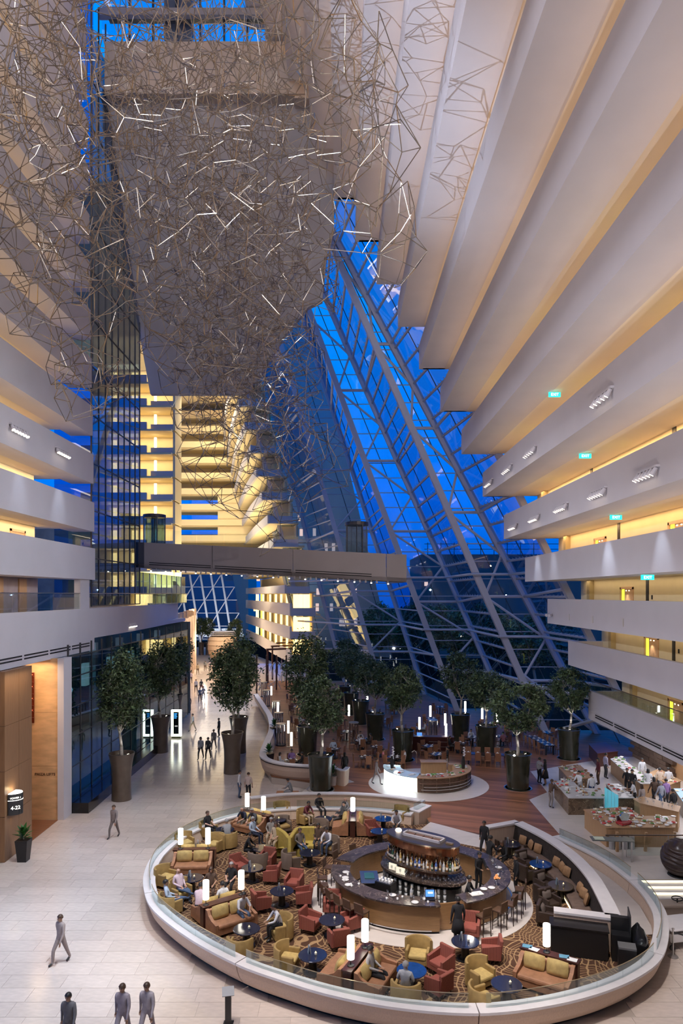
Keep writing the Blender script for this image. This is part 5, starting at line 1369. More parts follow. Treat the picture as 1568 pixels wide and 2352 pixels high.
# back-bar tower
bt = thing('back_bar', 'tiered oval back bar with copper canopy, bottle shelves and glasses', 'shelving', (BARC.x+.12, BARC.y+.15, ZD), math.radians(-36))
for z0, z1, a, b_, m, nm in ((0,.75,1.75,.85,BLACK,'lower_cabinet'),(.95,1.05,1.95,1.05,MARBB,'glass_shelf'),(1.38,1.45,1.75,.88,MARBB,'bottle_shelf'),(1.05,2.05,1.15,.45,COPM,'copper_core'),(.75,.95,1.5,.7,BLACK,'plinth')):
    MB().prism(ell(0,0,a,b_,40), z0, z1).build(nm, m, bt)
MB().prism(ell(0,0,1.62,.70,40), 2.02, 2.10).build('canopy_soffit', COPM, bt); MB().prism(ell(0,0,1.66,.74,40), 2.10, 2.36).build('canopy_fascia', COPM, bt); MB().prism(ell(0,0,1.70,.78,40), 2.36, 2.42).build('canopy_top', mat('bronze_canopy_top', (.12,.09,.075), .3, .5), bt)
fr = MB(); fr.b2(-.85,.95,-.26,-.20,2.42,2.52).b2(-.85,.95,.20,.26,2.42,2.52).b2(-.85,-.79,-.26,.26,2.42,2.52).b2(.89,.95,-.26,.26,2.42,2.52); fr.build('skylight_frame', RIMST, bt)
for i in range(4): MB().b2(-.76+.41*i,-.40+.41*i,-.19,.19,2.43,2.46).build('slot_panel', mat('slot_brown',(.2,.11,.07),.5), bt)
MB().lathe([(.14,0),(.12,.05),(.05,.09)], 14, 0, (-1.25,.15,2.42)).build('dome_light', LENS, bt); MB().box((1.28,-.05,2.46),(.3,.12,.06)).build('brass_box', mat('brass',(.7,.5,.25),.3,.7), bt)
for s in (-1, 1): MB().tube((s*1.45,0,1.45),(s*1.45,0,2.05),.05,None,10).build('post', COPM, bt)
MB().box((-.55,-.85,1.18),(.42,.04,.26)).build('screen', mat('cream_screen',(.8,.75,.6),.5,emit=(.9,.8,.6),es=.8), bt); MB().box((-1.0,-.72,1.20),(.36,.04,.26)).build('screen', mat('cream_screen',(.8,.75,.6),.5), bt)
# glowing roller wall of hanging glasses below the shelf: individual glasses
point('bar_lamp', (BARC.x-.6, BARC.y-1.6, ZD+2.1), 26, (1,.9,.75), .1); point('bar_lamp', (BARC.x+1.8, BARC.y-1.6, ZD+2.1), 20, (1,.9,.75), .1); point('bar_lamp', (BARC.x-.4, BARC.y+1.6, ZD+2.1), 14, (1,.9,.75), .1)
BM = [mat('bottle_%s' % n, c, .08, coat=.5) for n, c in (('clear', (.55,.56,.58)), ('amber', (.28,.12,.03)), ('green', (.03,.10,.05)), ('dark', (.025,.02,.02)), ('blue', (.06,.12,.35)), ('gold', (.45,.30,.10)))]
CAPM = mat('bottle_cap', (.5,.4,.25), .4, .3); LABM = mat('bottle_label', (.75,.70,.6), .6)
def make_bottle(m):
    def fn():
        r = thing('bottle', '', 'bottle')
        MB().lathe([(.036,0),(.038,.02),(.038,.19),(.03,.215),(.014,.24),(.013,.285)], 10).build('glass_body', m, r, True); MB().lathe([(.015,.285),(.015,.31)], 8).build('cap', CAPM, r); MB().lathe([(.039,.06),(.039,.14)], 10, 0, (0,0,0), False).build('label', LABM, r)
        return r
    return fn
bottles = [Maker(make_bottle(m)) for m in BM]
bnames = ['clear', 'amber', 'green', 'dark', 'blue', 'gold']
def quad(t): return ('right rear', 'left rear', 'left front', 'right front')[int((t % (2*PI))/(PI/2))]
Mb = Matrix.Translation((BARC.x+.12, BARC.y+.15, ZD)) @ Matrix.Rotation(math.radians(-36), 4, 'Z')
random.seed(21)
for row, (a, b_, z, n_) in enumerate(((1.62,.76,1.45,54),(1.42,.60,1.45,40))):
    for i in range(n_):
        t = 2*PI*i/n_+(.05 if row else 0); k = random.randrange(6); p = Mb @ Vector((a*math.cos(t), b_*math.sin(t), z))
        bottles[k]('%s glass bottle, %s row, %s part of the upper back bar tier' % (bnames[k], ('outer', 'inner')[row], quad(t)), tuple(p), 0, random.uniform(.95, 1.35), 'bottles on the back bar')
GLM = glass('drinking_glass', (.88,.9,.92), .25)
def make_glass():
    r = thing('wine_glass', '', 'glass'); MB().lathe([(.03,0),(.006,.008),(.006,.08),(.03,.10),(.038,.14),(.032,.19)], 10, 0, (0,0,0), False).build('bowl', GLM, r, True); return r
wineg = Maker(make_glass)
for row, (a, b_) in enumerate(((1.85,.96),(1.65,.82))):
    for i in range(44-8*row):
        t = 2*PI*i/(44-8*row); p = Mb @ Vector((a*math.cos(t), b_*math.sin(t), 1.05)); wineg('stemmed glass, %s row, %s part of the lower back bar tier' % (('outer', 'inner')[row], quad(t)), tuple(p), 0, 1.25, 'glasses on the back bar')
def make_tumbler():
    r = thing('hanging_tumbler', '', 'glass'); MB().lathe([(.05,0),(.06,.17)], 10).build('bowl', mat('frosted_tumbler', (.50,.52,.54), .3), r, True); return r
tumb = Maker(make_tumbler)
for rw in range(3):
    for i in range(14):
        t = math.radians(195+i*9.5); p = Mb @ Vector((1.80*math.cos(t), .90*math.sin(t), .18+.22*rw)); tumb('frosted tumbler in the %s rack row under the back bar, %s third' % (('bottom', 'middle', 'top')[rw], ('left', 'middle', 'right')[min(i//5, 2)]), tuple(p), 0, None, 'racked tumblers')
# bar-top clutter
def on_bar(deg, off=-.35): 
    a = math.radians(deg); return (BARC.x+(3.62+off)*math.cos(a), BARC.y+(3.25+off)*math.sin(a), zc+.06)
till = thing('till', 'till with bright blue screen on the bar top', 'till', on_bar(271, -.45), 0)
MB().b2(-.18,.18,-.12,.12,0,.05).build('stand', BLACK, till); MB().box((0,.06,.22),(.36,.03,.28),0,0,-.25).build('screen_case', BLACK, till); MB().box((0,.038,.225),(.32,.01,.24),0,0,-.25).build('screen', mat('blue_screen',(.05,.12,.4),.3,emit=(.08,.25,.9),es=1.5), till); MB().box((.02,.03,.25),(.18,.01,.06),0,0,-.25).build('screen_window', emis('screen_white',(.8,.9,1),1.5), till); MB().box((.02,.035,.17),(.2,.01,.05),0,0,-.25).build('screen_window', emis('screen_white',(.8,.9,1),1.5), till)
def make_plate(rad):
    def fn():
        r = thing('plate', '', 'plate'); MB().lathe([(rad*.55,0),(rad*.6,.008),(rad,.022),(rad,.028),(rad*.62,.014)], 18).build('dish', PLATE, r, True); return r
    return fn
plate = Maker(make_plate(.14))
def make_bowl():
    r = thing('bowl', '', 'bowl'); MB().lathe([(.05,0),(.09,.03),(.12,.09),(.115,.09),(.08,.035),(.02,.02)], 14, 0, (0,0,0), False).build('dish', PLATE, r, True); return r
bowl = Maker(make_bowl)
def make_cup():
    r = thing('cup', '', 'cup'); MB().lathe([(.03,0),(.042,.07),(.038,.07),(.028,.01)], 10, 0, (0,0,0), False).build('body', PLATE, r, True); MB().tube((.04,0,.02),(.065,0,.04),.007,None,5).tube((.065,0,.04),(.04,0,.06),.007,None,5).build('handle', PLATE, r); return r
cup = Maker(make_cup)
random.seed(5)
for i in range(26):
    dg = random.choice((random.uniform(238, 275), random.uniform(180, 215), random.uniform(300, 380))); (cup if i % 3 else plate)('small white %s among the clutter on the marble bar top' % ('cup' if i % 3 else 'plate'), on_bar(dg, random.uniform(-.6, -.15)), random.uniform(0, 6), None, 'crockery on the bar top')
for i in range(16): wineg('stemmed glass on the marble bar top', on_bar(random.choice((random.uniform(240, 268), random.uniform(330, 385))), random.uniform(-.55, -.2)), 0, 1.1, 'glasses on the bar top')
bottles[0]('clear pump bottle right of the till', on_bar(275, -.5), 0, 1.1); bottles[0]('tall white bottle left of the till', on_bar(258, -.62), 0, 1.3)
fv = thing('flower_vase', 'orange flowers in a vase on the right of the bar top', 'vase', on_bar(328, -.3))
MB().lathe([(.05,0),(.06,.1),(.05,.24)], 12).build('vase', GLM, fv, True)
for i in range(12):
    a = i*2.4; MB().lathe([(.01,-.04),(.065,0),(.01,.05)], 8, 0, (.10*math.cos(a)*(i % 3)/2, .10*math.sin(a)*(i % 3)/2, .28+.03*(i % 4))).build('flower', mat('orange_petal', (.85,.36,.12), .7), fv)
mb_ = MB().box((0,0,.01),(.5,.32,.02)).box((0,0,.024),(.44,.26,.008)).build('open_menu', PAPER, None, False, on_bar(306, -.42), .3); tag(mb_, 'open white menu lying on the right part of the bar', 'menu')
ic = thing('ice_well', 'steel sink and ice well behind the left bar counter', 'sink', (BARC.x-2.1, BARC.y-.15, ZD), 1.6)
MB().b2(-.6,.6,-.35,.35,0,.86).build('cabinet', BLACK, ic); MB().b2(-.62,.62,-.37,.37,.86,.9).build('steel_top', BRUSH, ic); MB().b2(-.2,.35,-.2,.2,.9,.93).build('basin', mat('teal_basin',(.05,.16,.17),.3), ic)
ck = thing('coffee_machine', 'black coffee machine stacked with white cups behind the bar', 'coffee machine', (BARC.x-1.5, BARC.y-1.3, ZD+.0), -.6)
MB().b2(-.4,.4,-.28,.28,0,.82).build('cabinet', BLACK, ck); MB().b2(-.36,.36,-.24,.24,.82,1.2).build('body', BLACK, ck); MB().b2(-.3,.3,-.2,.2,1.2,1.22).build('cup_rack', CHROME, ck)
for i in range(8):
    p = Vector((BARC.x-1.5, BARC.y-1.3, ZD+1.22))+Matrix.Rotation(-.6, 3, 'Z') @ Vector((-.22+.15*(i % 4), -.1+.18*(i//4), 0)); cup('white cup on top of the black coffee machine', tuple(p), i, 1.2, 'cups on the coffee machine')
# bar stools
def make_stool():
    r = thing('bar_stool', '', 'bar stool')
    MB().rbox((0,0,.73),(.42,.42,.08),.025).build('seat', STOOLL, r); MB().rbox((0,-.20,.93),(.42,.05,.34),.02,0,0,math.radians(6)).build('backrest', STOOLL, r)
    for sx_ in (-1, 1):
        for sy_ in (-1, 1): MB().tube((sx_*.19, sy_*.19, 0), (sx_*.18, sy_*.18, .72), .02, .022, 6).build('leg', LEGW, r)
    MB().b2(-.19,.19,.17,.20,.24,.27).build('footrest', BRUSH, r)
    return r
stool = Maker(make_stool)
sn = ['first', 'second', 'third', 'fourth', 'fifth', 'sixth', 'seventh', 'eighth', 'ninth', 'tenth']
for i, dg in enumerate((232, 224, 216, 207, 198, 189, 178, 160, 146, 130)):
    a = math.radians(dg); p = (BARC.x+4.05*math.cos(a), BARC.y+3.68*math.sin(a), ZD+.014); stool('brown leather bar stool, %s along the left of the bar from the front' % sn[i], p, toward(p, (BARC.x, BARC.y)), None, 'bar stools')
for i, dg in enumerate((299, 311, 322, 333, 345)):
    a = math.radians(dg); p = (BARC.x+4.05*math.cos(a), BARC.y+3.68*math.sin(a), ZD+.014); stool('brown leather bar stool, %s along the right of the bar from the waitress' % sn[i], p, toward(p, (BARC.x, BARC.y)), None, 'bar stools')

# ================================================================== dining deck
DCH = mat('tan_dining_chair', (.28,.125,.065), .6, var=.15, scale=6)
def make_dchair():
    r = thing('dining_chair', '', 'chair')
    MB().rbox((0,0,.45),(.44,.44,.07),.02).build('seat', DCH, r); MB().rbox((0,-.20,.76),(.42,.04,.56),.015,0,0,math.radians(5)).build('backrest', DCH, r)
    for sx_ in (-1, 1):
        for sy_ in (-1, 1): MB().box((sx_*.19, sy_*.19, .21), (.04,.04,.42)).build('leg', DCH, r)
    return r
dch = Maker(make_dchair)
DTOP = mat('dark_dining_table', (.05,.028,.02), .25)
def make_dtable():
    r = thing('dining_table', '', 'table'); MB().rbox((0,0,.735),(.95,.95,.04),.012).build('table_top', DTOP, r); MB().tube((0,0,.03),(0,0,.72),.06).build('pedestal', BLACK, r); MB().b2(-.3,.3,-.3,.3,0,.03).build('base', BLACK, r)
    return r
dtab = Maker(make_dtable)
def make_setting():
    r = thing('place_setting', '', 'tableware'); MB().lathe([(.08,0),(.13,.015),(.13,.02),(.09,.01)], 12).build('plate', PLATE, r); MB().add([(-.06,-.05,.02),(.06,-.05,.02),(.06,.05,.02),(-.06,.05,.02),(0,0,.12)], [(0,1,4),(1,2,4),(2,3,4),(3,0,4)]).build('napkin', PAPER, r); MB().lathe([(.025,0),(.005,.01),(.005,.07),(.032,.11),(.028,.17)], 8, 0, (.17,.08,0), False).build('glass', GLM, r); return r
sett = Maker(make_setting)
random.seed(9)
DT = [(905,1762,'by the round buffet'),(840,1762,'left of the round buffet'),(866,1737,'behind the pink shirted diner'),(985,1735,'right behind the round buffet'),(1003,1755,'beside the round buffet hose'),(1055,1728,'before the sparse tree'),(828,1722,'of the group of diners in the middle'),
      (796,1700,'near the chrome display tubes'),(765,1742,'behind the dark glazed planter'),(920,1700,'behind the pale barked tree'),(955,1692,'under the twin tube lamps'),(990,1668,'far back between tube lamps'),(1084,1714,'beside the sparse tree planter'),(1150,1712,'behind the star lamp planter'),
      (1255,1702,'before the low facade brace'),(1120,1680,'by the blue lit glass'),(1180,1690,'near the right tube lamps'),(880,1670,'deep in the dark dining area'),(852,1650,'deep under the dark trees'),(770,1675,'behind the dense tree'),(700,1705,'in the row by the white planter wall'),(690,1672,'second in the row by the white planter wall'),
      (682,1640,'third in the row by the white planter wall'),(676,1615,'fourth in the row by the white planter wall'),(668,1770,'inside the bulge of the white planter wall'),(1240,1680,'nearest the facade on the right'),(730,1680,'left of the dense tree'),(1010,1640,'at the far facade ribs'),(905,1640,'at the far dark corner')]
sides = ['near left', 'far left', 'far right', 'near right']
for i, (x, y, wh) in enumerate(DT):
    p = G(x, y, ZD); rot = math.radians(random.choice((-20, 25, 10, 40)))
    dtab('small dark dining table '+wh, tuple(p), rot, None, 'dining tables on the deck')
    M_ = Matrix.Rotation(rot, 3, 'Z')
    for k in range(4):
        a = (k+.5)*PI/2+PI
        d = Vector((math.cos(k*PI/2), math.sin(k*PI/2), 0)); q = p+M_ @ (d*.72); q.z = ZD
        wside = ['right', 'far', 'left', 'near'][k]
        dch('tan chair, %s side of dining table %s' % (wside, wh), tuple(q), toward(q, p), None, 'dining chairs on the deck')
        q2 = p+M_ @ (d*.31); sett('place setting on dining table '+wh, (q2.x, q2.y, ZD+.755), rot+k*PI/2, None, 'place settings on the deck tables')
# long table with a row of chairs (right of the round buffet) and one near the star lamp planter
for (x0, y0, x1, y1, nch, wh) in ((1075,1753,1165,1757,5,'right of the round buffet'),(1222,1712,1262,1734,5,'beside the couple on the deck')):
    p0, p1 = G(x0,y0,ZD), G(x1,y1,ZD); d = (p1-p0).normalized(); n_ = Vector((-d.y, d.x, 0)); L = (p1-p0).length; an = math.atan2(d.y, d.x)
    r = thing('long_dining_table', 'long laid dining table '+wh, 'table', tuple((p0+p1)/2), an); MB().b2(-L/2-.2,L/2+.2,-.4,.4,.72,.76).build('table_top', DTOP, r)
    for s in (-1, 1):
        for s2 in (-1, 1): MB().box((s*L/2, s2*.3, .36), (.07,.07,.72)).build('leg', BLACK, r)
    for k in range(nch):
        q = p0.lerp(p1, k/(nch-1))
        for s in (-1, 1):
            c = q+n_*s*.72; dch('tan chair, %s on %s side of long table %s' % (sn[k], 'near' if s < 0 else 'far', wh), tuple(c), toward(c, q), None, 'dining chairs on the deck')
            e_ = q+n_*s*.22; sett('white place setting on the long table '+wh, (e_.x, e_.y, ZD+.76), an, None, 'place settings on the deck tables')
# tube lamps and chrome display tubes
def make_tube():
    r = thing('tube_lamp', '', 'floor lamp'); MB().lathe([(.16,0),(.16,.03)],14).build('base', BRUSH, r); MB().tube((0,0,.03),(0,0,1.15),.025).build('pole', BRUSH, r); MB().lathe([(.09,1.15),(.09,2.15)],14).build('tube_shade', LAMPW, r); return r
tube = Maker(make_tube)
for i, (x, y, lb) in enumerate(((662,1716,'glowing tube lamp second from the near end of the white planter wall'),(669,1748,'glowing tube lamp nearest the white planter bulge'),(638,1664,'glowing tube lamp far along the white planter wall'),(623,1620,'furthest glowing tube lamp of the planter row'),(801,1672,'glowing tube lamp right of the dense tree'),(843,1648,'glowing tube lamp before the blue canopy'),(793,1612,'glowing tube lamp high among the far trees'),
        (988,1674,'glowing tube lamp in the middle of the far tables'),(1022,1696,'tallest glowing tube lamp left of the facade rib'),(963,1706,'short glowing tube lamp behind the round buffet'),(1024,1724,'glowing tube lamp by the dark service desk'),(1107,1680,'glowing tube lamp left of the sparse tree'),(1141,1690,'glowing tube lamp right of the sparse tree'),(1068,1662,'small glowing tube lamp at the foot of the facade'))):
    tube(lb, g(x, y, ZD), 0, None, 'glowing tube lamps on the deck')
def make_disp():
    r = thing('glass_display_tube', '', 'display'); MB().lathe([(.42,0),(.42,.08)],18).build('base', BLACK, r)
    for i in range(10): MB().tube((.36*math.cos(i*PI/5),.36*math.sin(i*PI/5),.08),(.36*math.cos(i*PI/5),.36*math.sin(i*PI/5),1.75),.04,None,8).build('rod', CHROME, r)
    MB().lathe([(.42,1.75),(.42,1.82)],18).build('top_ring', BRUSH, r); return r
disp = Maker(make_disp)
for x, y, lb in ((645,1712,'chrome display tube nearest the white planter bulge'),(640,1682,'chrome display tube second along the white planter'),(634,1652,'chrome display tube third along the white planter'),(612,1622,'chrome display tube fourth along the white planter'),(606,1600,'furthest chrome display tube'),(812,1708,'chrome display tube among the middle dining tables'),(994,1702,'chrome display tube on the dark service desk side')):
    disp(lb, g(x, y, ZD), 0, None, 'chrome display tubes')
sd = thing('service_desk', 'dark red service desk with shelves of crockery behind the dining tables', 'desk', g(993,1722,ZD), -.1)
MB().b2(-1.7,1.7,-.35,.35,0,1.1).build('cabinet', mat('dark_red_wood',(.06,.012,.01),.4), sd); MB().b2(-.3,1.3,-.37,-.34,.3,.34).build('shelf', BRUSH, sd); MB().b2(-.3,1.3,-.37,-.34,.7,.74).build('shelf', BRUSH, sd); MB().b2(-1.25,-.85,-.2,-.18,1.15,1.4).build('screen', mat('blue_screen',(.05,.12,.4),.3), sd)
cn = thing('blue_canopy', 'blue and white arched canopy deep in the dining area', 'canopy', g(828,1668,ZD))
m = MB(); 
for i in range(9):
    a0, a1 = PI*i/9, PI*(i+1)/9
    MB().add([(2.2*math.cos(a0),-1.2,2.6*math.sin(a0)),(2.2*math.cos(a1),-1.2,2.6*math.sin(a1)),(2.2*math.cos(a1),1.2,2.6*math.sin(a1)),(2.2*math.cos(a0),1.2,2.6*math.sin(a0))],[(0,1,2,3)]).build('canopy_panel', mat('canopy_blue',(.03,.12,.35),.5) if i % 2 else mat('canopy_white',(.6,.6,.62),.6), cn)
cn.location = g(858,1618,ZD)
# curved white planter wall of the restaurant, and the small one with orchid
pwall = struct(thing('wall_planter', 'long curving pale planter wall bulging towards the concourse', 'wall'))
pp = spline([(-10.1,79),(-8.3,71),(-6.9,64.4),(-6.15,58.4),(-6.0,53),(-5.85,49.3),(-5.3,47.7),(-4.2,46.6),(-3.0,46.1),(-1.9,45.9)], 8)
for i0, i1 in ((0, 40), (40, len(pp)-1)):
    q = pp[i0:i1+1]
    s_ = MB().sweep(q, [(-.0,1.42),(.05,1.1),(.12,.7),(-.02,.4),(-.25,.1),(-.45,.1),(-.35,1.42)][::-1] if False else [(.05,1.38),(.0,1.0),(-.12,.6),(-.32,.25),(-.5,.05),(-.62,.05),(-.4,1.38)]).build('section', WOODP, pwall)
    MB().sweep(q, [(.02,1.34),(.07,1.34),(.07,1.30),(.02,1.30)]).build('shadow_line', BLACK, s_)
    MB().sweep(q, [(.08,1.38),(.08,1.46),(-.42,1.46),(-.42,1.38)]).build('coping', RIMST, s_)
sp2 = spline([tuple(G(x,y,ZD)[:2]) for x, y in ((760,1792),(771,1802),(790,1806),(800,1798))], 8)
w2 = struct(MB().sweep(sp2, [(0,ZD),(.06,ZD+1.0),(-.16,ZD+1.0),(-.16,ZD)]).build('wall_planter_end', WOODP)); MB().sweep(sp2, [(.1,ZD+1.0),(.1,ZD+1.07),(-.2,ZD+1.07),(-.2,ZD+1.0)]).build('coping', RIMST, w2)

# round buffet island
rb = thing('round_buffet', 'round buffet island with glowing white front and brown ribbed front', 'buffet', tuple(G(980,1795,ZD)), 0)
GLF = mat('glowing_white_front', (.9,.95,.95), .4, emit=(.80,.95,1.0), es=3.2); RIBB = mat('brown_ribbed_front', (.13,.075,.045), .4, var=.4, scale=5, stretch=(1,1,6))
def rp_(a0, a1, n=24, r=2.87, ry=2.87): return [(r*math.cos(math.radians(a0+(a1-a0)*i/n)), ry*math.sin(math.radians(a0+(a1-a0)*i/n))) for i in range(n+1)]
MB().sweep(rp_(168,250), [(0,.08),(0,.95),(-.08,.95),(-.08,.08)]).build('glowing_front', GLF, rb)
MB().sweep(rp_(251,372), [(0,.06),(0,.95),(-.08,.95),(-.08,.06)]).build('ribbed_front', RIBB, rb)
for zz, dd in ((.22,0),(.40,3),(.62,-2)):
    MB().sweep(rp_(256+dd,366), [(.05,zz),(.05,zz+.035),(.01,zz+.035),(.01,zz)]).build('steel_ribbon', CHROME, rb)
for k in range(7): p = rp_(258+17*k,258+17*k+1,1)[0]; MB().tube((p[0]*1.01,p[1]*1.01,.08),(p[0]*1.01,p[1]*1.01,.93),.025,None,6).build('rib_post', MARB, rb)
MB().sweep(rp_(168,250), [(.06,.95),(.06,1.0),(-1.1,1.0),(-1.1,.95)]).build('counter_top', mat('glass_worktop',(.55,.7,.75),.1), rb)
MB().sweep(rp_(250,372), [(.06,.95),(.06,1.0),(-1.0,1.0),(-1.0,.95)]).build('counter_top', WOODW, rb)
MB().sweep(rp_(168,372,40), [(-1.0,.05),(-1.0,.95),(-1.06,.95),(-1.06,.05)]).build('inner_front', WOODW, rb)
MB().b2(-.2,1.5,1.2,1.9,.05,.95).build('rear_counter', WOODW, rb); MB().b2(-.25,1.55,1.15,1.95,.95,1.0).build('rear_top', WOODW, rb); MB().b2(1.6,2.4,.7,1.25,.05,.95).build('rear_counter', WOODW, rb)
MB().path([(-.6,.9,1.0),(-.6,.9,1.75),(-.75,.8,1.9),(-.95,.7,1.8)], .03).build('tap', CHROME, rb)
RBC = G(980,1795,ZD)
point('buffet_glow', (RBC.x-2, RBC.y+.4, ZD+1.6), 40, (.85,.95,1), .2)
random.seed(12)
FOOD = [mat('food_%s' % n, c, .6) for n, c in (('red',(.5,.06,.05)),('green',(.10,.22,.05)),('cream',(.7,.6,.4)),('brown',(.28,.13,.06)))]
def make_dish(m):
    def fn():
        r = thing('food_dish', '', 'dish'); MB().lathe([(.10,0),(.16,.03),(.16,.035),(.11,.015)], 14).build('plate', PLATE, r, True); MB().lathe([(.11,.02),(.09,.06),(.03,.085)], 10).build('food', m, r, True); return r
    return fn
dishes = [Maker(make_dish(m)) for m in FOOD]; dn = ['red', 'green', 'cream', 'brown']
for i in range(44):
    a = random.uniform(172, 368); off = random.choice((-.3, -.6, -.85)); p = rp_(a, a+1, 1, 2.87+off, 2.87+off)[0]; k = random.randrange(4)
    (dishes[k] if i % 2 else plate)(('white dish of %s food on the round buffet' % dn[k]) if i % 2 else 'empty white plate on the round buffet', (RBC.x+p[0], RBC.y+p[1], ZD+1.0), a, None, 'dishes on the round buffet')
def make_orchid():
    r = thing('orchid_vase', '', 'flowers'); MB().lathe([(.10,0),(.13,.3),(.08,.75),(.09,.8)],12).build('vase', BLACK, r); MB().tube((0,0,.7),(.05,0,1.35),.012,None,5).build('stem', BARK, r)
    for i in range(7): MB().lathe([(.01,-.05),(.08,0),(.01,.05)],8,0,(.05+.05*(i%2),.03*(i%3),.85+.09*i)).build('blossom', mat('white_orchid',(.85,.8,.82),.6), r)
    return r
orch = Maker(make_orchid)
p = rp_(190,191,1,2.4,2.4)[0]; orch('white orchid in black vase on the glowing side of the round buffet', (RBC.x+p[0],RBC.y+p[1],ZD+1.0)); p = rp_(348,349,1,2.4,2.4)[0]; orch('white orchid in black vase on the brown side of the round buffet', (RBC.x+p[0],RBC.y+p[1],ZD+1.0))

# ================================================================== right buffet islands
def island(name, label, pts, front, top, h=.95, over=.06):
    r = thing(name, label, 'counter', (0,0,0)); P = [tuple(G(x,y,ZD)[:2]) for x, y in pts]; c = sum((Vector(p) for p in P), Vector((0,0)))/len(P)
    MB().prism(P, ZD, ZD+h).build('body', front, r); MB().prism([tuple(Vector(p)+(Vector(p)-c).normalized()*over) for p in P], ZD+h, ZD+h+.05).build('worktop', top, r)
    return P
# footprints given at floor level
i1 = island('buffet_island', 'narrow marble buffet counter topped with rows of white dishes', ((1283,1796),(1308,1826),(1362,1822),(1330,1790)), MARB, WOODW)
i2 = island('buffet_island', 'large brown marble cooking counter with two chefs', ((1272,1832),(1305,1872),(1386,1872),(1378,1850),(1330,1848),(1312,1826)), MARB, mat('pale_worktop',(.6,.58,.56),.25))
i2b = island('buffet_island', 'marble carving counter right of the two chefs', ((1418,1872),(1456,1872),(1420,1838),(1392,1838)), MARB, mat('pale_worktop',(.6,.58,.56),.25))
i3 = island('buffet_island', 'oak buffet table crowded with white bowls before the glass railing', ((1342,1902),(1392,1946),(1548,1946),(1548,1918),(1470,1918),(1440,1896)), WOODW, WOODW)
i4 = island('buffet_island', 'oak side counter of glass jars behind the near buffet table', ((1456,1880),(1470,1890),(1556,1912),(1560,1898),(1478,1874)), WOODW, WOODW, 1.05)
i5 = island('buffet_island', 'long back buffet counter with chafing dishes', ((1402,1776),(1440,1812),(1470,1836),(1500,1836),(1440,1784),(1424,1770)), WOODW, mat('pale_worktop',(.6,.58,.56),.25))
i6 = island('buffet_island', 'lit seafood counter by the right edge', ((1548,1850),(1568,1880),(1640,1900),(1640,1850)), MARB, mat('icy_worktop',(.45,.65,.75),.15))
i7 = island('buffet_island', 'wall side oak counter where three guests queue', ((1488,1812),(1536,1840),(1562,1830),(1514,1800)), WOODW, WOODW)
i8 = island('bar_cabinet', 'dark low cabinet beside the tree nearest the right balcony', ((1352,1738),(1372,1762),(1418,1756),(1390,1734)), WALN, WALN)
random.seed(33)
def scatter(P, n, z, label, grp, kinds):
    xs = [p[0] for p in P]; ys = [p[1] for p in P]; k = 0; t = 0; used = []
    while k < n and t < 4000:
        t += 1; x, y = random.uniform(min(xs), max(xs)), random.uniform(min(ys), max(ys))
        if not inside(P, x, y) or any((x-u)**2+(y-v)**2 < .075 for u, v in used): continue
        used.append((x, y)); mk, nm = random.choice(kinds); mk(label % nm, (x, y, z), random.uniform(0, 6), random.uniform(.85, 1.15), grp); k += 1
KD = [(plate,'plate'),(bowl,'bowl'),(dishes[0],'dish of red food'),(dishes[1],'dish of green food'),(dishes[2],'dish of cream food'),(dishes[3],'dish of brown food')]
scatter(i1, 26, ZD+1.0, 'white %s on the narrow marble buffet counter', 'dishes on the narrow marble counter', KD)
scatter(i2, 26, ZD+1.0, 'white %s on the large marble cooking counter', 'dishes on the cooking counter', KD)
scatter(i2b, 12, ZD+1.0, 'white %s on the marble carving counter', 'dishes on the carving counter', KD)
scatter(i3, 62, ZD+1.0, 'white %s on the oak buffet table nearest the railing', 'dishes on the near oak buffet table', KD)
scatter(i5, 24, ZD+1.0, 'white %s on the long back buffet counter', 'dishes on the back buffet counter', KD)
scatter(i6, 14, ZD+1.0, 'white %s on the lit seafood counter', 'dishes on the seafood counter', KD)
scatter(i7, 12, ZD+1.0, 'white %s on the wall side oak counter', 'dishes on the wall side counter', KD)
scatter(i4, 20, ZD+1.1, 'stemmed %s on the oak side counter', 'glasses on the oak side counter', [(wineg,'glass')])
scatter(i2, 10, ZD+1.0, 'small %s bottle on the large marble cooking counter', 'bottles on the cooking counter', [(bottles[0],'clear'),(bottles[1],'amber')])
rc = thing('red_slicer', 'red meat slicer standing on the near oak buffet table', 'slicer', tuple(G(1432,1893,ZD+1.0)), .5)
REDM = mat('red_enamel', (.35,.02,.03), .25, coat=.5); MB().rbox((0,0,.10),(.7,.45,.18),.05).build('base', REDM, rc); MB().tube((-.05,-.1,.38),(-.02,.0,.38),.24,None,20).build('blade', CHROME, rc); MB().rbox((.2,.05,.32),(.22,.22,.26),.06).build('motor', REDM, rc); MB().rbox((-.1,.16,.3),(.5,.06,.3),.02).build('guard', BRUSH, rc)
for i, (x, y) in enumerate(((1378,1900),(1396,1906),(1540,1920))):
    pass
for i in range(4):
    p = G(1395+15*i, 1945, ZD); o = MB().lathe([(.13,0),(.14,.05),(.14,.62)],16).build('plate_stack', mat('stacked_steel_plates',(.45,.45,.46),.3,.6), None, False, (p.x+.1, p.y-.28, ZD)); tag(o, 'stack of plates stored in front of the near oak buffet table, %s from the left' % sn[i], 'plate stack', 'plate stacks')
for i in range(3):
    p = G(1410+65*i, 1950, ZD); o = MB().box((0,0,.48),(.12,.12,.96),0,0,.12 if i == 1 else 0).build('table_leg_post', WOODW, None, False, (p.x, p.y-.36, ZD)); tag(o, 'oak leg post at the front of the near buffet table, %s from the left' % sn[i], 'table leg', 'oak posts of the near buffet table')
gsc = thing('glass_screen', 'blue lit sneeze guard glass beside the carving counter', 'screen', (0,0,0)); a, c = G(1388,1868,ZD), G(1420,1890,ZD)
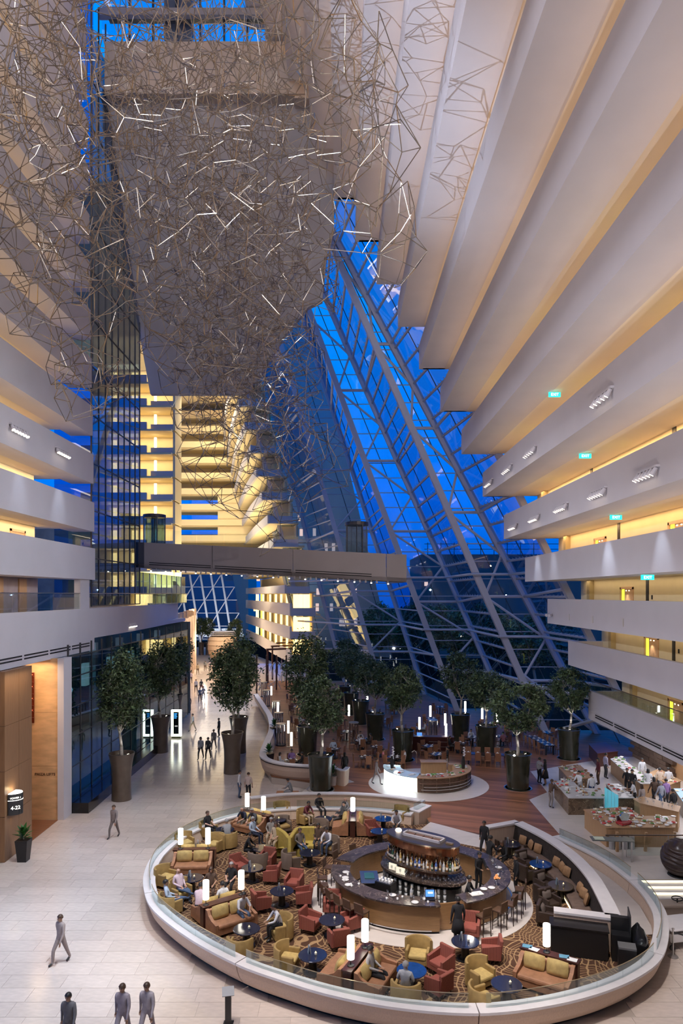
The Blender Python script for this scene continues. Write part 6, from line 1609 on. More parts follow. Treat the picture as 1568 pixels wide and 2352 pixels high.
for k in range(4): p, q = a.lerp(c,k/4), a.lerp(c,(k+.95)/4); MB().add([(p.x,p.y,ZD),(q.x,q.y,ZD),(q.x,q.y,ZD+1.5),(p.x,p.y,ZD+1.5)],[(0,1,2,3)]).build('glass_panel', mat('aqua_glass',(.12,.35,.42),.1,emit=(.1,.5,.65),es=.5), gsc)
# glass railing, lectern and ball on the landing
rl = thing('landing_railing', 'dark topped glass railing along the landing before the near buffet', 'railing', (0,0,0)); ya = 32.6
MB().b2(12.6,22,ya-.03,ya+.03,ZD+1.02,ZD+1.07).build('handrail', mat('bronze_rail',(.16,.11,.08),.4), rl)
for x in (13.6,15.6,17.6): MB().tube((x,ya,ZD),(x,ya,ZD+1.02),.022).build('post', BRUSH, rl)
for i in range(4): MB().b2(13.64+2*i,15.56+2*i,ya-.006,ya+.006,ZD+.08,ZD+.96).build('glass_panel', RAILG, rl)
lt = thing('menu_lectern', 'steel and glass menu table standing by the lounge ramp', 'lectern', (12.75,32.2,ZD), -.1)
MB().box((0,0,1.0),(1.9,.55,.04)).build('top', mat('smoked_glass_top',(.16,.17,.16),.15), lt); MB().box((-.6,-.02,1.03),(.45,.4,.02)).build('menu_sheet', mat('pale_green_sheet',(.6,.66,.5),.5), lt)
for x in (.45,.85): MB().box((x,-.15,.5),(.06,.06,1.0)).build('leg', BRUSH, lt)
ball = thing('carved_ball', 'large dark carved wooden ball with swirling grooves on the landing', 'sculpture', tuple(G(1562,2010,ZD)))
bm_ = bmesh.new(); bmesh.ops.create_uvsphere(bm_, u_segments=160, v_segments=110, radius=.82)
for v in bm_.verts:
    d = v.co.normalized(); w_ = math.sin(27*d.z+4.5*math.sin(2.1*d.x*2+d.y*3)+7*d.x); v.co = d*(.80+.03*w_)
me = bpy.data.meshes.new('ball'); bm_.to_mesh(me); bm_.free(); me.materials.append(mat('dark_carved_wood',(.035,.018,.014),.3,coat=.2)); me.polygons.foreach_set('use_smooth',[True]*len(me.polygons)); link('body', me, ball, (0,0,.80)); MB().lathe([(.55,0),(.5,.05)],24).build('plinth', BLACK, ball)
# service cart, bench and barrier post at the lower right
ct = thing('luggage_cart', 'white draped trolley with a black wheel below the lit steps', 'trolley', tuple(G(1560,2165)), .2)
MB().rbox((0,0,.75),(1.5,1.1,.08),.03).build('top', RIMST, ct); MB().b2(-.7,.7,-.5,.5,.3,.6).build('drawer_box', RIMST, ct)
for sx_ in (-.65,.65):
    for sy_ in (-.45,.45): MB().tube((sx_,sy_,.12),(sx_,sy_,.75),.03).build('leg', BRUSH, ct); MB().tube((sx_,sy_-.03,.1),(sx_,sy_+.03,.1),.1,None,12).build('wheel', BLACK, ct)
bn = thing('padded_bench', 'beige padded bench beside the lit steps', 'bench', tuple(G(1535,2098)), .1); MB().rbox((0,0,.38),(1.6,.6,.16),.06).build('seat_pad', mat('beige_leather',(.42,.34,.27),.5), bn); MB().b2(-.7,.7,-.22,.22,.04,.3).build('base', mat('beige_leather',(.42,.34,.27),.5), bn)
wh = thing('valve_wheel', 'small black steering wheel on the beige bench', 'wheel', tuple(G(1552,2096)+Vector((0,-.1,.62)))); 
for i in range(16): MB().tube((.22*math.cos(i*PI/8),.14*math.sin(i*PI/8),.04*math.sin(i*PI/8)),(.22*math.cos((i+1)*PI/8),.14*math.sin((i+1)*PI/8),.04*math.sin((i+1)*PI/8)),.022,None,6).build('rim', BLACK, wh)
MB().tube((0,0,-.16),(0,0,0),.03).build('hub', BLACK, wh); MB().tube((-.2,0,0),(.2,0,0),.015).build('spoke', BLACK, wh)
st = thing('barrier_post', 'steel belt barrier post outside the lounge at the lower right', 'post', tuple(G(1545,2197))); MB().lathe([(.18,0),(.18,.02),(.05,.05)],18).build('base', BRUSH, st); MB().tube((0,0,.04),(0,0,.98),.032,None,12).build('pole', BRUSH, st); MB().tube((0,0,.98),(0,0,1.02),.045,None,12).build('cap', BRUSH, st)
MB().add([(0.02,0,.90),(1.2,-.5,.72),(1.2,-.5,.68),(.02,0,.84)],[(0,1,2,3)]).build('belt', BLACK, st)
nt_ = thing('notice_stand', 'small dark notice stand at the bottom edge before the lounge wall', 'sign', tuple(G(524,2352))); MB().b2(-.09,.09,-.05,.05,0,.97).build('post', mat('dark_notice_post',(.05,.045,.04),.4), nt_); MB().box((0,-.02,1.0),(.36,.3,.03),0,.2,.5).build('panel', mat('grey_notice',(.25,.25,.26),.3), nt_); MB().b2(-.15,.15,-.15,.15,0,.02).build('base', BLACK, nt_)

# glowing totem on the concourse
tt = thing('totem_sign', 'upright glowing framed directory totem on the concourse floor', 'sign', tuple(G(405,1695)), 0)
TOTG = emis('totem_white_glow', (.95,1.0,.80), 5.0)
MB().b2(-.40,.40,-.14,.14,0,.16).build('foot', mat('olive_foot',(.25,.26,.12),.5), tt); MB().b2(-.45,.45,-.12,.12,.16,2.55).build('glow_frame', TOTG, tt); MB().b2(-.24,.24,-.135,-.118,.38,2.38).build('screen', mat('dark_screen',(.02,.025,.03),.2), tt)
for i in range(4): MB().b2(-.18,.10-.05*(i%2),-.14,-.135,2.18-.13*i,2.25-.13*i).build('text_line', emis('blue_text',(.05,.35,.9),1.5), tt)
MB().b2(-.12,.14,-.14,-.135,1.05,1.15).build('text_line', emis('grey_text',(.6,.6,.6),.8), tt)
# pale woven pavilion far along the concourse and lattice screen
pv = thing('woven_pavilion', 'pale woven barrel shaped pavilion far along the concourse', 'pavilion', tuple(G(512,1521)))
WOV = mat('pale_woven_panel', (.66,.48,.33), .6, var=.1, scale=.5)
pr = [(2.2,.6),(2.6,1.4),(2.85,2.4),(2.9,3.3),(2.75,4.2),(2.5,5.0)]
for i in range(5): MB().lathe([pr[i],(pr[i][0]+.04,pr[i][1]+.1),(pr[i+1][0]-.02,pr[i+1][1]-.04)],28,0,(0,0,0),False).build('woven_band', WOV, pv)
MB().lathe([(1.9,0),(1.9,.6)],24).build('plinth', WALN, pv)
for i in range(3): MB().lathe([(2.5-.12*i,5.2+.3*i),(2.5-.12*i,5.3+.3*i)],24).build('top_ring', RIMST, pv)
for i in range(6): MB().tube((2.1*math.cos(i),2.1*math.sin(i),4.9),(2.1*math.cos(i),2.1*math.sin(i),5.9),.06).build('post', WALN, pv)
point('pavilion_lamp', tuple(G(495,1530)+Vector((-1,-6,5))), 900, (1,.8,.6), .5)
lsn = thing('lattice_screen', 'dark screen of branching white twigs under the far balconies', 'screen', tuple(G(612,1592)))
for i in range(5): MB().b2(-2.6+1.3*i-.1,-2.6+1.3*i+.1,-.1,.1,0,5).build('post', WALN, lsn)
rnd = random.Random(3)
for i in range(26):
    x = rnd.uniform(-2.5,2.5); z = rnd.uniform(.2,3.2); MB().path([(x,0,z),(x+rnd.uniform(-.4,.4),0,z+.6),(x+rnd.uniform(-.8,.8),0,z+1.2)],.05,5).build('twig', mat('white_twig',(.6,.55,.5),.7), lsn)
for i in range(4):
    p = G(575+14*i, 1592-14*i); q = p+Vector((5,4,5.2)); o = MB().box((0,0,0),(6,.3,.25)).box((-2.8,0,-2.5),(.2,.2,5)).build('pergola_beam', WALN, None, False, tuple(p+Vector((4,8,5.2))), .5); tag(o, 'dark timber pergola beam by the far balconies, %s from the near end' % sn[i], 'beam', 'pergola beams')
# ================================================================== people
SKINS = [mat('skin_light', (.55,.33,.24), .55), mat('skin_tan', (.42,.24,.15), .55), mat('skin_brown', (.26,.14,.085), .55)]
HAIRS = {'black': mat('black_hair', (.012,.010,.009), .5), 'brown': mat('brown_hair', (.06,.03,.015), .5), 'grey': mat('grey_hair', (.30,.29,.28), .6)}
EYEM = mat('eye_dark', (.02,.015,.012), .3); LIPM = mat('lip_tone', (.38,.14,.12), .5); SHOEM = mat('dark_shoe', (.015,.012,.012), .4)
def cloth(c): return mat('cloth_%02d_%02d_%02d' % tuple(int(v*100) for v in c), c, .85, var=.1, scale=14)
def pose(kind):
    """joints in metres, the person looks along +y, feet on z = 0 (seat height .45 when sitting)"""
    J = {}
    st = kind in ('stand', 'walk', 'reach', 'phone')
    if st:
        lean = .10 if kind == 'reach' else .02
        J['pel'] = (0,0,.95); J['sp'] = (0,lean*.3,1.12); J['ch'] = (0,lean*.8,1.30); J['nk'] = (0,lean,1.46); J['hb'] = (0,lean+.015,1.54); J['hm'] = (0,lean+.025,1.62); J['ht'] = (0,lean+.015,1.69)
        sh = (lean, 1.40)
    else:
        ln = {'sit': -.04, 'lean': .20, 'back': -.16}[kind]
        J['pel'] = (0,-.06,.55); J['sp'] = (0,-.06+ln*.35,.72); J['ch'] = (0,-.06+ln*.8,.90); J['nk'] = (0,-.05+ln*1.15,1.06); J['hb'] = (0,-.03+ln*1.2,1.14); J['hm'] = (0,-.015+ln*1.25,1.22); J['ht'] = (0,-.025+ln*1.2,1.29)
        sh = (-.06+ln, 1.00)
    for s, n in ((-1, 'l'), (1, 'r')):
        J['sh'+n] = (s*.17, sh[0], sh[1])
        if st:
            f = 0.0
            if kind == 'walk': f = .20*s
            J['hip'+n] = (s*.09, 0, .90); J['kn'+n] = (s*.095, .05+f, .50); J['an'+n] = (s*.10, -.02+f*1.4, .09+(.05 if f < 0 else 0)); J['toe'+n] = (s*.115, .15+f*1.4, .035)
            if kind == 'reach' or (kind == 'phone' and s > 0):
                J['el'+n] = (s*.24, sh[0]+.10, 1.14); J['wr'+n] = (s*.15, sh[0]+.33, 1.10 if kind == 'reach' else 1.26); hd = (0,.8,.2)
            else:
                J['el'+n] = (s*.23, sh[0]-.02-f*.35, 1.14); J['wr'+n] = (s*.24, sh[0]+.06-f*.7, .90); hd = (0,.15,-1)
        else:
            J['hip'+n] = (s*.10, -.02, .53); J['kn'+n] = (s*.13, .42, .52); J['an'+n] = (s*.12, .40, .09); J['toe'+n] = (s*.13, .57, .035)
            if kind == 'back' and s > 0: J['kn'+n] = (.10,.44,.60); J['an'+n] = (-.12,.62,.44); J['toe'+n] = (-.18,.74,.50)
            e = .02 if kind != 'lean' else .14
            J['el'+n] = (s*.25, sh[0]+e, .77); J['wr'+n] = (s*.13, sh[0]+.30, .68 if kind != 'lean' else .70); hd = (-s*.3,.9,-.1)
        h = Vector(hd).normalized(); w = Vector(J['wr'+n]); J['pa'+n] = tuple(w+h*.07)
        J['_h'+n] = h
    return J
def person_mesh(kind, sleeves, shorts):
    J = pose(kind); P = []; R_ = []; Eg = []; idx = {}; reg = []
    def jv(k, r): idx[k] = len(P); P.append(J[k] if isinstance(k, str) and k in J else k); R_.append(r); return idx[k]
    spec = dict(pel=(.155,.12), sp=(.135,.105), ch=(.165,.115), nk=(.058,.06), hb=(.068,.075), hm=(.082,.098), ht=(.06,.07))
    for k, r in spec.items(): jv(k, r)
    for n in 'lr':
        for k, r in (('sh',(.072,.07)), ('el',(.05,.05)), ('wr',(.032,.03)), ('pa',(.040,.022)), ('hip',(.10,.10)), ('kn',(.068,.068)), ('an',(.048,.048)), ('toe',(.042,.032))): jv(k+n, r)
    segs = [('pel','sp','shirt'),('sp','ch','shirt'),('ch','nk','shirt'),('nk','hb','skin'),('hb','hm','skin'),('hm','ht','skin')]
    for n in 'lr':
        segs += [('ch','sh'+n,'shirt'),('sh'+n,'el'+n,'shirt'),('el'+n,'wr'+n,'shirt' if sleeves else 'skin'),('wr'+n,'pa'+n,'skin'),('pel','hip'+n,'pants'),('hip'+n,'kn'+n,'pants'),('kn'+n,'an'+n,'skin' if shorts else 'pants'),('an'+n,'toe'+n,'shoe')]
    edges = [(idx[a], idx[b_]) for a, b_, _ in segs]
    bones = [(Vector(P[idx[a]]), Vector(P[idx[b_]]), c) for a, b_, c in segs]
    # fingers and thumb
    for n in 'lr':
        h = J['_h'+n]; w = Vector(J['pa'+n]); s = -1 if n == 'l' else 1
        side = h.cross(Vector((0, 0, 1))); side = side.normalized() if side.length > .3 else Vector((1, 0, 0)); dn = Vector((0, 0, -1)) if abs(h.z) < .7 else Vector((0, 1, 0))
        for f, (o, L) in enumerate(((-.030,.070),(-.010,.082),(.010,.078),(.030,.062))):
            a = w+h*.035+side*o; c = a+h*L*.6; d = c+(h*.5+dn*.7).normalized()*L*.5
            k0 = len(P); P.extend([tuple(a), tuple(c), tuple(d)]); R_.extend([(.010,.010),(.009,.009),(.008,.008)]); edges += [(idx['pa'+n], k0), (k0, k0+1), (k0+1, k0+2)]; bones.append((a, d, 'skin'))
        a = w-h*.01-side*s*.045; c = a+(h*.8-side*s*.5).normalized()*.045; k0 = len(P); P.extend([tuple(a), tuple(c)]); R_.extend([(.012,.012),(.010,.010)]); edges += [(idx['pa'+n], k0), (k0, k0+1)]; bones.append((a, c, 'skin'))
    me = bpy.data.meshes.new('skel'); me.from_pydata(P, edges, []); ob = bpy.data.objects.new('skel', me); COL.objects.link(ob)
    sm = ob.modifiers.new('s', 'SKIN'); sm.use_smooth_shade = True
    if not me.skin_vertices: 
        bpy.context.view_layer.objects.active = ob
    for i, r in enumerate(R_): me.skin_vertices[0].data[i].radius = r
    me.skin_vertices[0].data[0].use_root = True
    ss = ob.modifiers.new('u', 'SUBSURF'); ss.levels = 1; ss.render_levels = 1
    dg = bpy.context.evaluated_depsgraph_get(); dg.update(); body = bpy.data.meshes.new_from_object(ob.evaluated_get(dg)); bpy.data.objects.remove(ob); bpy.data.meshes.remove(me)
    names = ['skin', 'shirt', 'pants', 'shoe']
    mi = []
    A = np.array([b_[0] for b_ in bones]); B = np.array([b_[1] for b_ in bones]); D = B-A; LL = (D**2).sum(1)
    rr_ = np.array([.13 if i in (0,1) else (.1 if b_[2] in ('shirt','pants') else .05) for i, b_ in enumerate(bones)])
    for f in body.polygons:
        c = np.array(f.center); t = np.clip(((c-A)*D).sum(1)/LL, 0, 1); d = np.sqrt(((A+D*t[:, None]-c)**2).sum(1)); mi.append(names.index(bones[int(np.argmin(d/rr_ if False else d-rr_*.5))][2]))
    mb = MB(); mb.v = [tuple(v.co) for v in body.vertices]; mb.f = [tuple(f.vertices) for f in body.polygons]; mb.m = mi
    bpy.data.meshes.remove(body)
    # face: eyes, nose, mouth, ears
    hm = Vector(J['hm'])
    def blob(c, r, m):
        n = 6
        for j in range(3): pass
        prof = [(.02,-1),(.75,-.6),(1,0),(.75,.6),(.02,1)]; vs = []
        for q, z in prof:
            for i in range(n): a = 2*PI*i/n; vs.append((c[0]+r[0]*q*math.cos(a), c[1]+r[1]*q*math.sin(a), c[2]+r[2]*z))
        mb.add(vs, [(j*n+i, j*n+(i+1) % n, (j+1)*n+(i+1) % n, (j+1)*n+i) for j in range(4) for i in range(n)], m)
    for s in (-1, 1):
        blob(hm+Vector((s*.032,.088,.005)), (.014,.012,.008), 4); blob(hm+Vector((s*.084,0,-.005)), (.012,.022,.032), 0)
    blob(hm+Vector((0,.10,-.022)), (.014,.02,.022), 0); blob(hm+Vector((0,.085,-.062)), (.026,.012,.007), 5)
    return mb, hm
PM = {}
def hair_mesh(hm, long):
    m = MB(); n = 14; rows = 7; vs = []
    for j in range(rows+1):
        ph = j/rows*(PI*.56)
        for i in range(n):
            a = 2*PI*i/n; back = math.sin(a) < .1
            r = math.sin(ph); z = math.cos(ph)
            if math.sin(a) > .25: z = max(z, .34)
            elif not back: z = max(z, .05)
            ext = (-.6*(j/rows)**2 if (long and back and j > rows-3) else 0)
            vs.append((hm.x+.098*r*math.cos(a)*(1.02), hm.y-.012+.112*r*math.sin(a), hm.z+.012+.115*z+ext*.2))
    m.add(vs, [(j*n+i, j*n+(i+1) % n, (j+1)*n+(i+1) % n, (j+1)*n+i) for j in range(rows) for i in range(n)])
    return m
PC = 0
def person(label, kind, p, rz, shirt, pants, hair='black', long=False, skin=1, sleeves=True, shorts=False, group=None, skirt=None, sc=1.0):
    global PC
    key = (kind, sleeves, shorts)
    if key not in PM: PM[key] = person_mesh(*key)
    mb, hm = PM[key]
    r = thing('person', label, 'person', tuple(p), rz, group); PC += 1
    s = sc*(.97+.06*((PC*37) % 10)/10); r.scale = (s,)*3
    me = mb.mesh('body', [SKINS[skin], cloth(shirt), cloth(pants), SHOEM, EYEM, LIPM], True); link('body', me, r)
    if hair: link('hair', smooth_by_angle(hair_mesh(hm, long).mesh('hair', HAIRS[hair])), r)
    if skirt:
        z0 = .95
        MB().lathe([(.15,1.0),(.19,.85),(.24,.5),(.23,.5),(.17,.85)], 14, 0, (0,.02,0), False).build('skirt', cloth(skirt), r, True)
    return r
WHT=(.62,.62,.64); BLK=(.015,.015,.018); GRY=(.26,.26,.27); JEAN=(.07,.11,.19); LBL=(.42,.50,.60); PNK=(.60,.47,.52); BEI=(.50,.40,.28); BRN=(.10,.06,.04); MAR=(.14,.03,.04); KHK=(.30,.24,.15); NAVY=(.02,.025,.05); PUR=(.28,.16,.36); DKG=(.06,.06,.065)
def sitp(label, x, y, tgt, kind='sit', **k):
    p = G(x, y, ZD); q = TB[tgt] if isinstance(tgt, str) else tgt
    if isinstance(tgt, str): p = clear(p, q, .80)
    return person(label, kind, (p.x, p.y, ZD), toward(p, q), group='guests seated in the lounge', **k)
sitp('woman in black with short brown hair in a gold tub chair at the back left', 479, 1923, 't17', shirt=BLK, pants=BLK, hair='brown', skin=0, sleeves=False)
sitp('person in grey sweater with back turned in a gold tub chair at the back left', 521, 1943, 't17', 'lean', shirt=GRY, pants=DKG, hair='grey')
cFl = Matrix.Rotation(math.radians(-32), 3, 'Z')
for i, (u, lb, sh_) in enumerate(((-.35, 'bare legged guest in dark shirt on the back left sofa, further left', NAVY), (.35, 'bare legged guest in dark top on the back left sofa, further right', DKG))):
    q = Vector((cF.x, cF.y, ZD))+cFl @ Vector((u, -.55, 0)); person(lb, 'lean', (q.x, q.y, ZD), math.radians(-32)+PI, sh_, (.20,.17,.13), 'grey' if i else None, False, 0, False, True, 'guests seated in the lounge')
sitp('man in pale blue shirt at the crowded table', 583, 1937, Vector((-3.6,34.0,0)), 'sit', shirt=LBL, pants=NAVY, hair='grey', skin=0)
sitp('elderly man in grey jacket at the crowded table', 622, 1938, 't14', 'sit', shirt=(.30,.28,.25), pants=BEI, hair='grey', skin=0)
sitp('woman in beige dress at the crowded table', 632, 1953, 't14', 'sit', shirt=BEI, pants=BEI, hair='brown', long=True, skin=0, sleeves=False)
sitp('man in black seen from behind at the crowded table', 567, 1977, 't14', 'lean', shirt=BLK, pants=BLK)
sitp('man in grey brown jacket and jeans on the mustard sofa', 690, 1966, Vector((-1.3,31.5,0)), 'sit', shirt=(.17,.14,.12), pants=JEAN, skin=0, hair='brown')
sitp('woman in dark clothes right of the mustard sofa', 730, 1952, 't18', 'sit', shirt=BRN, pants=DKG, long=True)
sitp('man in white shirt and jeans in a taupe tub chair near the bar', 755, 1961, 't18', 'lean', shirt=WHT, pants=JEAN)
sitp('man in black suit sitting upright by the back wall', 734, 1877, Vector((.2,36,0)), 'sit', shirt=BLK, pants=BLK)
sitp('person in maroon top leaning over the paper strewn table', 702, 1893, 't15', 'lean', shirt=MAR, pants=BEI)
sitp('man in dark jacket reclining on the rear sofa', 781, 1900, 't15', 'back', shirt=DKG, pants=DKG, skin=0)
sitp('bald man behind the reclining man on the rear sofa', 787, 1888, 't15', 'back', shirt=GRY, pants=DKG, hair=None, skin=0)
sitp('bald man in pink shirt and jeans in a gold tub chair at the left rim', 416, 2070, Vector((-5.4,26.9,0)), 'back', shirt=PNK, pants=JEAN, hair=None, skin=0)
sitp('man in pale shirt and jeans lounging in the leftmost gold tub chair', 394, 2098, Vector((-5.6,27.2,0)), 'back', shirt=LBL, pants=JEAN)
sitp('man in pale pink shirt with back turned at the left group', 458, 2112, Vector((-5.4,28.6,0)), 'lean', shirt=PNK, pants=DKG)
sitp('woman in dark dress smiling at the left group', 484, 2066, Vector((-5.2,26.0,0)), 'sit', shirt=BRN, pants=BRN, hair='brown', long=True, sleeves=False)
sitp('blond person in black vest at the left group', 530, 2052, Vector((-4.9,26.6,0)), 'sit', shirt=BLK, pants=BLK, hair='grey', skin=0, sleeves=False)
for u, lb, kd, sh_, sd_ in ((.2, 'man in white shirt on the slanting sofa facing the left group', 'sit', WHT, 1), (.42, 'man in white polo shirt and jeans leaning forward on the slanting sofa', 'lean', WHT, -1)):
    q = Vector((cB.x, cB.y, ZD))+Matrix.Rotation(math.radians(37), 3, 'Z') @ Vector((u, sd_*.58, 0)); person(lb, kd, (q.x, q.y, ZD), math.radians(37)+(0 if sd_ > 0 else PI), sh_, JEAN, 'black', False, 1, sd_ > 0, False, 'guests seated in the lounge')
sitp('man in white shirt bent over the table in a gold tub chair', 642, 2155, 't6', 'lean', shirt=WHT, pants=BLK)
q = Vector((cC.x, cC.y, ZD))+Matrix.Rotation(math.radians(66), 3, 'Z') @ Vector((-.1, -.55, 0)); person('man in grey shirt and black trousers reading on the front sofa', 'sit', (q.x, q.y, ZD), math.radians(66)+PI, (.40,.38,.37), BLK, 'black', False, 1, True, False, 'guests seated in the lounge')
sitp('grey haired man in grey polo seen from behind at the front blue table', 939, 2287, 't9', 'sit', shirt=(.42,.43,.44), pants=DKG, hair='grey', skin=0, sleeves=False)
sitp('man in white shirt seated behind the bar by the back wall', 911, 1915, Vector((2.6,34.2,0)), 'lean', shirt=WHT, pants=DKG)
sitp('woman in dark dress sitting at the far right of the bar', 1158, 1996, Vector((5,28.5,0)), 'lean', shirt=BLK, pants=BLK, long=True, hair='brown')
def std(label, x, y, z, face, kind='stand', grp=None, **k):
    p = G(x, y, z); a = math.radians(face); return person(label, kind, (p.x, p.y, z), a, group=grp, **k)
SF = 'staff at the oval bar'
std('waitress in long black dress standing at the gate of the bar', 1052, 2172, ZD+.014, 10, 'stand', SF, shirt=BLK, pants=BLK, skirt=BLK, hair='black')
std('bartender in black bending over the front of the bar', 1071, 2112, ZD, -110, 'reach', SF, shirt=BLK, pants=BLK)
std('bartender in black working beside the blue bin', 1098, 2046, ZD, 200, 'reach', SF, shirt=BLK, pants=BLK)
std('second bartender in black at the right inside of the bar', 1122, 2010, ZD, -60, 'reach', SF, shirt=BLK, pants=BLK)
std('man in black suit standing outside the right end of the bar', 1186, 2056, ZD, 90, 'stand', SF, shirt=BLK, pants=BLK)
std('dark figure walking in through the lounge entrance', 1112, 1966, ZD, 150, 'walk', SF, shirt=BLK, pants=BLK)
CG = 'people walking on the concourse'
std('man in white shirt and jeans standing beside the man in checked shirt', 549, 1833, 0, -90, 'stand', CG, shirt=WHT, pants=JEAN)
std('man in checked pale shirt and dark shorts seen from behind', 570, 1837, 0, -10, 'stand', CG, shirt=(.52,.42,.38), pants=BLK, shorts=True, sleeves=False, skin=0, hair='brown')
std('man in dark suit standing beside the bronze planter', 503, 1692, 0, 80, 'stand', CG, shirt=BLK, pants=BLK)
std('woman with white top walking in front of two others on the concourse', 461, 1744, 0, 170, 'walk', CG, shirt=(.35,.36,.40), pants=DKG, long=True)
std('person in dark clothes walking beside the woman with white top', 478, 1744, 0, 170, 'walk', CG, shirt=DKG, pants=BLK)
std('person in grey brown walking behind the pair on the concourse', 491, 1722, 0, 170, 'walk', CG, shirt=(.25,.22,.22), pants=(.18,.16,.16))
std('person in white walking right of the glowing totem', 443, 1680, 0, 120, 'walk', CG, shirt=WHT, pants=BEI)
std('person in dark brown walking beyond the glowing totem', 434, 1634, 0, 180, 'walk', CG, shirt=BRN, pants=BRN)
std('person in blue walking among the distant crowd', 459, 1612, 0, 180, 'walk', CG, shirt=JEAN, pants=NAVY)
std('person in grey walking beside the one in blue', 467, 1608, 0, 0, 'walk', CG, shirt=(.30,.30,.33), pants=GRY)
std('dark clothed person left of the distant crowd', 430, 1602, 0, 180, 'walk', CG, shirt=BRN, pants=BLK)
std('person in white shirt and dark trousers among the distant walkers', 450, 1590, 0, 180, 'walk', CG, shirt=WHT, pants=BLK)
std('dark haired person behind the one in blue', 462, 1590, 0, 0, 'walk', CG, shirt=DKG, pants=MAR)
std('person in pink further along the left of the concourse', 438, 1570, 0, 0, 'walk', CG, shirt=PNK, pants=DKG)
std('person in tan alone in the middle of the far concourse', 454, 1549, 0, 180, 'walk', CG, shirt=BEI, pants=BRN)
std('left one of the two furthest walkers', 471, 1541, 0, 0, 'walk', CG, shirt=GRY, pants=BRN)
std('right one of the two furthest walkers', 482, 1541, 0, 0, 'walk', CG, shirt=PNK, pants=DKG)
std('person in grey brown walking between the nearest planter and the lounge', 262, 1924, 0, 160, 'walk', CG, shirt=(.26,.22,.21), pants=(.16,.13,.12), hair='brown')
std('person in taupe walking alone on the bright left floor', 140, 2212, 0, 150, 'walk', CG, shirt=(.36,.29,.26), pants=(.28,.22,.20), hair='brown')
std('person in dark grey cut off at the bottom edge', 158, 2415, 0, 175, 'walk', CG, shirt=(.16,.15,.15), pants=(.12,.11,.11))
std('person in mauve grey at the bottom edge, walking left', 282, 2398, 0, 170, 'walk', CG, shirt=(.34,.29,.31), pants=(.28,.24,.26), hair='brown')
std('person in pale mauve at the bottom edge, walking right', 338, 2392, 0, 170, 'walk', CG, shirt=(.40,.35,.36), pants=(.33,.28,.30), hair='brown')
bs = thing('bench_board', 'small orange wooden bench end where the man in grey sits', 'bench', tuple(G(660,1834)))
MB().b2(-.7,.7,-.25,.25,.36,.42).build('seat', mat('orange_bench',(.42,.16,.06),.5), bs); MB().b2(-.6,-.5,-.2,.2,0,.36).build('leg', BLACK, bs); MB().b2(.5,.6,-.2,.2,0,.36).build('leg', BLACK, bs)
p = G(668,1836); person('man in grey suit sitting on the bench behind the retaining wall', 'lean', (p.x, p.y, 0), 1.3, GRY, GRY, 'black', group='people on the deck')
DG = 'people on the deck'
std('woman in long black dress at the small curved planter wall', 792, 1788, ZD, 30, 'stand', DG, shirt=BLK, pants=BLK, long=True, skirt=BLK)
std('waiter in white shirt and black trousers talking with a woman', 1238, 1800, ZD, -60, 'phone', DG, shirt=WHT, pants=BLK)
std('woman in short black dress beside the waiter', 1252, 1804, ZD, 60, 'phone', DG, shirt=BLK, pants=BLK, shorts=True, long=True, sleeves=False, skirt=BLK)
std('guest in brown bending beside the marble cooking counter', 1264, 1856, ZD, -60, 'reach', DG, shirt=BRN, pants=(.32,.28,.26), hair='brown')
std('grey clad guest left of the round buffet', 864, 1802, ZD, -90, 'walk', DG, shirt=(.24,.20,.20), pants=(.22,.18,.18), hair='brown')
BU = 'people at the right buffet'
std('chef in white bending at the left of the cooking counter', 1332, 1834, ZD, 120, 'reach', BU, shirt=(.75,.77,.80), pants=WHT)
std('chef in white with blue apron seen from behind at the cooking counter', 1358, 1842, ZD, 10, 'stand', BU, shirt=(.78,.80,.82), pants=(.03,.07,.2))
std('guest in dark red behind the narrow marble counter', 1374, 1802, ZD, 90, 'stand', BU, shirt=MAR, pants=BRN, long=True)
std('guest in lilac shirt beside the back buffet counter', 1390, 1788, ZD, -80, 'stand', BU, shirt=(.45,.42,.55), pants=DKG)
std('cook in bright white at the back counter', 1474, 1800, ZD, 180, 'stand', BU, shirt=(.75,.80,.85), pants=WHT)
std('woman in white top with long dark hair queuing at the wall side counter', 1488, 1832, ZD, -20, 'stand', BU, shirt=WHT, pants=DKG, long=True)
std('man in peach shirt queuing at the wall side counter', 1515, 1828, ZD, -15, 'stand', BU, shirt=(.62,.48,.36), pants=DKG)
std('man in white shirt queuing furthest right', 1535, 1826, ZD, -15, 'stand', BU, shirt=WHT, pants=BLK)
std('woman in white top and black trousers serving herself at the carving counter', 1458, 1858, ZD, 70, 'reach', BU, shirt=WHT, pants=BLK, long=True, sleeves=False)
std('woman in beige top and white skirt in the buffet aisle', 1474, 1872, ZD, 30, 'stand', BU, shirt=(.36,.30,.28), pants=WHT, skirt=WHT, long=True, hair='brown')
std('guest in brown in the buffet crowd', 1502, 1852, ZD, 10, 'walk', BU, shirt=BRN, pants=BLK, long=True)
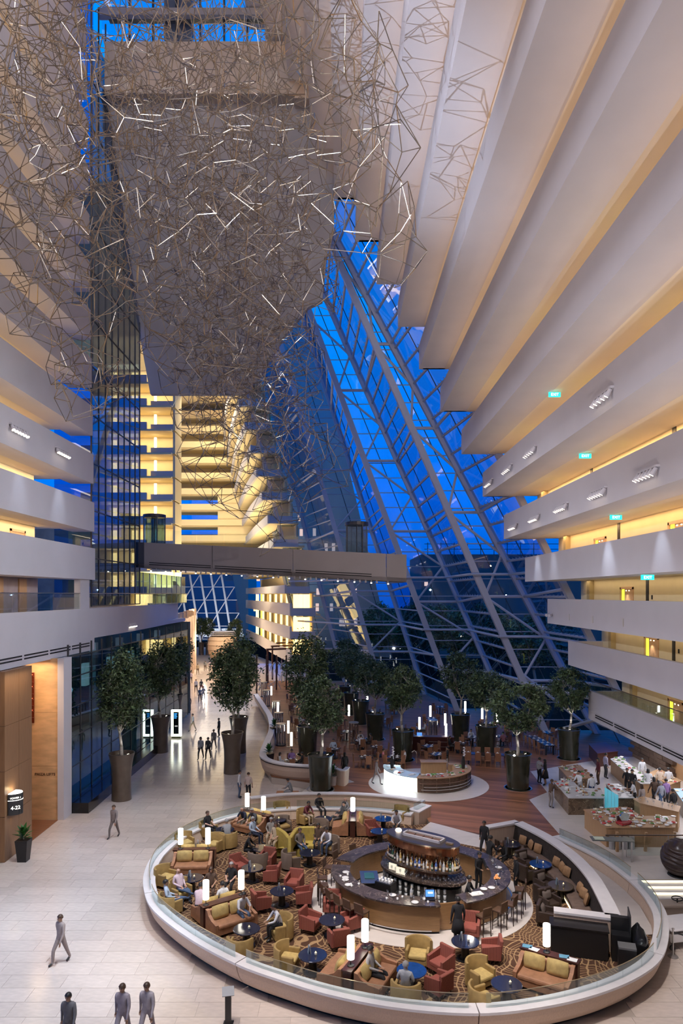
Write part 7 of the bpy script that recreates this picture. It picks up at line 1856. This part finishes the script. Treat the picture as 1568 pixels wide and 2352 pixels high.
std('guest in blue jeans and pale hair in the buffet crowd', 1518, 1862, ZD, 20, 'walk', BU, shirt=(.32,.34,.40), pants=(.06,.12,.25), hair='grey')
std('guest in purple shirt in the buffet crowd', 1530, 1858, ZD, 10, 'stand', BU, shirt=PUR, pants=DKG)
std('man in black jacket and khaki trousers at the right edge of the buffet crowd', 1546, 1884, ZD, 20, 'stand', BU, shirt=BLK, pants=KHK)
for i, (x, y, lb, sh_) in enumerate(((1440,1826,'seated guest in black behind the carving counter, left one',BLK),(1452,1832,'seated guest in black behind the carving counter, right one',BLK))):
    std(lb, x, y, ZD, 150, 'reach', BU, shirt=sh_, pants=BLK)
DN = 'diners on the deck'
def diner(label, ti, side, shirt, kind='sit', hair='black', **k):
    x, y, wh = DT[ti]; p = G(x, y, ZD); best = None
    a = {'right': 0, 'far': PI/2, 'left': PI, 'near': -PI/2}[side]
    q = p+Vector((math.cos(a), math.sin(a), 0))*.70; person(label, kind, (q.x, q.y, ZD), toward(q, p), shirt, DKG, hair, group=DN, **k)
diner('diner in pink shirt behind the round buffet', 0, 'left', (.65,.22,.28)); diner('diner in white shirt behind the round buffet', 0, 'right', WHT)
diner('diner in white shirt turned away in the middle group', 6, 'near', WHT, 'lean'); diner('diner in pale shirt facing the camera in the middle group', 6, 'far', (.45,.42,.40)); diner('diner in brown in the middle group', 6, 'right', BRN)
diner('woman in white inside the white planter bulge', 24, 'left', WHT, long=True); diner('diner in purple inside the white planter bulge', 24, 'far', PUR); diner('diner in black inside the white planter bulge', 24, 'right', BLK)
diner('diner in red by the first chrome display tube', 20, 'far', (.30,.05,.04)); diner('diner in white by the second row table', 21, 'near', WHT); diner('diner in pale blue beside the dense tree', 8, 'far', LBL)
diner('dark diner left of the table before the sparse tree', 5, 'left', BLK); diner('diner in black beside the buffet hose table', 4, 'right', BLK); diner('diner in white far back under the tube lamps', 10, 'right', WHT); diner('diner in white beside the sparse tree planter', 12, 'far', WHT, 'lean'); diner('guest in pink checked shirt behind the star lamp planter', 13, 'near', (.55,.25,.28))
